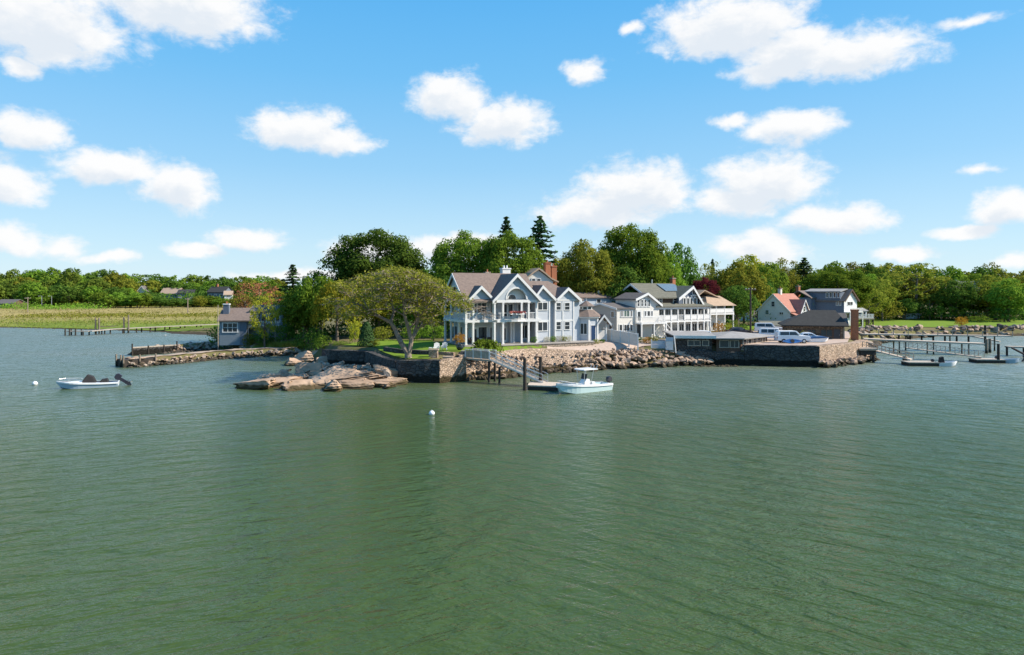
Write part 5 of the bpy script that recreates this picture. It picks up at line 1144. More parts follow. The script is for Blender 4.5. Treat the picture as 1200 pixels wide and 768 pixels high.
def buoy(px, py, r_, label, mat='gelcoat'):
    x, y = at(px, py); o = thing('mooring_buoy', label, 'buoy', (x, y, 0))
    MB().lathe([(.02,-r_*.7),(r_*.75,-r_*.5),(r_,0),(r_*.9,r_*.45),(r_*.5,r_*.9),(.05,r_*1.0)], (0,0,r_*.35), 16).build('float', M[mat], o, smooth=True)
    MB().tube((0,0,r_*1.2),(0,0,r_*1.7),.03).build('ring', M['alu'], o)
buoy(506, 486, .27, 'white round mooring buoy alone in front of the sea wall'); buoy(41, 451, .30, 'white mooring buoy left of the grey motor boat')
def gull(px, py, label):
    x, y = at(px, py); o = thing('gull', label, 'bird', (x, y, .05))
    mb = MB(); mb.lathe([(.02,-.30),(.10,-.18),(.15,0),(.11,.16),(.03,.26)], (0,0,0), 10); mb.M = None
    for v in mb.v: v.x, v.y, v.z = v.z, v.y, v.x*.8+.12
    mb.lathe([(.01,-.07),(.06,-.03),(.07,.02),(.02,.09)], (.24,0,.30), 8); mb.tube((.17,0,.18),(.24,0,.28),.05,.05); b = mb.build('body', M['white'], o, smooth=True)
    MB().tube((.29,0,.30),(.37,0,.28),.018,.006).build('beak', M['L_orange'], o)
    for sg in (-1, 1): MB().add([(.12,sg*.12,.18),(-.32,sg*.06,.16),(-.2,sg*.14,.06),(.1,sg*.15,.06),(.12,sg*.135,.17),(-.32,sg*.075,.15),(-.2,sg*.155,.05),(.1,sg*.165,.05)], [(0,1,2,3),(4,5,6,7),(0,1,5,4),(1,2,6,5),(2,3,7,6),(3,0,4,7)]).build('wing', M['greywood'], o)
gull(193.5, 394, 'white gull sitting on the water behind the rear jetty')
# ---------------------------------------------------------------- vehicles
def car(px, py, d, yaw, Lc, kind, mat, label, z=None, name='parked_car', cat='car'):
    x = X(px, d); z = h1(x, d)+.09 if z is None else z; Wc = 1.85
    r = thing(name, label, cat, (x, d, z), yaw)
    P = {'van': ([(0,.35),(Lc,.35),(Lc,.85),(Lc-.35,1.05),(Lc-1.0,1.15),(Lc-1.0,1.15),(.05,1.15),(0,.6)], [(.05,1.13),(Lc-1.0,1.13),(Lc-1.75,1.85),(Lc-2.0,1.92),(.3,1.92),(.12,1.8)]),
         'pickup': ([(0,.4),(Lc,.4),(Lc,.98),(Lc-.3,1.12),(Lc-1.35,1.18),(.05,1.18),(0,.6)], [(.05,1.16),(Lc-1.3,1.16),(Lc-1.95,1.86),(Lc-2.2,1.9),(.25,1.88),(.1,1.75)]),
         'sedan': ([(0,.32),(Lc,.32),(Lc,.68),(Lc-.3,.85),(Lc-1.2,.95),(.5,.98),(.02,.85)], [(.55,.95),(Lc-1.2,.93),(Lc-1.95,1.40),(Lc-2.3,1.46),(1.35,1.44),(1.0,1.3)])}[kind]
    b = MB(); b.ext(P[0], 'y', -Wc/2, Wc/2); body = b.build('body', M[mat], r, bevel=.06)
    cb = MB(); n = len(P[1]); top = max(p[1] for p in P[1])
    inset = lambda p: Wc/2-.04-.16*(p[1]-1.0)/(top-1.0+1e-6) if p[1] > 1.0 else Wc/2-.05
    cb.add([(p[0],-inset(p),p[1]) for p in P[1]]+[(p[0],inset(p),p[1]) for p in P[1]], [list(range(n)),list(range(n,2*n))[::-1]]+[(i,(i+1)%n,(i+1)%n+n,i+n) for i in range(n)])
    cab = cb.build('cabin', M[mat], r, bevel=.04)
    p1, p2 = P[1][1], P[1][2]
    # glass: windscreen and side windows
    g = MB(); y0, y1 = inset(p1)-.10, inset(p2)-.10; o = .03
    g.add([(p1[0]-.08+o,-y0,p1[1]+.07),(p1[0]-.08+o,y0,p1[1]+.07),(p2[0]+.05+o,y1,p2[1]-.05),(p2[0]+.05+o,-y1,p2[1]-.05),(p1[0]-.2,-y0,p1[1]+.07),(p1[0]-.2,y0,p1[1]+.07),(p2[0]-.1,y1,p2[1]-.05),(p2[0]-.1,-y1,p2[1]-.05)], [(0,1,2,3),(4,5,6,7),(0,1,5,4),(1,2,6,5),(2,3,7,6),(3,0,4,7)])
    g.build('windscreen', M['glass'], cab)
    zl, zh = P[1][1][1]+.10, top-.16
    fr = p1[0]-.35; bk = P[1][0][0]+.35; k = 3 if kind == 'van' else 2
    for sg in (-1, 1):
        for i in range(k):
            a = bk+(fr-bk)*i/k+.05; c = bk+(fr-bk)*(i+1)/k-.05; ct = c if i < k-1 else c-.45
            ya = Wc/2-.045; yb = Wc/2-.18
            at_ = a+(.25 if (i == 0 and kind == 'sedan') else 0)
            q = [(a,sg*ya,zl),(c,sg*ya,zl),(ct,sg*yb,zh),(at_,sg*yb,zh)]
            MB().add([(v[0],v[1]+sg*.02,v[2]) for v in q]+[(v[0],v[1]-sg*.08,v[2]) for v in q], [(0,1,2,3),(4,5,6,7),(0,1,5,4),(1,2,6,5),(2,3,7,6),(3,0,4,7)]).build('side_window', M['glass'], cab)
    for xx in (Lc*.19, Lc*.81):
        for sg in (-1, 1):
            w_ = MB(); w_.tube((xx,sg*(Wc/2-.2),.34),(xx,sg*(Wc/2+.02),.34),.34,n=16); wh = w_.build('wheel', M['rubber'], r)
            MB().tube((xx,sg*(Wc/2+.0),.34),(xx,sg*(Wc/2+.03),.34),.2,n=12).build('rim', M['alu'], wh)
    hz = P[0][2][1]-.12
    for sg in (-1, 1):
        MB().box(Lc-.08,sg*.66-.18,hz-.09,Lc+.02,sg*.66+.18,hz+.09).build('headlight', M['lightlamp'], r)
        MB().box(-.02,sg*.74-.1,.7,.05,sg*.74+.1,.95).build('tail_light', M['taillamp'], r)
    MB().box(Lc-.06,-.8,.36,Lc+.06,.8,.52).build('bumper', M['rubber'], r)
    for sg in (-1,1): MB().box(p1[0]-.45,sg*(Wc/2+.02)-.09,zl-.02,p1[0]-.3,sg*(Wc/2+.02)+.09,zl+.14).build('mirror', M[mat], r)
    return r
car(889, 405, 112, R(-22), 4.8, 'van', 'carwhite', 'white minivan parked just right of the grey-roofed boat shed')
car(909, 405, 105.5, R(-4), 4.9, 'pickup', 'carwhite', 'white work van with dark side windows at the wall, behind the blue kayak', name='parked_van', cat='van')
car(932, 404, 108.5, R(-12), 4.3, 'sedan', 'carwhite', 'white sedan parked to the right of the white work van')
car(812, 389, 111.5, R(174), 4.4, 'sedan', 'carwhite', 'white sedan in front of the porch house, left of two')
car(838, 389, 113, R(176), 4.6, 'sedan', 'carwhite', 'white sedan in front of the porch house, right of two')
car(884, 386, 127, R(-18), 5.0, 'pickup', 'carwhite', 'white truck behind the utility pole')
car(852, 388, 120, R(5), 4.4, 'sedan', 'motor', 'dark car in the yard left of the utility pole')
def kayak():
    d = 103.2; r = thing('kayak', 'blue kayak stood on its edge against the white work van', 'kayak', (X(917,d), d, h1(X(917,d),d)+.45), R(-3))
    mb = MB(); hull_mesh(mb, 2.9, .7, .25, bow_rise=.12, draft=.2, deck=-.03, full=.35, transom=.15); b = mb.build('hull', M['carblue'], r); b.rotation_euler = (R(68),0,0)
    k = MB().lathe([(.28,.26),(.3,.3),(.25,.3)], (1.4,0,0), 14).build('cockpit', M['rubber'], b)
kayak()
d_ = 107; r = thing('covered_dinghy', 'low dinghy under a blue tarpaulin, right of the white sedan', 'boat', (X(947,d_), d_, h1(X(947,d_),d_)+.2), R(-4))
mb = MB(); hull_mesh(mb, 3.1, 1.3, .45, bow_rise=.2, draft=.18, deck=-.1); mb.build('hull', M['gelcoat'], r)
MB().ext([(-.05,.42),(3.05,.6),(2.2,.82),(.8,.85)], 'y', -.66, .66).build('tarpaulin', M['tarp_blue'], r, bevel=.05)
# ---------------------------------------------------------------- the gangway, float and pilings in front of the house
def pile(x, y, z1, r_, label, mat='pile', group=None, cap=False):
    o = thing('piling', label, 'piling', (x, y, 0), 0, group)
    MB().lathe([(r_*1.05,-2.5),(r_,0),(r_*.95,z1),(r_*.8,z1+.05)], n=12).build('post', M[mat], o)
    if cap: MB().lathe([(r_*1.1,z1+.05),(r_*.2,z1+.3)], n=12).build('cap', M['gelcoat'], o)
    return o
def pilepart(root, x, y, z0, z1, r_=.15, mat='pile'): return MB().tube((x,y,z0),(x,y,z1),r_,r_*.92,10).build('pile', M[mat], root)
pile(X(615,76.5), 76.5, Z(420.5,76.5), .20, 'tall dark piling at the near corner of the float'); pile(X(633.5,79.5), 79.5, Z(418.5,79.5), .20, 'tall dark piling at the back of the float, right of the other')
def gangway():
    r = thing('fixed_pier', 'short wooden pier with pale panelled railings leading off the stone wall', 'pier', (0,0,0))
    A = (X(545,85.5), 85.5); B = (X(573,83), 83.0); z = 2.75
    dx, dy = B[0]-A[0], B[1]-A[1]; l = math.hypot(dx, dy); nx_, ny_ = -dy/l, dx/l; wv = 1.4
    MB().prism([A, B, (B[0]+nx_*wv,B[1]+ny_*wv), (A[0]+nx_*wv,A[1]+ny_*wv)], z-.22, z).build('deck', M['deckwood'], r)
    for sg, off in ((0,.05),(1,wv-.05)):
        for i in range(4):
            t = i/3; x, y = A[0]+dx*t+nx_*off, A[1]+dy*t+ny_*off; MB().box(x-.06,y-.06,z,x+.06,y+.06,z+1.05).build('rail_post', M['white'], r)
        MB().bar((A[0]+nx_*off,A[1]+ny_*off,z+1.08),(B[0]+nx_*off,B[1]+ny_*off,z+1.08),.12,.06).build('hand_rail', M['white'], r)
        MB().bar((A[0]+nx_*off+.03,A[1]+ny_*off,z+.55),(B[0]+nx_*off-.03,B[1]+ny_*off,z+.55),.03,.85).build('rail_panel', M['greywood'], r)
    for t in (.97,):
        for off in (.15, wv-.15): pilepart(r, A[0]+dx*t+nx_*off, A[1]+dy*t+ny_*off, -2, z-.2, .16)
    pilepart(r, A[0]+dx*1.42, A[1]+dy*1.3, -2, 1.9, .15)
    # hinged ramp down to the float
    C = (X(636,78.6), 78.6); q = thing('gangway_ramp', 'long aluminium-railed ramp sloping down from the pier to the float', 'gangway', (0,0,0))
    s = Vector((B[0]+nx_*.2, B[1]+ny_*.2, z)); e = Vector((C[0], C[1], .55)); up = Vector((nx_, ny_, 0))*1.0
    dl = e-s
    MB().add([s, e, e+up, s+up, s+Vector((0,0,-.12)), e+Vector((0,0,-.12)), e+up+Vector((0,0,-.12)), s+up+Vector((0,0,-.12))], [(0,1,2,3),(4,5,6,7),(0,1,5,4),(1,2,6,5),(2,3,7,6),(3,0,4,7)]).build('tread', M['greywood'], q)
    for off in (Vector((0,0,0)), up):
        m = MB(); m.bar(s+off+Vector((0,0,.95)), e+off+Vector((0,0,.95)), .07, .07); m.bar(s+off+Vector((0,0,.5)), e+off+Vector((0,0,.5)), .05, .05); m.bar(s+off+Vector((0,0,.02)), e+off+Vector((0,0,.02)), .08, .18)
        for i in range(9): p = s+dl*(i/8)+off; m.box(p.x-.03,p.y-.03,p.z,p.x+.03,p.y+.03,p.z+.95)
        m.build('side_rail', M['alu'], q)
    # float
    P = [(X(618,76.8),76.8),(X(654,75.8),75.8),(X(657,79.0),79.0),(X(622,80.0),80.0)]
    f = thing('dock_float', 'wooden float with pale decking between the pilings and the white boat', 'float', (0,0,0))
    MB().prism(P, .42, .56).build('deck', M['palewood'], f); c = (sum(p[0] for p in P)/4, sum(p[1] for p in P)/4)
    MB().prism([(c[0]+(p[0]-c[0])*.97, c[1]+(p[1]-c[1])*.97) for p in P], -.25, .415).build('pontoon', M['pile'], f)
    for i in range(4):
        p = P[i]; MB().box(p[0]-.06,p[1]-.06,.565,p[0]+.06,p[1]+.06,.8).build('cleat_post', M['pile'], f)
gangway()
# ---------------------------------------------------------------- old timber end of the breakwater and jetty
bw = thing('breakwater_crib', 'dark timber crib with white-capped posts at the tip of the breakwater', 'breakwater', (0,0,0))
MB().prism([(-56.2,99.0),(-53.3,102.3),(-55.0,104.2),(-58.6,101.2)], -1, 1.05).build('crib', M['pile'], bw)
for x, y in ((-56.3,98.9),(-54.8,100.5),(-53.3,102.1),(-58.5,100.9),(-57.2,99.8)):
    p = pilepart(bw, x, y, -1.5, 1.75, .13, 'pilegrey')
for (x, y, s) in ((-55.6,99.6,.5),(-54.6,100.8,.45),(-56.4,102,.5),(-57.2,101.6,.45)):
    o = put('crib_stone', RIP[0]); o.location = (x,y,1.15); o.scale = (s,s*.6,s*.4); tag(o, 'pale slab resting on the timber crib of the breakwater', 'stone', 'slabs on the breakwater crib')
jt = thing('jetty_bulkhead', 'dark timber bulkhead facing the end of the rear jetty', 'bulkhead', (0,0,0))
MB().prism([(-64.9,117.0),(-60.2,123.0),(-60.5,123.3),(-65.2,117.4)], -1, 1.25).build('planking', M['darkstone'], jt)
MB().prism([(-65.0,116.9),(-60.2,122.9),(-60.8,123.6),(-65.6,117.6)], 1.253, 1.42).build('cap_timber', M['greywood'], jt)
for t in (0,.35,.7,1): x, y = -65.0+4.7*t, 116.85+6.0*t; pilepart(jt, x, y, -1.5, 1.55+.5*(t in (0,1)), .13)
# ---------------------------------------------------------------- long low pier across the inlet at left
lp = thing('marsh_pier', 'long low pale-decked pier on short piles in front of the marsh', 'pier', (0,0,0))
PT = [(77,388.5,1.0),(105,388.3,1.0),(130,386,1.15),(168,384,1.25),(258,380,1.5)]
pp = []
for px, py, z in PT:
    d = F*(H-z)/(py-HZ); pp.append((X(px,d), d, z))
for a, b in zip(pp[:-1], pp[1:]): MB().bar((a[0],a[1],a[2]),(b[0],b[1],b[2]),1.6,.16).build('deck', M['greywood'], lp)
for px in (80,85,92,101,116,126,147,163,179,196,214,233):
    for a, b, A_, B_ in zip(pp[:-1], pp[1:], PT[:-1], PT[1:]):
        if A_[0] <= px <= B_[0]:
            t = (px-A_[0])/(B_[0]-A_[0]); y = a[1]+(b[1]-a[1])*t; z = a[2]+(b[2]-a[2])*t
            for o in (-.8,.8): pilepart(lp, X(px,y)+o*.3, y+o, -2, z-.1 if px > 95 else z+.6, .17, 'pile')
for px, py, lab in ((112,373,'left of the first pair'),(116.2,373,'right of the first pair'),(145.2,372,'left of the second pair'),(150.6,369.5,'right of the second pair')):
    d = 176 if px < 130 else 178; pile(X(px,d), d, Z(py,d), .20, 'tall grey mooring piling by the marsh pier, '+lab, 'pilegrey')
# ---------------------------------------------------------------- docks at the right
def right_docks():
    # upper fixed pier with rail
    P = thing('fixed_pier', 'long pale-decked fixed pier at the far right with a thin railing', 'pier', (0,0,0))
    a = (X(1012,124), 124, 2.35); b = (X(1152,118), 118, 1.95); c = (X(1178,128), 128, 2.3)
    MB().bar(a, b, 2.2, .25).build('deck', M['palewood'], P)
    for i in range(8):
        t = i/7; p = [a[k]+(b[k]-a[k])*t for k in range(3)]
        if i % 2 == 0: [pilepart(P, p[0], p[1]+o, -2, p[2]-.12, .13, 'pilegrey') for o in (-.9,.9)]
    m = MB(); a2 = (X(1010,128), 128, 3.0); b2 = (X(1183,126), 126, 2.75)
    MB().bar((a2[0],a2[1],a2[2]),(b2[0],b2[1],b2[2]),1.6,.2).build('walkway', M['palewood'], P)
    MB().bar((a2[0],a2[1]-.8,a2[2]+.9),(b2[0]-1.5,b2[1]-.8,b2[2]+.9),.08,.08).build('hand_rail', M['deckwood'], P)
    for i in range(11):
        t = i/10; p = [a2[k]+(b2[k]-a2[k])*t for k in range(3)]; MB().box(p[0]-.05,p[1]-.85,p[2],p[0]+.05,p[1]-.75,p[2]+.9).build('rail_post', M['greywood'], P)
        if i % 3 == 0: pilepart(P, p[0], p[1], -2, p[2]-.1, .14, 'pilegrey')
    pilepart(P, X(1156,121), 121, -2, 2.5, .24, 'pilegrey'); pilepart(P, X(1160,122.5), 122.5, -2, 2.5, .24, 'pilegrey')
    # lattice ramp
    q = thing('gangway_ramp', 'lattice-sided ramp sloping down to the dark float with the tall piling', 'gangway', (0,0,0))
    s = Vector((X(1062,112), 112, 1.75)); e = Vector((X(1150,107), 107, .7)); dl = e-s
    MB().bar(s, e, 1.3, .14).build('tread', M['greywood'], q)
    for o in (-.65,.65):
        m = MB(); off = Vector((0,o,0)); n = 8
        m.bar(s+off+Vector((0,0,1.0)), e+off+Vector((0,0,1.0)), .07,.07)
        for i in range(n+1): p = s+dl*(i/n)+off; m.box(p.x-.035,p.y-.035,p.z,p.x+.035,p.y+.035,p.z+1.0)
        for i in range(n): p = s+dl*(i/n)+off; p2 = s+dl*((i+1)/n)+off+Vector((0,0,1)); m.bar(p, p2, .05,.05)
        m.build('lattice_side', M['greywood'], q)
    # left ramp from the wall corner
    q = thing('gangway_ramp', 'brown wooden ramp with slanted rails beside the yard wall corner', 'gangway', (0,0,0))
    s = Vector((X(1013,108), 108, 2.1)); e = Vector((X(1068,103.5), 103.5, .7)); dl = e-s
    MB().bar(s, e, 1.2, .16).build('tread', M['palewood'], q)
    for o in (-.6,.6):
        m = MB(); off = Vector((0,o,0)); m.bar(s+off+Vector((0,0,.95)), e+off+Vector((0,0,.95)), .07,.08); m.bar(s+off+Vector((0,0,.5)), e+off+Vector((0,0,.5)), .05,.06)
        for i in range(7): p = s+dl*(i/6)+off; m.box(p.x-.04,p.y-.04,p.z,p.x+.04,p.y+.04,p.z+.95)
        m.build('side_rail', M['deckwood'], q)
    # head of the left ramp
    k = thing('pier_head', 'dark timber pier head at the sunlit wall corner', 'pier', (0,0,0))
    x = X(1008,106.5); MB().box(x-.6,105.5,1.9,x+2.2,108.5,2.2).build('deck', M['deckwood'], k); MB().box(x-.4,105.6,1.2,x+2.0,105.8,1.9).build('fascia', M['pile'], k)
    for u in (0,1.7):
        for v in (105.8,108.2): pilepart(k, x+u, v, -2, 1.9, .2)
    # floats
    for (p0, p1, d, lab) in ((1060,1094,102,'low dark float at the foot of the brown ramp'),(1140,1171,106,'low dark float at the foot of the lattice ramp')):
        f = thing('dock_float', lab, 'float', (0,0,0)); x0, x1 = X(p0,d), X(p1,d)
        MB().prism([(x0,d-1.1),(x1,d-1.5),(x1+.2,d+1.2),(x0+.2,d+1.4)], .42, .56).build('deck', M['greywood'], f); MB().prism([(x0+.05,d-1.04),(x1-.05,d-1.43),(x1+.13,d+1.15),(x0+.25,d+1.33)], -.25, .415).build('pontoon', M['pile'], f)
    pile(X(1170,104.8), 104.8, Z(403.5,104.8), .2, 'dark piling at the end of the lattice ramp float')
    pile(X(1060.5,104), 104, 1.1, .35, 'stubby greenish piling under the brown ramp', 'pilegrey')
    pile(X(1154.5,138), 138, Z(381.5,138), .22, 'tall dark piling behind the right docks, in front of the far shore wall')
    # far second dock seen behind
    f = thing('far_dock', 'low dark dock along the far shore, behind the right piers', 'dock', (0,0,0))
    a = (X(1040,150), 150, 1.5); b = (X(1135,146), 146, 1.5); MB().bar(a, b, 1.8, .25).build('deck', M['greywood'], f)
    for i in range(8): t = i/7; pilepart(f, a[0]+(b[0]-a[0])*t, a[1]+(b[1]-a[1])*t, -2, 1.4, .2)
    MB().bar((X(1135,146),146,1.5),(X(1172,142),142,.5),1.2,.2).build('ramp', M['greywood'], f)
    f = thing('far_dock', 'dock reaching in from the right edge behind the lattice ramp', 'dock', (0,0,0))
    a = (X(1180,117), 117, 1.5); b = (X(1260,115), 115, 1.5); MB().bar(a, b, 1.6, .22).build('deck', M['greywood'], f)
    for i in range(5): t = i/4; pilepart(f, a[0]+(b[0]-a[0])*t, 117-2*t, -2, 1.5, .18)
    MB().bar((X(1186,116),116,1.4),(X(1206,111),111,.4),.25,.25).build('brace', M['pile'], f)
right_docks()
# ---------------------------------------------------------------- poles
def pole(px, d, ytop, label, arms=1, mat='bark', r_=.15, z0=None, lamp=False, bw=2.4):
    x = X(px, d); z0 = h1(x, d) if z0 is None else z0; o = thing('utility_pole' if not lamp else 'street_lamp', label, 'pole' if not lamp else 'lamp', (x, d, z0), R(20)); zt = Z(ytop, d)-z0
    MB().tube((0,0,-1),(0,0,zt),r_,r_*.7,10).build('pole', M[mat], o)
    for i in range(arms):
        a = MB().box(-bw/2,-.08,zt-.55-i*.8,bw/2,.08,zt-.38-i*.8).build('cross_arm', M[mat], o)
        for k in (-.8,-.3,.3,.8): MB().lathe([(.05,0),(.07,.08),(.03,.16)], (k*bw/2,0,zt-.38-i*.8), 8).build('insulator', M['gelcoat'], a)
    if lamp: MB().box(-1.2,-.06,zt-.06,.1,.06,zt+.02).build('arm', M['alu'], o); MB().box(-1.5,-.14,zt-.12,-1.1,.14,zt).build('lamp_head', M['gelcoat'], o)
    return o
pole(879.5, 119, 336.5, 'tall dark utility pole standing beside the white red-roofed house', 1, 'pile', .19)
pole(32.5, 300, 348.5, 'pale wooden utility pole standing in the marsh at far left', 1, 'palebark', .22)
pole(220, 290, 349.5, 'pale wooden utility pole standing in the marsh left of the cottage', 1, 'palebark', .24, bw=1.8)
pole(49, 352, 347, 'street lamp in front of the left wood, left of two', 0, 'alu', .15, lamp=True); pole(60.5, 352, 347, 'street lamp in front of the left wood, right of two', 0, 'alu', .15, lamp=True)
pole(255.5, 122, 357.5, 'slim pale mast against the left wall of the cottage', 0, 'greywood', .07)
# ---------------------------------------------------------------- fences
def board_fence():
    a = at(707.5, 398.5, 3.4); b = (X(747.5, 101.5), 101.5); r = thing('board_fence', 'tall white board fence stepping down from the pavilion to the driveway', 'fence', (0,0,0))
    a = (X(707.5,108), 108); za, zb = 3.35, 2.9; n = 4
    for i in range(n+1):
        t = i/n; x, y, z = a[0]+(b[0]-a[0])*t, a[1]+(b[1]-a[1])*t, za+(zb-za)*t; h = 1.9-.1*t
        MB().box(x-.09,y-.09,z-.6,x+.09,y+.09,z+h+.12).build('post', M['white'], r)
        if i < n:
            t2 = (i+1)/n; x2, y2, z2 = a[0]+(b[0]-a[0])*t2, a[1]+(b[1]-a[1])*t2, za+(zb-za)*t2
            MB().bar((x,y,z+.9),(x2,y2,z2+.9),.05,1.75).build('panel', M['cream'], r); MB().bar((x,y,z+1.8),(x2,y2,z2+1.75),.1,.1).build('rail', M['white'], r)
board_fence()
def picket():
    r = thing('picket_fence', 'low pale picket fence at the end of the driveway, left of the boat shed', 'fence', (0,0,0)); d = 103.4
    a, b = X(763.5,d), X(780,d)
    m = MB(); n = 22
    for i in range(n+1): x = a+(b-a)*i/n; m.box(x-.035,d-.03,2.4,x+.035,d+.0,3.55)
    m.box(a,d+.003,2.75,b,d+.05,2.85); m.box(a,d+.003,3.25,b,d+.05,3.35); m.build('pickets', M['bluehull'], r)
    for x in (a,b): MB().box(x-.08,d-.05,2.2,x+.08,d+.1,3.75).build('post', M['white'], r)
    g = thing('white_screen', 'white panel screen with slanted edge at the corner of the boat shed', 'screen', (0,0,0))
    x0, x1 = X(780.5,103), X(788.5,103); MB().prism([(x0,103),(x1,102.7),(x1,102.8),(x0,103.1)], 2.2, 3.5).build('panel', M['white'], g); MB().prism([(x0,102.97),(x1,102.67),(x1,102.83),(x0,103.13)], 3.503, 4.1).build('upper_panel', M['bluehull'], g)
    MB().tube((x1+.35,102.6,1.8),(x1+.1,102.6,4.3),.09).build('post', M['white'], g)
picket()
# ---------------------------------------------------------------- lawn furniture
def adirondack(x, y, z, rz, label):
    r = thing('garden_chair', label, 'chair', (x, y, z), rz, None)
    s = MB()
    for i in range(5): s.bar((-.28,-.05+i*.11-.2,.40-i*.03),(.28,-.05+i*.11-.2,.40-i*.03),.09,.025)
    s.build('seat', M['chairwhite'], r)
    b = MB()
    for i, h in enumerate((.85,.95,1.0,.95,.85)): xx = -.26+i*.13; b.add([(xx-.055,.28,.28),(xx+.055,.28,.28),(xx*1.15+.06,.28+.32*h,.28+.8*h),(xx*1.15-.06,.28+.32*h,.28+.8*h),(xx-.055,.30,.27),(xx+.055,.30,.27),(xx*1.15+.06,.30+.32*h,.27+.8*h),(xx*1.15-.06,.30+.32*h,.27+.8*h)], [(0,1,2,3),(4,5,6,7),(0,1,5,4),(1,2,6,5),(2,3,7,6),(3,0,4,7)])
    b.build('backrest', M['chairwhite'], r)
    for sg in (-1,1):
        MB().box(sg*.36-.07,-.35,.58,sg*.36+.07,.42,.605).build('armrest', M['chairwhite'], r)
        MB().box(sg*.34-.02,-.32,0,sg*.34+.02,-.22,.575).build('leg', M['chairwhite'], r); MB().bar((sg*.31,-.3,.36),(sg*.31,.6,.05),.03,.1).build('leg', M['chairwhite'], r)
zc = h1(-9.6, 91.4)+.1
adirondack(X(512,92), 92, h1(X(512,92),92)+.09, R(8), 'white slatted garden chair on the lawn, left of the pair'); adirondack(X(520.5,92), 92, h1(X(520.5,92),92)+.09, R(-6), 'white slatted garden chair on the lawn, right of the pair')
def garden_table(px, d, label):
    x = X(px, d); r = thing('garden_table', label, 'table', (x, d, h1(x,d)+.08)); MB().lathe([(.42,.42),(.44,.45),(.42,.48)], n=14).build('tabletop', M['chairwhite'], r)
    for a in range(3): MB().tube((.3*math.cos(a*2.1),.3*math.sin(a*2.1),0),(.22*math.cos(a*2.1),.22*math.sin(a*2.1),.42),.03).build('leg', M['chairwhite'], r)
garden_table(506, 92.2, 'small white table beside the left garden chair')
def planter():
    d = 92; x = X(539, d); r = thing('planter', 'dark round pot at the edge of the lawn', 'planter', (x, d, h1(x,d)+.08))
    MB().lathe([(.25,0),(.48,.25),(.52,.5),(.40,.72),(.44,.78),(.36,.78)], n=18).build('pot', M['pot'], r, smooth=True)
    MB().lathe([(.02,.70),(.355,.70),(.355,.74)], n=18).build('soil', M['soil'], r)
planter()
def steps():
    r = thing('stone_steps', 'dark flagstone steps with tan edges above the pier landing', 'steps', (0,0,0)); 
    for i in range(5):
        d = 87.2+i*.62; a, b = X(533+i*1.8,d), X(556+i*.6,d); MB().box(a,d,2.3,b,d+.66,2.62+i*.16).build('step', M['darkstone' if i < 4 else 'stonepave'], r)
steps()
def stone_pier(px, d, h, label, s=.55):
    x = X(px, d); z = h1(x, d); r = thing('stone_pillar', label, 'pillar', (x, d, z)); MB().box(-s,-s,-1,s,s,h).build('shaft', M['fieldstone'], r); MB().box(-s-.1,-s-.1,h+.002,s+.1,s+.1,h+.14).build('capstone', M['palestone'], r)
stone_pier(508, 86.8, .95, 'tan stone pillar on the sea wall, left of the garden steps'); stone_pier(525, 86.5, .95, 'tan stone pillar between the white chairs and the garden steps')
def patio_set():
    for i, (u, v, rz) in enumerate(((1.2,.9,.4),(2.0,.5,-.3),(3.2,.7,2.8),(3.9,1.0,3.3))):
        p = Vector((HF.x+HF.c*u-HF.s*v, HF.y+HF.s*u+HF.c*v, HF.z0+.01))
        r = thing('wicker_chair', 'dark wicker armchair on the lower porch, %s' % ('leftmost', 'second from the left', 'third from the left', 'nearest the big gable')[i], 'chair', p, HF.a+rz)
        MB().box(-.33,-.33,.15,.33,.33,.42).build('seat', M['wicker'], r, bevel=.04); MB().box(-.33,.24,.42,.33,.36,.95).build('backrest', M['wicker'], r, bevel=.04)
        for sg in (-1,1): MB().box(sg*.33-.06,-.3,.42,sg*.33+.06,.235,.66).build('armrest', M['wicker'], r)
        for a in (-1,1):
            for b in (-1,1): MB().box(a*.27-.03,b*.27-.03,0,a*.27+.03,b*.27+.03,.15).build('leg', M['wicker'], r)
patio_set()
for i, u in enumerate((6.5,7.3,8.1)):
    v = -1.9+.14*abs(i-1); p = (HF.x+HF.c*u-HF.s*v, HF.y+HF.s*u+HF.c*v, HF.z0+3.5+.72)
    r = thing('flower_box', 'pink flower box hung on the bowed balcony rail, %s' % ('left', 'middle', 'right')[i], 'flower box', p, HF.a)
    MB().box(-.38,-.12,0,.38,.12,.2).build('box', M['white'], r)
    m = MB(); rr = random.Random(i)
    for k in range(90):
        c = Vector((rr.uniform(-.45,.45), rr.uniform(-.2,.2), .2+rr.uniform(0,.3))); n = Vector((rr.gauss(0,1), rr.gauss(0,1), rr.gauss(0,1)+.6)).normalized(); t = n.orthogonal().normalized()*.09; b = n.cross(t)
        m.add([c-t, c-b, c+t, c+b], [(0,1,2,3)])
    m.build('flowers', M['L_pink'], r)

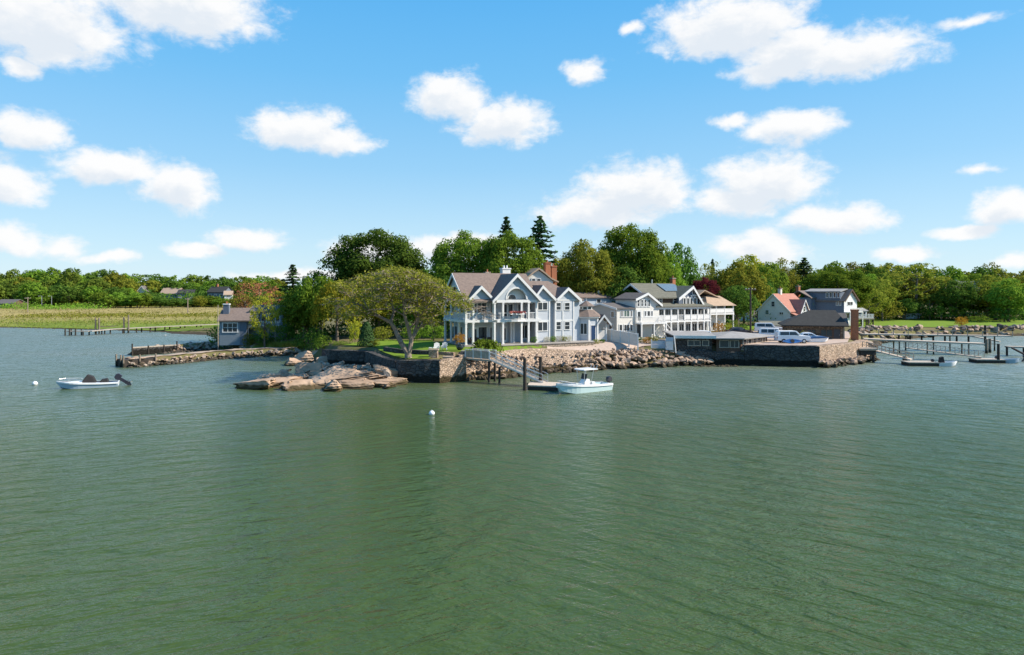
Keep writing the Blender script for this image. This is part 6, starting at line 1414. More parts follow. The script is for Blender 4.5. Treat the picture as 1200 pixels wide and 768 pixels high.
# ================================================================== TREES AND PLANTS
def leaf_mesh(name, P, Nn, S, mat, rng, aspect=.62):
    """one four-cornered leaf spray per point P, facing Nn, half-length S; slightly cupped"""
    n = len(P); t = rng.normal(size=(n,3)); t -= (t*Nn).sum(1)[:,None]*Nn; t /= np.linalg.norm(t,axis=1)[:,None]+1e-9; b = np.cross(Nn, t)
    S = S[:,None]; k1 = rng.uniform(.55,1,(n,1)); k2 = rng.uniform(.55,1,(n,1))
    v = np.stack([P-t*S, P-b*S*aspect*k1+Nn*S*.18, P+t*S*k2, P+b*S*aspect+Nn*S*.12], 1).reshape(-1,3)
    me = bpy.data.meshes.new(name); me.vertices.add(4*n); me.vertices.foreach_set('co', v.astype(np.float32).ravel())
    me.loops.add(4*n); me.loops.foreach_set('vertex_index', np.arange(4*n, dtype=np.int32))
    me.polygons.add(n); me.polygons.foreach_set('loop_start', np.arange(0,4*n,4,dtype=np.int32)); 
    me.update(calc_edges=True); me.materials.append(mat); return me
def unit(rng, n):
    d = rng.normal(size=(n,3)); return d/np.linalg.norm(d,axis=1)[:,None]
def lobes_points(rng, lobes, per, leaf, up=.25, jit=.42, flat=.85, inner=.25):
    Ps, Ns, Ss = [], [], []
    for (c, r) in lobes:
        n = max(8, int(per*(r**2)))
        d = unit(rng, n); d[:,2] = np.where(d[:,2] < -.35, -d[:,2], d[:,2])
        rad = r*np.where(rng.random(n) < inner, rng.uniform(.35,.8,n), rng.uniform(.78,1.12,n))
        bump = 1+.16*np.sin(d[:,0]*7+c[0]*3)*np.sin(d[:,1]*6+c[1]*2)+.12*np.sin(d[:,2]*8+c[2])
        p = d*(rad*bump)[:,None]; p[:,2] *= flat
        Ps.append(p+np.array(c)); nn = d+np.array([0,0,up])+rng.normal(size=(n,3))*jit; Ns.append(nn/np.linalg.norm(nn,axis=1)[:,None]); Ss.append(leaf*rng.uniform(.55,1.25,n))
    return np.concatenate(Ps), np.concatenate(Ns), np.concatenate(Ss)
def round_lobes(rng, rx, rz, zc, n, lo=.26, hi=.42, under=.55, top=1.0, bias=.0):
    out = [((0,0,zc), min(rx,rz)*.62)]
    ga = 2.39996
    for i in range(n):
        z = 1-2*(i+.5)/n; z = max(-1, min(1, z+rng.uniform(-.12,.12))); rr = math.sqrt(max(0,1-z*z)); a = i*ga+rng.uniform(-.5,.5)
        f = rng.uniform(.62,.86); zz = z*(1.0 if z > 0 else under)
        r = rng.uniform(lo,hi)*min(rx,rz)*(1.0-.25*max(0,z))
        out.append(((rx*f*rr*math.cos(a), rx*f*rr*math.sin(a), zc+rz*f*zz+bias*rr), r))
    return out
def trunk_mesh(name, h, r, limbs, seed, mat='bark', fork=.35, spread=.55, top=None):
    rnd = random.Random(seed); mb = MB(); p = Vector((0,0,-.6)); rr = r*1.25
    pts = [(p, rr)]; nseg = 6
    for i in range(1, nseg+1):
        z = h*i/nseg; p = Vector((rnd.uniform(-.05,.05)*h*.3*i/nseg, rnd.uniform(-.05,.05)*h*.3*i/nseg, z)); pts.append((p, r*(1-.75*i/nseg)))
    for (a, ra), (b, rb) in zip(pts[:-1], pts[1:]): mb.tube(a, b, ra, rb, 8)
    for k in range(limbs):
        t = fork+(.9-fork)*k/max(1,limbs-1); i = min(nseg-1, int(t*nseg)); a = pts[i][0].lerp(pts[i+1][0], t*nseg-i); an = k*2.4+rnd.uniform(-.4,.4)
        l = h*spread*(1.1-t)*rnd.uniform(.8,1.2); d = Vector((math.cos(an), math.sin(an), rnd.uniform(.45,.95))).normalized(); m = a+d*l*.55+Vector((0,0,rnd.uniform(-.1,.2)*l*.4)); e = a+d*l+Vector((0,0,.15*l))
        q = r*.42*(1-t*.5); mb.tube(a, m, q, q*.65, 6); mb.tube(m, e, q*.65, q*.25, 6)
        for s in range(2):
            d2 = (d+Vector((rnd.uniform(-.8,.8),rnd.uniform(-.8,.8),rnd.uniform(0,.6)))).normalized(); mb.tube(m, m+d2*l*.45, q*.5, q*.15, 5)
    me_o = mb.build(name, M[mat]); me = me_o.data; bpy.data.objects.remove(me_o); return me
PROTO = {}; W2 = {}
def proto(key, kind, seed, **k):
    rng = np.random.default_rng(seed)
    if kind == 'round':    # reference: 10 m high, crown radius rx
        rx, rz, zc = k.get('rx',4.2), k.get('rz',4.1), k.get('zc',5.9)
        lb = round_lobes(rng, rx, rz, zc, k.get('n',40), k.get('lo',.24), k.get('hi',.40), k.get('under',.8))
        P, Nn, S = lobes_points(rng, lb, k.get('per',85), k.get('leaf',.25), inner=k.get('inner',.27))
        tr = trunk_mesh('trunk', 7.5, .28, 7, seed, k.get('bark','bark'))
    elif kind == 'airy':
        rx, rz, zc = k.get('rx',4.0), k.get('rz',4.0), k.get('zc',5.8)
        lb = round_lobes(rng, rx, rz, zc, k.get('n',46), .15, .28, .9)[1:]
        P, Nn, S = lobes_points(rng, lb, k.get('per',70), k.get('leaf',.19), inner=.3, jit=.9)
        tr = trunk_mesh('trunk', 8.0, .24, 9, seed, k.get('bark','bark'))
    elif kind == 'low':    # shrub / hedge mass standing on the ground; 3 m high
        rx, rz = k.get('rx',2.0), k.get('rz',1.5); lb = round_lobes(rng, rx, rz, rz*.95, k.get('n',26), .26, .42, 1.0)
        P, Nn, S = lobes_points(rng, lb, k.get('per',170), k.get('leaf',.13), inner=.15); P[:,2] = np.maximum(P[:,2], .02)
        tr = trunk_mesh('stem', 1.6, .08, 5, seed, 'bark', .1, .7)
    elif kind == 'willow':
        Ps, Ns, Ss = [], [], []
        for i in range(150):
            a = rng.uniform(0,6.28); rr = 3.4*math.sqrt(rng.uniform(.02,1)); zt = 9.6-(rr/3.4)**2*3.0+rng.uniform(-.5,.3); L_ = rng.uniform(2.0,5.2)*(.5+.5*rr/3.4); m = int(26*L_/3)
            t = np.linspace(0,1,m); p = np.stack([math.cos(a)*(rr+.5*t)+rng.normal(size=m)*.12, math.sin(a)*(rr+.5*t)+rng.normal(size=m)*.12, zt-L_*t**1.2], 1)
            nn = np.stack([np.full(m,math.cos(a)), np.full(m,math.sin(a)), np.full(m,.3)],1)+rng.normal(size=(m,3))*.6
            Ps.append(p); Ns.append(nn/np.linalg.norm(nn,axis=1)[:,None]); Ss.append(rng.uniform(.14,.30,m))
        P, Nn, S = map(np.concatenate, (Ps,Ns,Ss)); tr = trunk_mesh('trunk', 7.0, .26, 8, seed, 'bark')
    elif kind == 'spruce':  # 10 m high; separate whorls of drooping boughs with gaps
        Ps, Ns, Ss = [], [], []; z = 1.2
        sp = k.get('spread',2.4); gap = k.get('gap',.42)
        while z < 9.8:
            f = (10-z)/9; R_ = sp*f**.8; nb = max(4, int(5+5*f)); off = rng.uniform(0,6.28)
            for j in range(nb):
                a = off+j*6.283/nb+rng.uniform(-.25,.25); L_ = R_*rng.uniform(.6,1.15); m = max(4, int(17*L_)); t = rng.uniform(.1,1,m)
                wd = .30*L_*(1-t*.6)*rng.uniform(-1,1,m)
                p = np.stack([math.cos(a)*L_*t-math.sin(a)*wd, math.sin(a)*L_*t+math.cos(a)*wd, z-.28*L_*t+.18*L_*t**3+rng.normal(size=m)*.06],1)
                nn = np.stack([np.full(m,math.cos(a)*.3), np.full(m,math.sin(a)*.3), np.full(m,1.0)],1)+rng.normal(size=(m,3))*.45
                Ps.append(p); Ns.append(nn/np.linalg.norm(nn,axis=1)[:,None]); Ss.append(rng.uniform(.16,.30,m))
            z += gap*rng.uniform(.8,1.25)*(.5+.7*f)
        P, Nn, S = map(np.concatenate, (Ps,Ns,Ss)); tr = trunk_mesh('trunk', 9.7, .22, 2, seed, 'bark', .6, .1)
    elif kind == 'column':  # 3 m clipped cone
        n = 2600; z = rng.random(n)**.9*3; r = (.9*np.sqrt(np.clip(1-z/3.05,0,1))*np.minimum(1,(z+.35)/.6))*rng.uniform(.75,1.05,n); a = rng.uniform(0,6.28,n)
        P = np.stack([r*np.cos(a), r*np.sin(a), z+.05],1); nn = np.stack([np.cos(a),np.sin(a),np.full(n,.4)],1)+rng.normal(size=(n,3))*.4; Nn = nn/np.linalg.norm(nn,axis=1)[:,None]; S = rng.uniform(.06,.13,n)
        tr = trunk_mesh('trunk', 2.5, .08, 1, seed)
    elif kind == 'reed':    # 1 m tuft of upright blades
        n = 260; a = rng.uniform(0,6.28,n); r = .8*np.sqrt(rng.random(n)); h = rng.uniform(.4,1.05,n)
        P = np.stack([r*np.cos(a), r*np.sin(a), h*.5],1); nn = rng.normal(size=(n,3)); nn[:,2] *= .15; Nn = nn/np.linalg.norm(nn,axis=1)[:,None]
        base = P.copy(); base[:,2] = 0; lean = rng.normal(size=(n,3))*.16; tip = base+lean; tip[:,2] = h
        b = np.cross(Nn, np.array([0,0,1.0])); b /= np.linalg.norm(b,axis=1)[:,None]; mid = (base+tip)/2; w_ = .035
        v = np.stack([base, mid-b*w_, tip, mid+b*w_],1).reshape(-1,3)
        me = bpy.data.meshes.new('blades'); me.from_pydata(v.tolist(), [], np.arange(4*n).reshape(-1,4).tolist()); me.materials.append(M['L_reed']); PROTO[key] = (me, None, 1.0, True); W2[key] = 1.8; return
    PROTO[key] = (leaf_mesh('crown', P, Nn, S, M['L_green'], rng), tr, float(np.percentile(P[:,2], 99.6)), kind in ('low','column'))
    W2[key] = 2*float(np.percentile(np.abs(P[:,0]), 97.5))
for i in range(4): proto('round%d' % i, 'round', 100+i, rx=(4.2,4.6,3.9,4.9)[i], n=(42,46,38,50)[i])
proto('dense', 'round', 110, rx=4.5, rz=4.4, zc=5.6, n=84, per=300, leaf=.15, inner=.34, lo=.20, hi=.34); proto('dense1', 'round', 111, rx=4.7, rz=4.2, zc=5.7, n=90, per=300, leaf=.15, inner=.34, lo=.19, hi=.33)
for i in range(3): proto('far%d' % i, 'round', 120+i, rx=(3.9,4.3,4.8)[i], rz=4.4, zc=5.5, n=34, per=42, leaf=.40, under=1.0)
for i in range(2): proto('airy%d' % i, 'airy', 130+i)
for i in range(3): proto('low%d' % i, 'low', 140+i)
proto('willow', 'willow', 150); proto('spruce0', 'spruce', 160); proto('spruce1', 'spruce', 161, spread=3.0, gap=.55); proto('column', 'column', 170); proto('reed', 'reed', 180); proto('reed1', 'reed', 181)
rt = random.Random(77)
def plant(key, x, y, h, wid, mat, name, label, cat='tree', group=None, z=None, sink=.1):
    cr, tr, ref, bush = PROTO[key]; s = h/ref; ws = wid
    z = h1(x, y) if z is None else z
    r = thing(name, label, cat, (x, y, z-sink), rt.uniform(0,6.28), group); r.scale = (s*ws, s*ws, s)
    c = put('foliage' if bush else 'crown', cr, r); 
    c.material_slots[0].link = 'OBJECT'; c.material_slots[0].material = M[mat]
    if tr is not None: put('stem' if bush else 'trunk', tr, r)
    return r
def tree_px(key, px0, px1, ytop, d, mat, name, label, cat='tree', group=None, ybase=None):
    """a tree whose crown spans px0..px1 at distance d, topping out at photo row ytop; it stands on the ground there"""
    if key[:5] in ('round','dense'): ytop -= (px1-px0)*.07
    if key[:6] == 'spruce': m_ = (px0+px1)/2; px0, px1 = m_+(px0-m_)*1.45, m_+(px1-m_)*1.45
    x = X((px0+px1)/2, d); z = h1(x, d) if ybase is None else Z(ybase, d); h = Z(ytop, d)-z; ref = PROTO[key][2]; wm = (px1-px0)/F*d
    return plant(key, x, d, h, wm/(W2[key]*h/ref), mat, name, label, cat, group, z)
# ------- the spreading tree on the lower lawn: own limbs, flat airy pads of leaves
def spreading_tree():
    d0 = 85.8; x0 = X(479, d0); z0 = 2.6; rnd = random.Random(3); rng = np.random.default_rng(3)
    r = thing('spreading_tree', 'wide spreading tree with forked bare trunk and airy bronze-green crown at the sea wall', 'tree', (x0, d0, z0))
    P = lambda px, py, dy=0: Vector((X(px, d0+dy)-x0, dy, Z(py, d0+dy)-z0))
    def inside(t):     # the crown's own outline: a low dome, ragged below
        px = 600+(t.x+x0)/(t.y+d0)*F; py = HZ-(t.z+z0-H)/(t.y+d0)*F
        top = np.interp(px, [372,385,410,440,465,490,520,552], [352,338,325,317,314,320,332,350]); bot = np.interp(px, [372,400,430,470,500,530,552], [364,376,372,360,384,380,374])
        top += 9*mnoise.noise(Vector((px*.045, t.y*.5, 3.1))); bot += 8*mnoise.noise(Vector((px*.06, t.y*.4, 7.7)))
        return top+2 < py < bot
    mb = MB(); tips = []
    def limb(pts, r0, r1, subs=3, depth=0):
        n = len(pts)
        for i in range(n-1):
            a, b = pts[i], pts[i+1]; ra = r0+(r1-r0)*i/(n-1); rb = r0+(r1-r0)*(i+1)/(n-1); mb.tube(a, b, ra, rb, 8 if depth < 2 else 5)
        for i in range(1, n):
            a = pts[i]; dirv = (pts[i]-pts[i-1]).normalized(); rr = r0+(r1-r0)*i/(n-1)
            for s in range(subs):
                if depth >= 3: break
                l = {0:2.6,1:1.7,2:.95}[depth]*rnd.uniform(.7,1.3)
                for tr_ in range(6):
                    dv = (dirv*.6+Vector((rnd.gauss(0,.8), rnd.gauss(0,.9), rnd.gauss(.10,.30)))).normalized()
                    mid = a+dv*l*.5+Vector((rnd.uniform(-.15,.15), rnd.uniform(-.15,.15), .05))*l; e = a+dv*l+Vector((0,0,-.06*l))
                    if inside(e): break
                else: continue
                limb([a, mid, e], max(.03, rr*.55), .022, 2 if depth < 2 else 1, depth+1)
                if depth >= 1: tips.append(e); tips.append(mid)
        tips.append(pts[-1])
    mb.tube(P(479,424), P(478,414), .52, .42, 10)
    limb([P(478,414), P(470,402), P(464,388,.4), P(458,378,.2)], .36, .24, 0)
    limb([P(458,378,.2), P(446,372,-.4), P(432,363,-1.0), P(416,355,-1.3), P(402,353,-1.0)], .22, .08, 3)
    limb([P(458,378,.2), P(462,365,1.5), P(459,352,2.4), P(452,338,3.0), P(446,326,3.2)], .20, .05, 3)
    limb([P(432,363,-1.0), P(424,348,.8), P(412,338,1.8)], .12, .04, 3)
    limb([P(479,414), P(482,400), P(479,386,-.3), P(474,370,-1.0), P(473,352,-2.0), P(468,336,-2.6), P(466,322,-2.4)], .32, .05, 3)
    limb([P(482,400), P(487,386,.3), P(492,370,-.8), P(503,356,-1.6), P(518,349,-2.2), P(534,352,-2.4), P(546,360,-2.2)], .22, .05, 3)
    limb([P(487,386,.3), P(490,368,2.2), P(497,350,3.4), P(505,336,3.8)], .17, .05, 3)
    limb([P(503,356,-1.6), P(508,344,-.4), P(520,338,.4)], .11, .04, 3)
    limb([P(474,370,-1.0), P(486,352,.2), P(488,335,.8), P(482,322,1.0)], .13, .04, 3)
    mb.build('trunk', M['palebark'], r)
    Ps, Ns, Ss = [], [], []
    T = [t for t in tips if inside(t)]
    for t in T:
        # keep the crown inside the outline seen in the photo
        n = rnd.randint(3, 12) if mnoise.noise(Vector(t)*.75) > .02 else rnd.randint(0, 2); q = rng.normal(size=(n,3))*np.array([.42,.42,.16]); Ps.append(q+np.array([t.x,t.y,t.z+.1])); nn = rng.normal(size=(n,3))*.7+np.array([0,0,.9]); Ns.append(nn/np.linalg.norm(nn,axis=1)[:,None]); Ss.append(rng.uniform(.09,.20,n))
    Pa, Na, Sa = map(np.concatenate, (Ps,Ns,Ss))
    keep = (Pa[:,2] > 2.0+.0*Pa[:,0]) & (np.abs(Pa[:,0]+1.6) < 9.8)
    me = leaf_mesh('crown', Pa[keep], Na[keep], Sa[keep], M['L_bronze'], rng); put('crown', me, r)
    print('spreading leaves', keep.sum(), len(T))
spreading_tree()
# ------- trees one can point at
tp = tree_px
tp('dense', 391, 494, 280, 130, 'L_dark', 'broadleaf_tree', 'huge dark green round-headed tree rising behind the spreading tree')
tp('dense1', 505, 582, 279, 126, 'L_green', 'broadleaf_tree', 'big dark green tree behind the left gable of the blue-grey house')
tp('dense', 560, 632, 280, 122, 'L_green', 'broadleaf_tree', 'round green tree behind the ridge of the blue-grey house')
tp('round2', 498, 540, 327, 118, 'L_dark', 'broadleaf_tree', 'low dark tree filling the gap left of the blue-grey house roof')
tp('spruce1', 576, 611, 256, 140, 'L_fir', 'spruce_tree', 'pointed spruce top just left of the tallest spruce, above the round green tree')
tp('spruce1', 609, 656, 255, 131, 'L_fir', 'spruce_tree', 'tallest dark spruce, rising right of the brick chimneys')
tp('round0', 636, 668, 306, 134, 'L_yellow', 'broadleaf_tree', 'yellow-green tree just right of the two tall brick chimneys')
tp('dense1', 653, 718, 289, 127, 'L_olive', 'broadleaf_tree', 'olive green tree above the octagonal pavilion')
tp('spruce0', 672, 690, 282, 150, 'L_fir', 'spruce_tree', 'thin dark spire poking out above the olive green tree')
tp('dense', 698, 780, 273, 133, 'L_green', 'broadleaf_tree', 'great green maple-like tree behind the cream house')
tp('round2', 748, 802, 300, 139, 'L_green', 'broadleaf_tree', 'green tree to the right of the great tree, over the solar panels')
tp('round1', 775, 815, 289, 152, 'L_dark', 'broadleaf_tree', 'dark tree with a rounded peak behind the brick chimney of the porch house')
tp('round0', 770, 802, 314, 136, 'L_bright', 'broadleaf_tree', 'bright green leafy tree right behind the solar panels')
tp('round3', 700, 760, 318, 126, 'L_dark', 'broadleaf_tree', 'dark shaded tree right above the long roof of the cream house')
tp('dense', 808, 842, 329, 142, 'L_maroon', 'copper_tree', 'dark maroon-leaved tree behind the tan-roofed house')
tp('airy0', 815, 850, 308, 165, 'L_olive', 'broadleaf_tree', 'thin olive tree left of the maroon tree top')
tp('spruce0', 828, 842, 305, 172, 'L_fir', 'spruce_tree', 'small dark spruce tip above the tan-roofed house')
tp('round1', 836, 893, 312, 150, 'L_olive', 'broadleaf_tree', 'broad olive tree left of the tall utility pole')
tp('round3', 842, 884, 338, 139, 'L_dark', 'broadleaf_tree', 'dark bushy tree at the right of the tan-roofed house')
tp('round0', 880, 922, 311, 186, 'L_bright', 'broadleaf_tree', 'bright green tree standing over the white red-roofed house')
tp('round1', 855, 905, 303, 205, 'L_yellow', 'broadleaf_tree', 'yellow-green tree on the skyline left of the bright green tree')
tp('airy1', 898, 942, 303, 215, 'L_olive', 'broadleaf_tree', 'feathery olive tree on the skyline right of the bright green tree')
tp('spruce1', 927, 958, 303, 212, 'L_fir', 'pine_tree', 'dark pointed pine on the skyline above the red roof chimney')
tp('dense1', 945, 1016, 319, 188, 'L_green', 'broadleaf_tree', 'wide dark-centred green tree arching over the slate-blue house')
tp('round2', 1004, 1038, 311, 225, 'L_dark', 'broadleaf_tree', 'dark round tree on the skyline right of the slate-blue house')
tp('airy0', 1000, 1036, 334, 185, 'L_olive', 'broadleaf_tree', 'olive tree right of the slate-blue house gable')
tp('airy1', 1040, 1108, 309, 212, 'L_olive', 'broadleaf_tree', 'large spreading olive tree behind the laid-up pale boat')
tp('round3', 1100, 1142, 332, 204, 'L_dark', 'horse_chestnut', 'dark round tree with pale blossom at its edge, behind the far lawn')
tp('airy0', 1110, 1146, 329, 208, 'L_white', 'blossom_tree', 'pale flowering tree crown behind the dark round tree')
tp('round1', 1134, 1180, 326, 206, 'L_olive', 'broadleaf_tree', 'olive rounded tree right of the pale flowering tree')
tp('round0', 1160, 1204, 330, 196, 'L_bright', 'broadleaf_tree', 'fresh green tree at the right edge behind the far lawn')
tp('airy1', 1146, 1178, 308, 245, 'L_olive', 'broadleaf_tree', 'hazy olive tree top on the skyline near the right edge')
tp('low1', 1018, 1058, 350, 200, 'L_olive', 'shrub', 'wide olive shrub at the left end of the far lawn', 'shrub')
tp('low2', 1060, 1092, 355, 207, 'L_dark', 'shrub', 'dark shrub behind the laid-up pale boat', 'shrub')
tp('low0', 1088, 1118, 356, 203, 'L_bright', 'shrub', 'bright green shrub on the far lawn right of the laid-up boat', 'shrub')
tp('low1', 1118, 1146, 361, 200, 'L_green', 'shrub', 'green shrub beneath the dark round tree on the far lawn', 'shrub')
tp('low2', 1136, 1160, 370, 190, 'L_bright', 'shrub', 'low light green shrub on the shore of the far lawn', 'shrub')
tp('low0', 1158, 1196, 358, 196, 'L_dark', 'shrub', 'dark shrub at the right edge of the far lawn', 'shrub')
tp('low1', 1120, 1134, 371, 178, 'L_orange', 'shrub', 'small orange shrub on the far shore wall', 'shrub')
# left of the house
tp('spruce1', 326, 360, 311, 137, 'L_fir', 'pine_tree', 'dark pine rising alone above the cottage trees')
tp('round0', 345, 396, 322, 128, 'L_bright', 'broadleaf_tree', 'bright green tree right of the dark pine')
tp('airy0', 278, 328, 331, 150, 'L_copper', 'copper_tree', 'pinkish copper-leaved tree behind the cottage roof')
tp('airy1', 302, 345, 341, 134, 'L_yellow', 'broadleaf_tree', 'yellow-green tree with pale trunk overhanging the cottage balcony')
tp('airy1', 294, 326, 347, 119.6, 'L_yellow', 'broadleaf_tree', 'small airy yellow-green tree with pale stem in front of the cottage balcony')
tp('airy0', 270, 305, 344, 145, 'L_olive', 'broadleaf_tree', 'thin olive tree between cottage roof and copper-leaved tree')
tp('round1', 332, 380, 340, 122, 'L_green', 'broadleaf_tree', 'green tree at the right end of the cottage balcony')
tp('willow', 368, 422, 330, 111, 'L_yellow', 'willow', 'drooping yellow-green willow behind the left retaining wall')
tp('round3', 350, 402, 328, 121, 'L_green', 'broadleaf_tree', 'green tree between the dark pine and the willow')
tp('airy1', 392, 440, 335, 116, 'L_olive', 'broadleaf_tree', 'olive tree behind the left half of the spreading tree')
tp('round2', 418, 470, 334, 119, 'L_yellow', 'broadleaf_tree', 'golden green tree behind the middle of the spreading tree')
tp('round0', 462, 512, 340, 120, 'L_green', 'broadleaf_tree', 'green tree behind the right half of the spreading tree')
tp('low0', 408, 424, 372, 106, 'L_yellow', 'shrub', 'yellowish tall shrub left of the dark clipped conifer', 'shrub')
tp('column', 420.5, 438.5, 377, 103, 'L_fir', 'clipped_conifer', 'dark clipped cone-shaped conifer on the lawn', 'conifer')
tp('low1', 436, 460, 382, 112, 'L_olive', 'shrub', 'olive shrub right of the dark clipped conifer', 'shrub')
tp('low2', 470, 500, 380, 112, 'L_green', 'shrub', 'green shrub at the back of the lawn behind the tree trunk', 'shrub')
tp('low0', 494, 522, 378, 110, 'L_green', 'shrub', 'green shrub at the back of the lawn near the house porch', 'shrub')
tp('low1', 346, 384, 384, 114, 'L_dark', 'shrub', 'dark green shrub above the cove, right of the cottage', 'shrub')
tp('low2', 366, 390, 392, 109, 'L_bright', 'shrub', 'light green shrub above the ledge at the head of the cove', 'shrub')
tp('low0', 322, 350, 376, 124, 'L_dark', 'shrub', 'dark shrub under the right end of the cottage balcony', 'shrub')
tp('low1', 296, 322, 388, 124, 'L_dark', 'shrub', 'dark brownish shrub under the middle of the cottage balcony', 'shrub')
tp('low2', 284, 300, 390, 124, 'L_olive', 'shrub', 'olive shrub right of the cottage front wall', 'shrub')
tp('low0', 430, 446, 397, 103, 'L_olive', 'shrub', 'small ragged olive shrub at the end of the garden wall', 'shrub')
tp('low1', 388, 408, 399, 105, 'L_bright', 'shrub', 'low light green shrub on top of the left retaining wall', 'shrub')
tp('low2', 345, 370, 360, 124, 'L_olive', 'shrub', 'tall olive shrub between the balcony and the willow', 'shrub')
tp('low0', 438, 470, 366, 121, 'L_dark', 'shrub', 'dark shrub mass behind the trunk of the spreading tree', 'shrub')
# by the house
x_, y_ = X(570.5,88.3), 88.3
def weeping():
    rng = np.random.default_rng(9); r = thing('weeping_shrub', 'bright green weeping shrub on the stone bank above the pier', 'shrub', (x_, y_, 2.9)); r.scale = (1.3,1.3,1.7)
    Ps, Ns, Ss = [], [], []
    for i in range(70):
        a = rng.uniform(0,6.28); L_ = rng.uniform(.9,2.0); m = 26; t = np.linspace(.05,1,m); p = np.stack([math.cos(a)*L_*t, math.sin(a)*L_*t*.7, 1.9*t*(1.55-1.5*t)*rng.uniform(.8,1.25)+.3*(1-t)],1)+rng.normal(size=(m,3))*.05
        nn = rng.normal(size=(m,3))*.6+np.array([0,0,.8]); Ps.append(p); Ns.append(nn/np.linalg.norm(nn,axis=1)[:,None]); Ss.append(rng.uniform(.07,.16,m))
    put('foliage', leaf_mesh('foliage', *map(np.concatenate,(Ps,Ns,Ss)), M['L_bright'], rng), r); MB().tube((0,0,-.3),(0,0,.9),.07,.04).build('stem', M['bark'], r)
weeping()
plant('low0', X(539,92), 92, 1.7, .8, 'L_orange', 'potted_maple', 'orange-leaved shrub growing in the dark round pot', 'plant', z=h1(X(539,92),92)+.82)
for i, (px, mt, nm, lb) in enumerate(((641,'L_white','flowering_shrub','white flowering shrub under the first bay window'),(648,'L_green','shrub','small green shrub between the white flowering shrubs of the terrace'),(655,'L_white','flowering_shrub','white flowering shrub under the last bay window'),(661,'L_olive','shrub','olive shrub at the foot of the last bay'),(667,'L_white','flowering_shrub','white flowering shrub nearest the pavilion'),(626,'L_dark','shrub','dark low shrub at the foot of the first bay'))):
    u = HF.u(px,-1.2); tp_ = (HF.x+HF.c*u+HF.s*1.2, HF.y+HF.s*u-HF.c*1.2); plant('low%d' % (i % 3), tp_[0], tp_[1], 1.0, .8, mt, nm, lb, 'shrub', z=HF.z0+.05)
for i, (px, py, d, h, mt, lb) in enumerate(((699,404,103,.9,'L_olive','small olive shrub at the foot of the pavilion'),(706,403,103.6,.7,'L_dark','small dark shrub right of the pavilion foot'),(758,400,107,1.2,'L_orange','reddish shrub in front of the cream house balcony'),(766,399,106.5,1.5,'L_olive','olive shrub behind the picket fence'),(752,398,108,1.0,'L_dark','dark shrub at the end of the white board fence'))):
    x = X(px,d); plant('low%d' % (i % 3), x, d, h, 1.0, mt, 'shrub', lb, 'shrub')
for i, (a, b, yt, d, mt, lb) in enumerate(((836,848,376,122,'L_orange','orange-yellow shrub left in the bed right of the porch house'),(846,858,378,122,'L_yellow','yellow shrub in the bed right of the porch house'),(856,866,374,124,'L_bright','tall bright green leafy shrub in the bed right of the porch house'),(864,876,378,126,'L_dark','dark green shrub at the foot of the utility pole'),(905,920,388,118,'L_yellow','yellow-green shrub in front of the carport'),(917,929,390,116,'L_bright','green shrub between carport and boathouse'),(937,946,387,110.5,'L_bronze','brownish round shrub in front of the boathouse wall'))):
    tp('low%d' % (i % 3), a, b, yt, d, mt, 'shrub', lb, 'shrub')
rw = random.Random(21)
for i, (x, d, sc_) in enumerate(((X(848,118),118,.9),(X(855,118.5),118.5,.8),(X(862,118),118,.7),(X(858,117),117,.5))):
    place_rock(PAL, 'bed_boulder', x, d, h1(x,d)+.3, sc_*1.3, sc_, sc_*.8, rw.uniform(0,6), 'tan boulder edging the flower bed right of the porch house', 'boulder', 'boulders edging the flower bed', rw)
# reeds above the cove beach
for i in range(46):
    px = rw.uniform(296,352); d = rw.uniform(119.5,122.5); x = X(px,d); plant('reed' if i % 2 else 'reed1', x, d, rw.uniform(.9,1.5), .8, 'L_reed', 'reed_clump', 'tuft of upright green reeds above the cove beach', 'reeds', 'reed tufts above the cove beach')
# ------- the far woods, tree by tree
def belt(n, px0, px1, d0, d1, ytop, keys, mats, label, group, seed, wpx=(20,30), jit=5, name='broadleaf_tree'):
    rb = random.Random(seed)
    for i in range(n):
        px = px0+(px1-px0)*(i+rb.uniform(.15,.85))/n; d = rb.uniform(d0,d1); w_ = rb.uniform(*wpx)
        yt = (ytop(px) if callable(ytop) else ytop)+rb.uniform(-jit*.5,jit)
        tree_px(rb.choice(keys), px-w_/2, px+w_/2, yt, d, rb.choice(mats), name, label, 'tree', group)
def sky_l(px): return np.interp(px, [-60,0,40,85,130,150,180,230,270,330], [318,318,317,315,316,320,321,323,322,324])
FK = ['far0','far1','far2']
belt(20, -60, 330, 415, 445, sky_l, FK, ['L_far','L_dark','L_green'], 'tree on the skyline of the wood beyond the marsh', 'skyline trees of the far wood beyond the marsh', 1, (24,36), 3)
belt(24, -60, 150, 385, 408, lambda p: sky_l(p)+7, FK, ['L_far','L_bright','L_far','L_olive'], 'tree in the middle of the wood beyond the marsh', 'middle trees of the far wood beyond the marsh', 2, (20,32), 8)
belt(20, -60, 150, 362, 384, lambda p: sky_l(p)+17, FK, ['L_dark','L_far','L_green'], 'tree at the front edge of the wood beyond the marsh', 'front trees of the far wood beyond the marsh', 3, (18,28), 7)
belt(13, 172, 335, 404, 414, lambda p: 330, FK, ['L_olive','L_green','L_dark','L_bronze'], 'tree among the far houses beyond the marsh', 'trees among the far houses', 4, (18,28), 6)
belt(13, 130, 290, 352, 372, lambda p: 348, FK, ['L_dark','L_green','L_olive'], 'bushy low tree along the back of the marsh', 'low trees along the back of the marsh', 5, (14,24), 3)
belt(8, 110, 172, 345, 360, lambda p: 343, FK, ['L_bright','L_green'], 'bushy light green tree bulging into the marsh', 'light green trees at the marsh edge', 6, (14,22), 5)
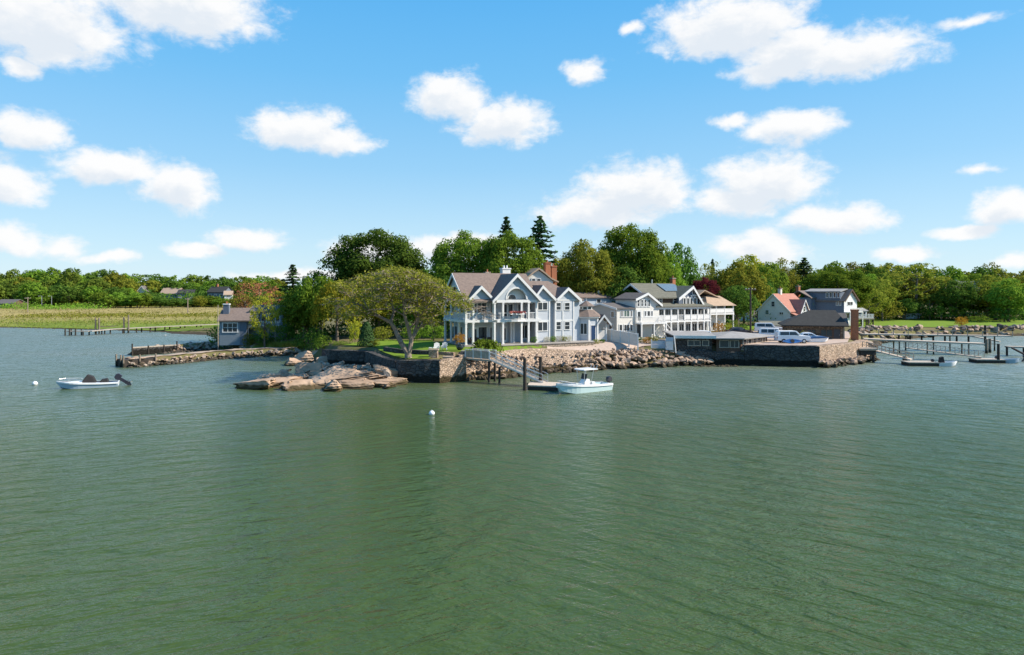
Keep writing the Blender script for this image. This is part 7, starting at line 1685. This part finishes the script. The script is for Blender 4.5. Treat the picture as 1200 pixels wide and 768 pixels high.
# behind the houses
belt(9, 480, 700, 158, 175, lambda p: 322, ['round0','round1','round3'], ['L_dark','L_green'], 'shaded tree deep in the grove behind the blue-grey house', 'grove trees behind the blue-grey house', 7, (40,60), 10)
belt(11, 690, 900, 160, 185, lambda p: 322, ['round0','round1','round3'], ['L_dark','L_dark','L_green','L_olive'], 'shaded tree deep in the grove behind the cream and porch houses', 'grove trees behind the cream and porch houses', 8, (30,46), 10)
belt(10, 860, 1040, 226, 250, lambda p: 311, ['round0','round1','far1','far2'], ['L_green','L_olive','L_bronze'], 'tree on the skyline behind the red-roofed and slate houses', 'skyline trees behind the red-roofed and slate houses', 9, (28,42), 6)
belt(9, 900, 1045, 196, 216, lambda p: 326, ['round2','round1','far2'], ['L_dark','L_green','L_olive'], 'tree close behind the red-roofed and slate houses', 'trees close behind the red-roofed and slate houses', 10, (24,36), 8)
belt(15, 1010, 1290, 236, 262, lambda p: np.interp(p,[1010,1100,1180,1290],[313,312,318,320]), ['far0','far1','far2','round1'], ['L_green','L_olive','L_olive','L_dark'], 'tree on the skyline behind the far right lawn', 'skyline trees behind the far right lawn', 11, (28,42), 5)
belt(13, 1020, 1290, 214, 232, lambda p: 326, ['round0','round1','round3','airy0'], ['L_olive','L_green','L_bright','L_olive'], 'tree in the middle of the wood behind the far right lawn', 'middle trees behind the far right lawn', 12, (28,44), 8)
belt(11, 1030, 1290, 204, 212, lambda p: 346, ['round2','round0','airy1'], ['L_dark','L_green','L_dark'], 'low tree at the front of the wood behind the far right lawn', 'front trees behind the far right lawn', 13, (20,34), 9)
belt(16, 340, 900, 330, 400, lambda p: 331, FK, ['L_green','L_dark'], 'distant tree behind the point', 'distant trees behind the point', 14, (30,50), 4)
# understorey that closes the wood at ground level
def thicket(name, x0, x1, d, h, n, seed, mat, wig=3.0, ls=.5):
    rng = np.random.default_rng(seed); xs = rng.uniform(x0,x1,n); ys = d+rng.normal(size=n)*wig; zs = rng.random(n)**1.2*h*(1+.25*np.sin(xs*.21+seed)+.2*np.sin(xs*.57)); zb = hgt(xs, ys)
    P = np.stack([xs,ys,zb+zs],1); nn = rng.normal(size=(n,3))+np.array([.3,-.6,.6]); Nn = nn/np.linalg.norm(nn,axis=1)[:,None]; s = ls*(d/250)*rng.uniform(.6,1.3,n)
    o = put(name, leaf_mesh(name, P, Nn, s, M[mat], rng)); struct(o, 'stuff'); return o
thicket('undergrowth', -330, -115, 388, 7, 9000, 1, 'L_dark', 5); thicket('undergrowth', -330, -120, 372, 2.6, 5000, 2, 'L_olive', 3)
thicket('undergrowth', 95, 190, 212, 5.5, 7000, 3, 'L_dark', 2.5); thicket('undergrowth', -30, 70, 168, 6, 6000, 4, 'L_dark', 4); thicket('undergrowth', 45, 100, 205, 7, 6000, 5, 'L_dark', 3)
thicket('undergrowth', -58, -12, 133, 3.5, 6000, 6, 'L_dark', 2.5)
# marsh scrub lines
thicket('marsh_scrub', -190, -90, 262, 1.2, 6000, 7, 'L_olive', 9, .28); thicket('marsh_scrub', -330, -200, 335, 2.4, 4500, 8, 'L_green', 7, .32)
thicket('marsh_tussocks', -330, -64, 300, .45, 11000, 9, 'L_straw', 50, .24); thicket('marsh_tussocks', -260, -90, 214, .7, 7000, 10, 'L_reed', 9, .30)
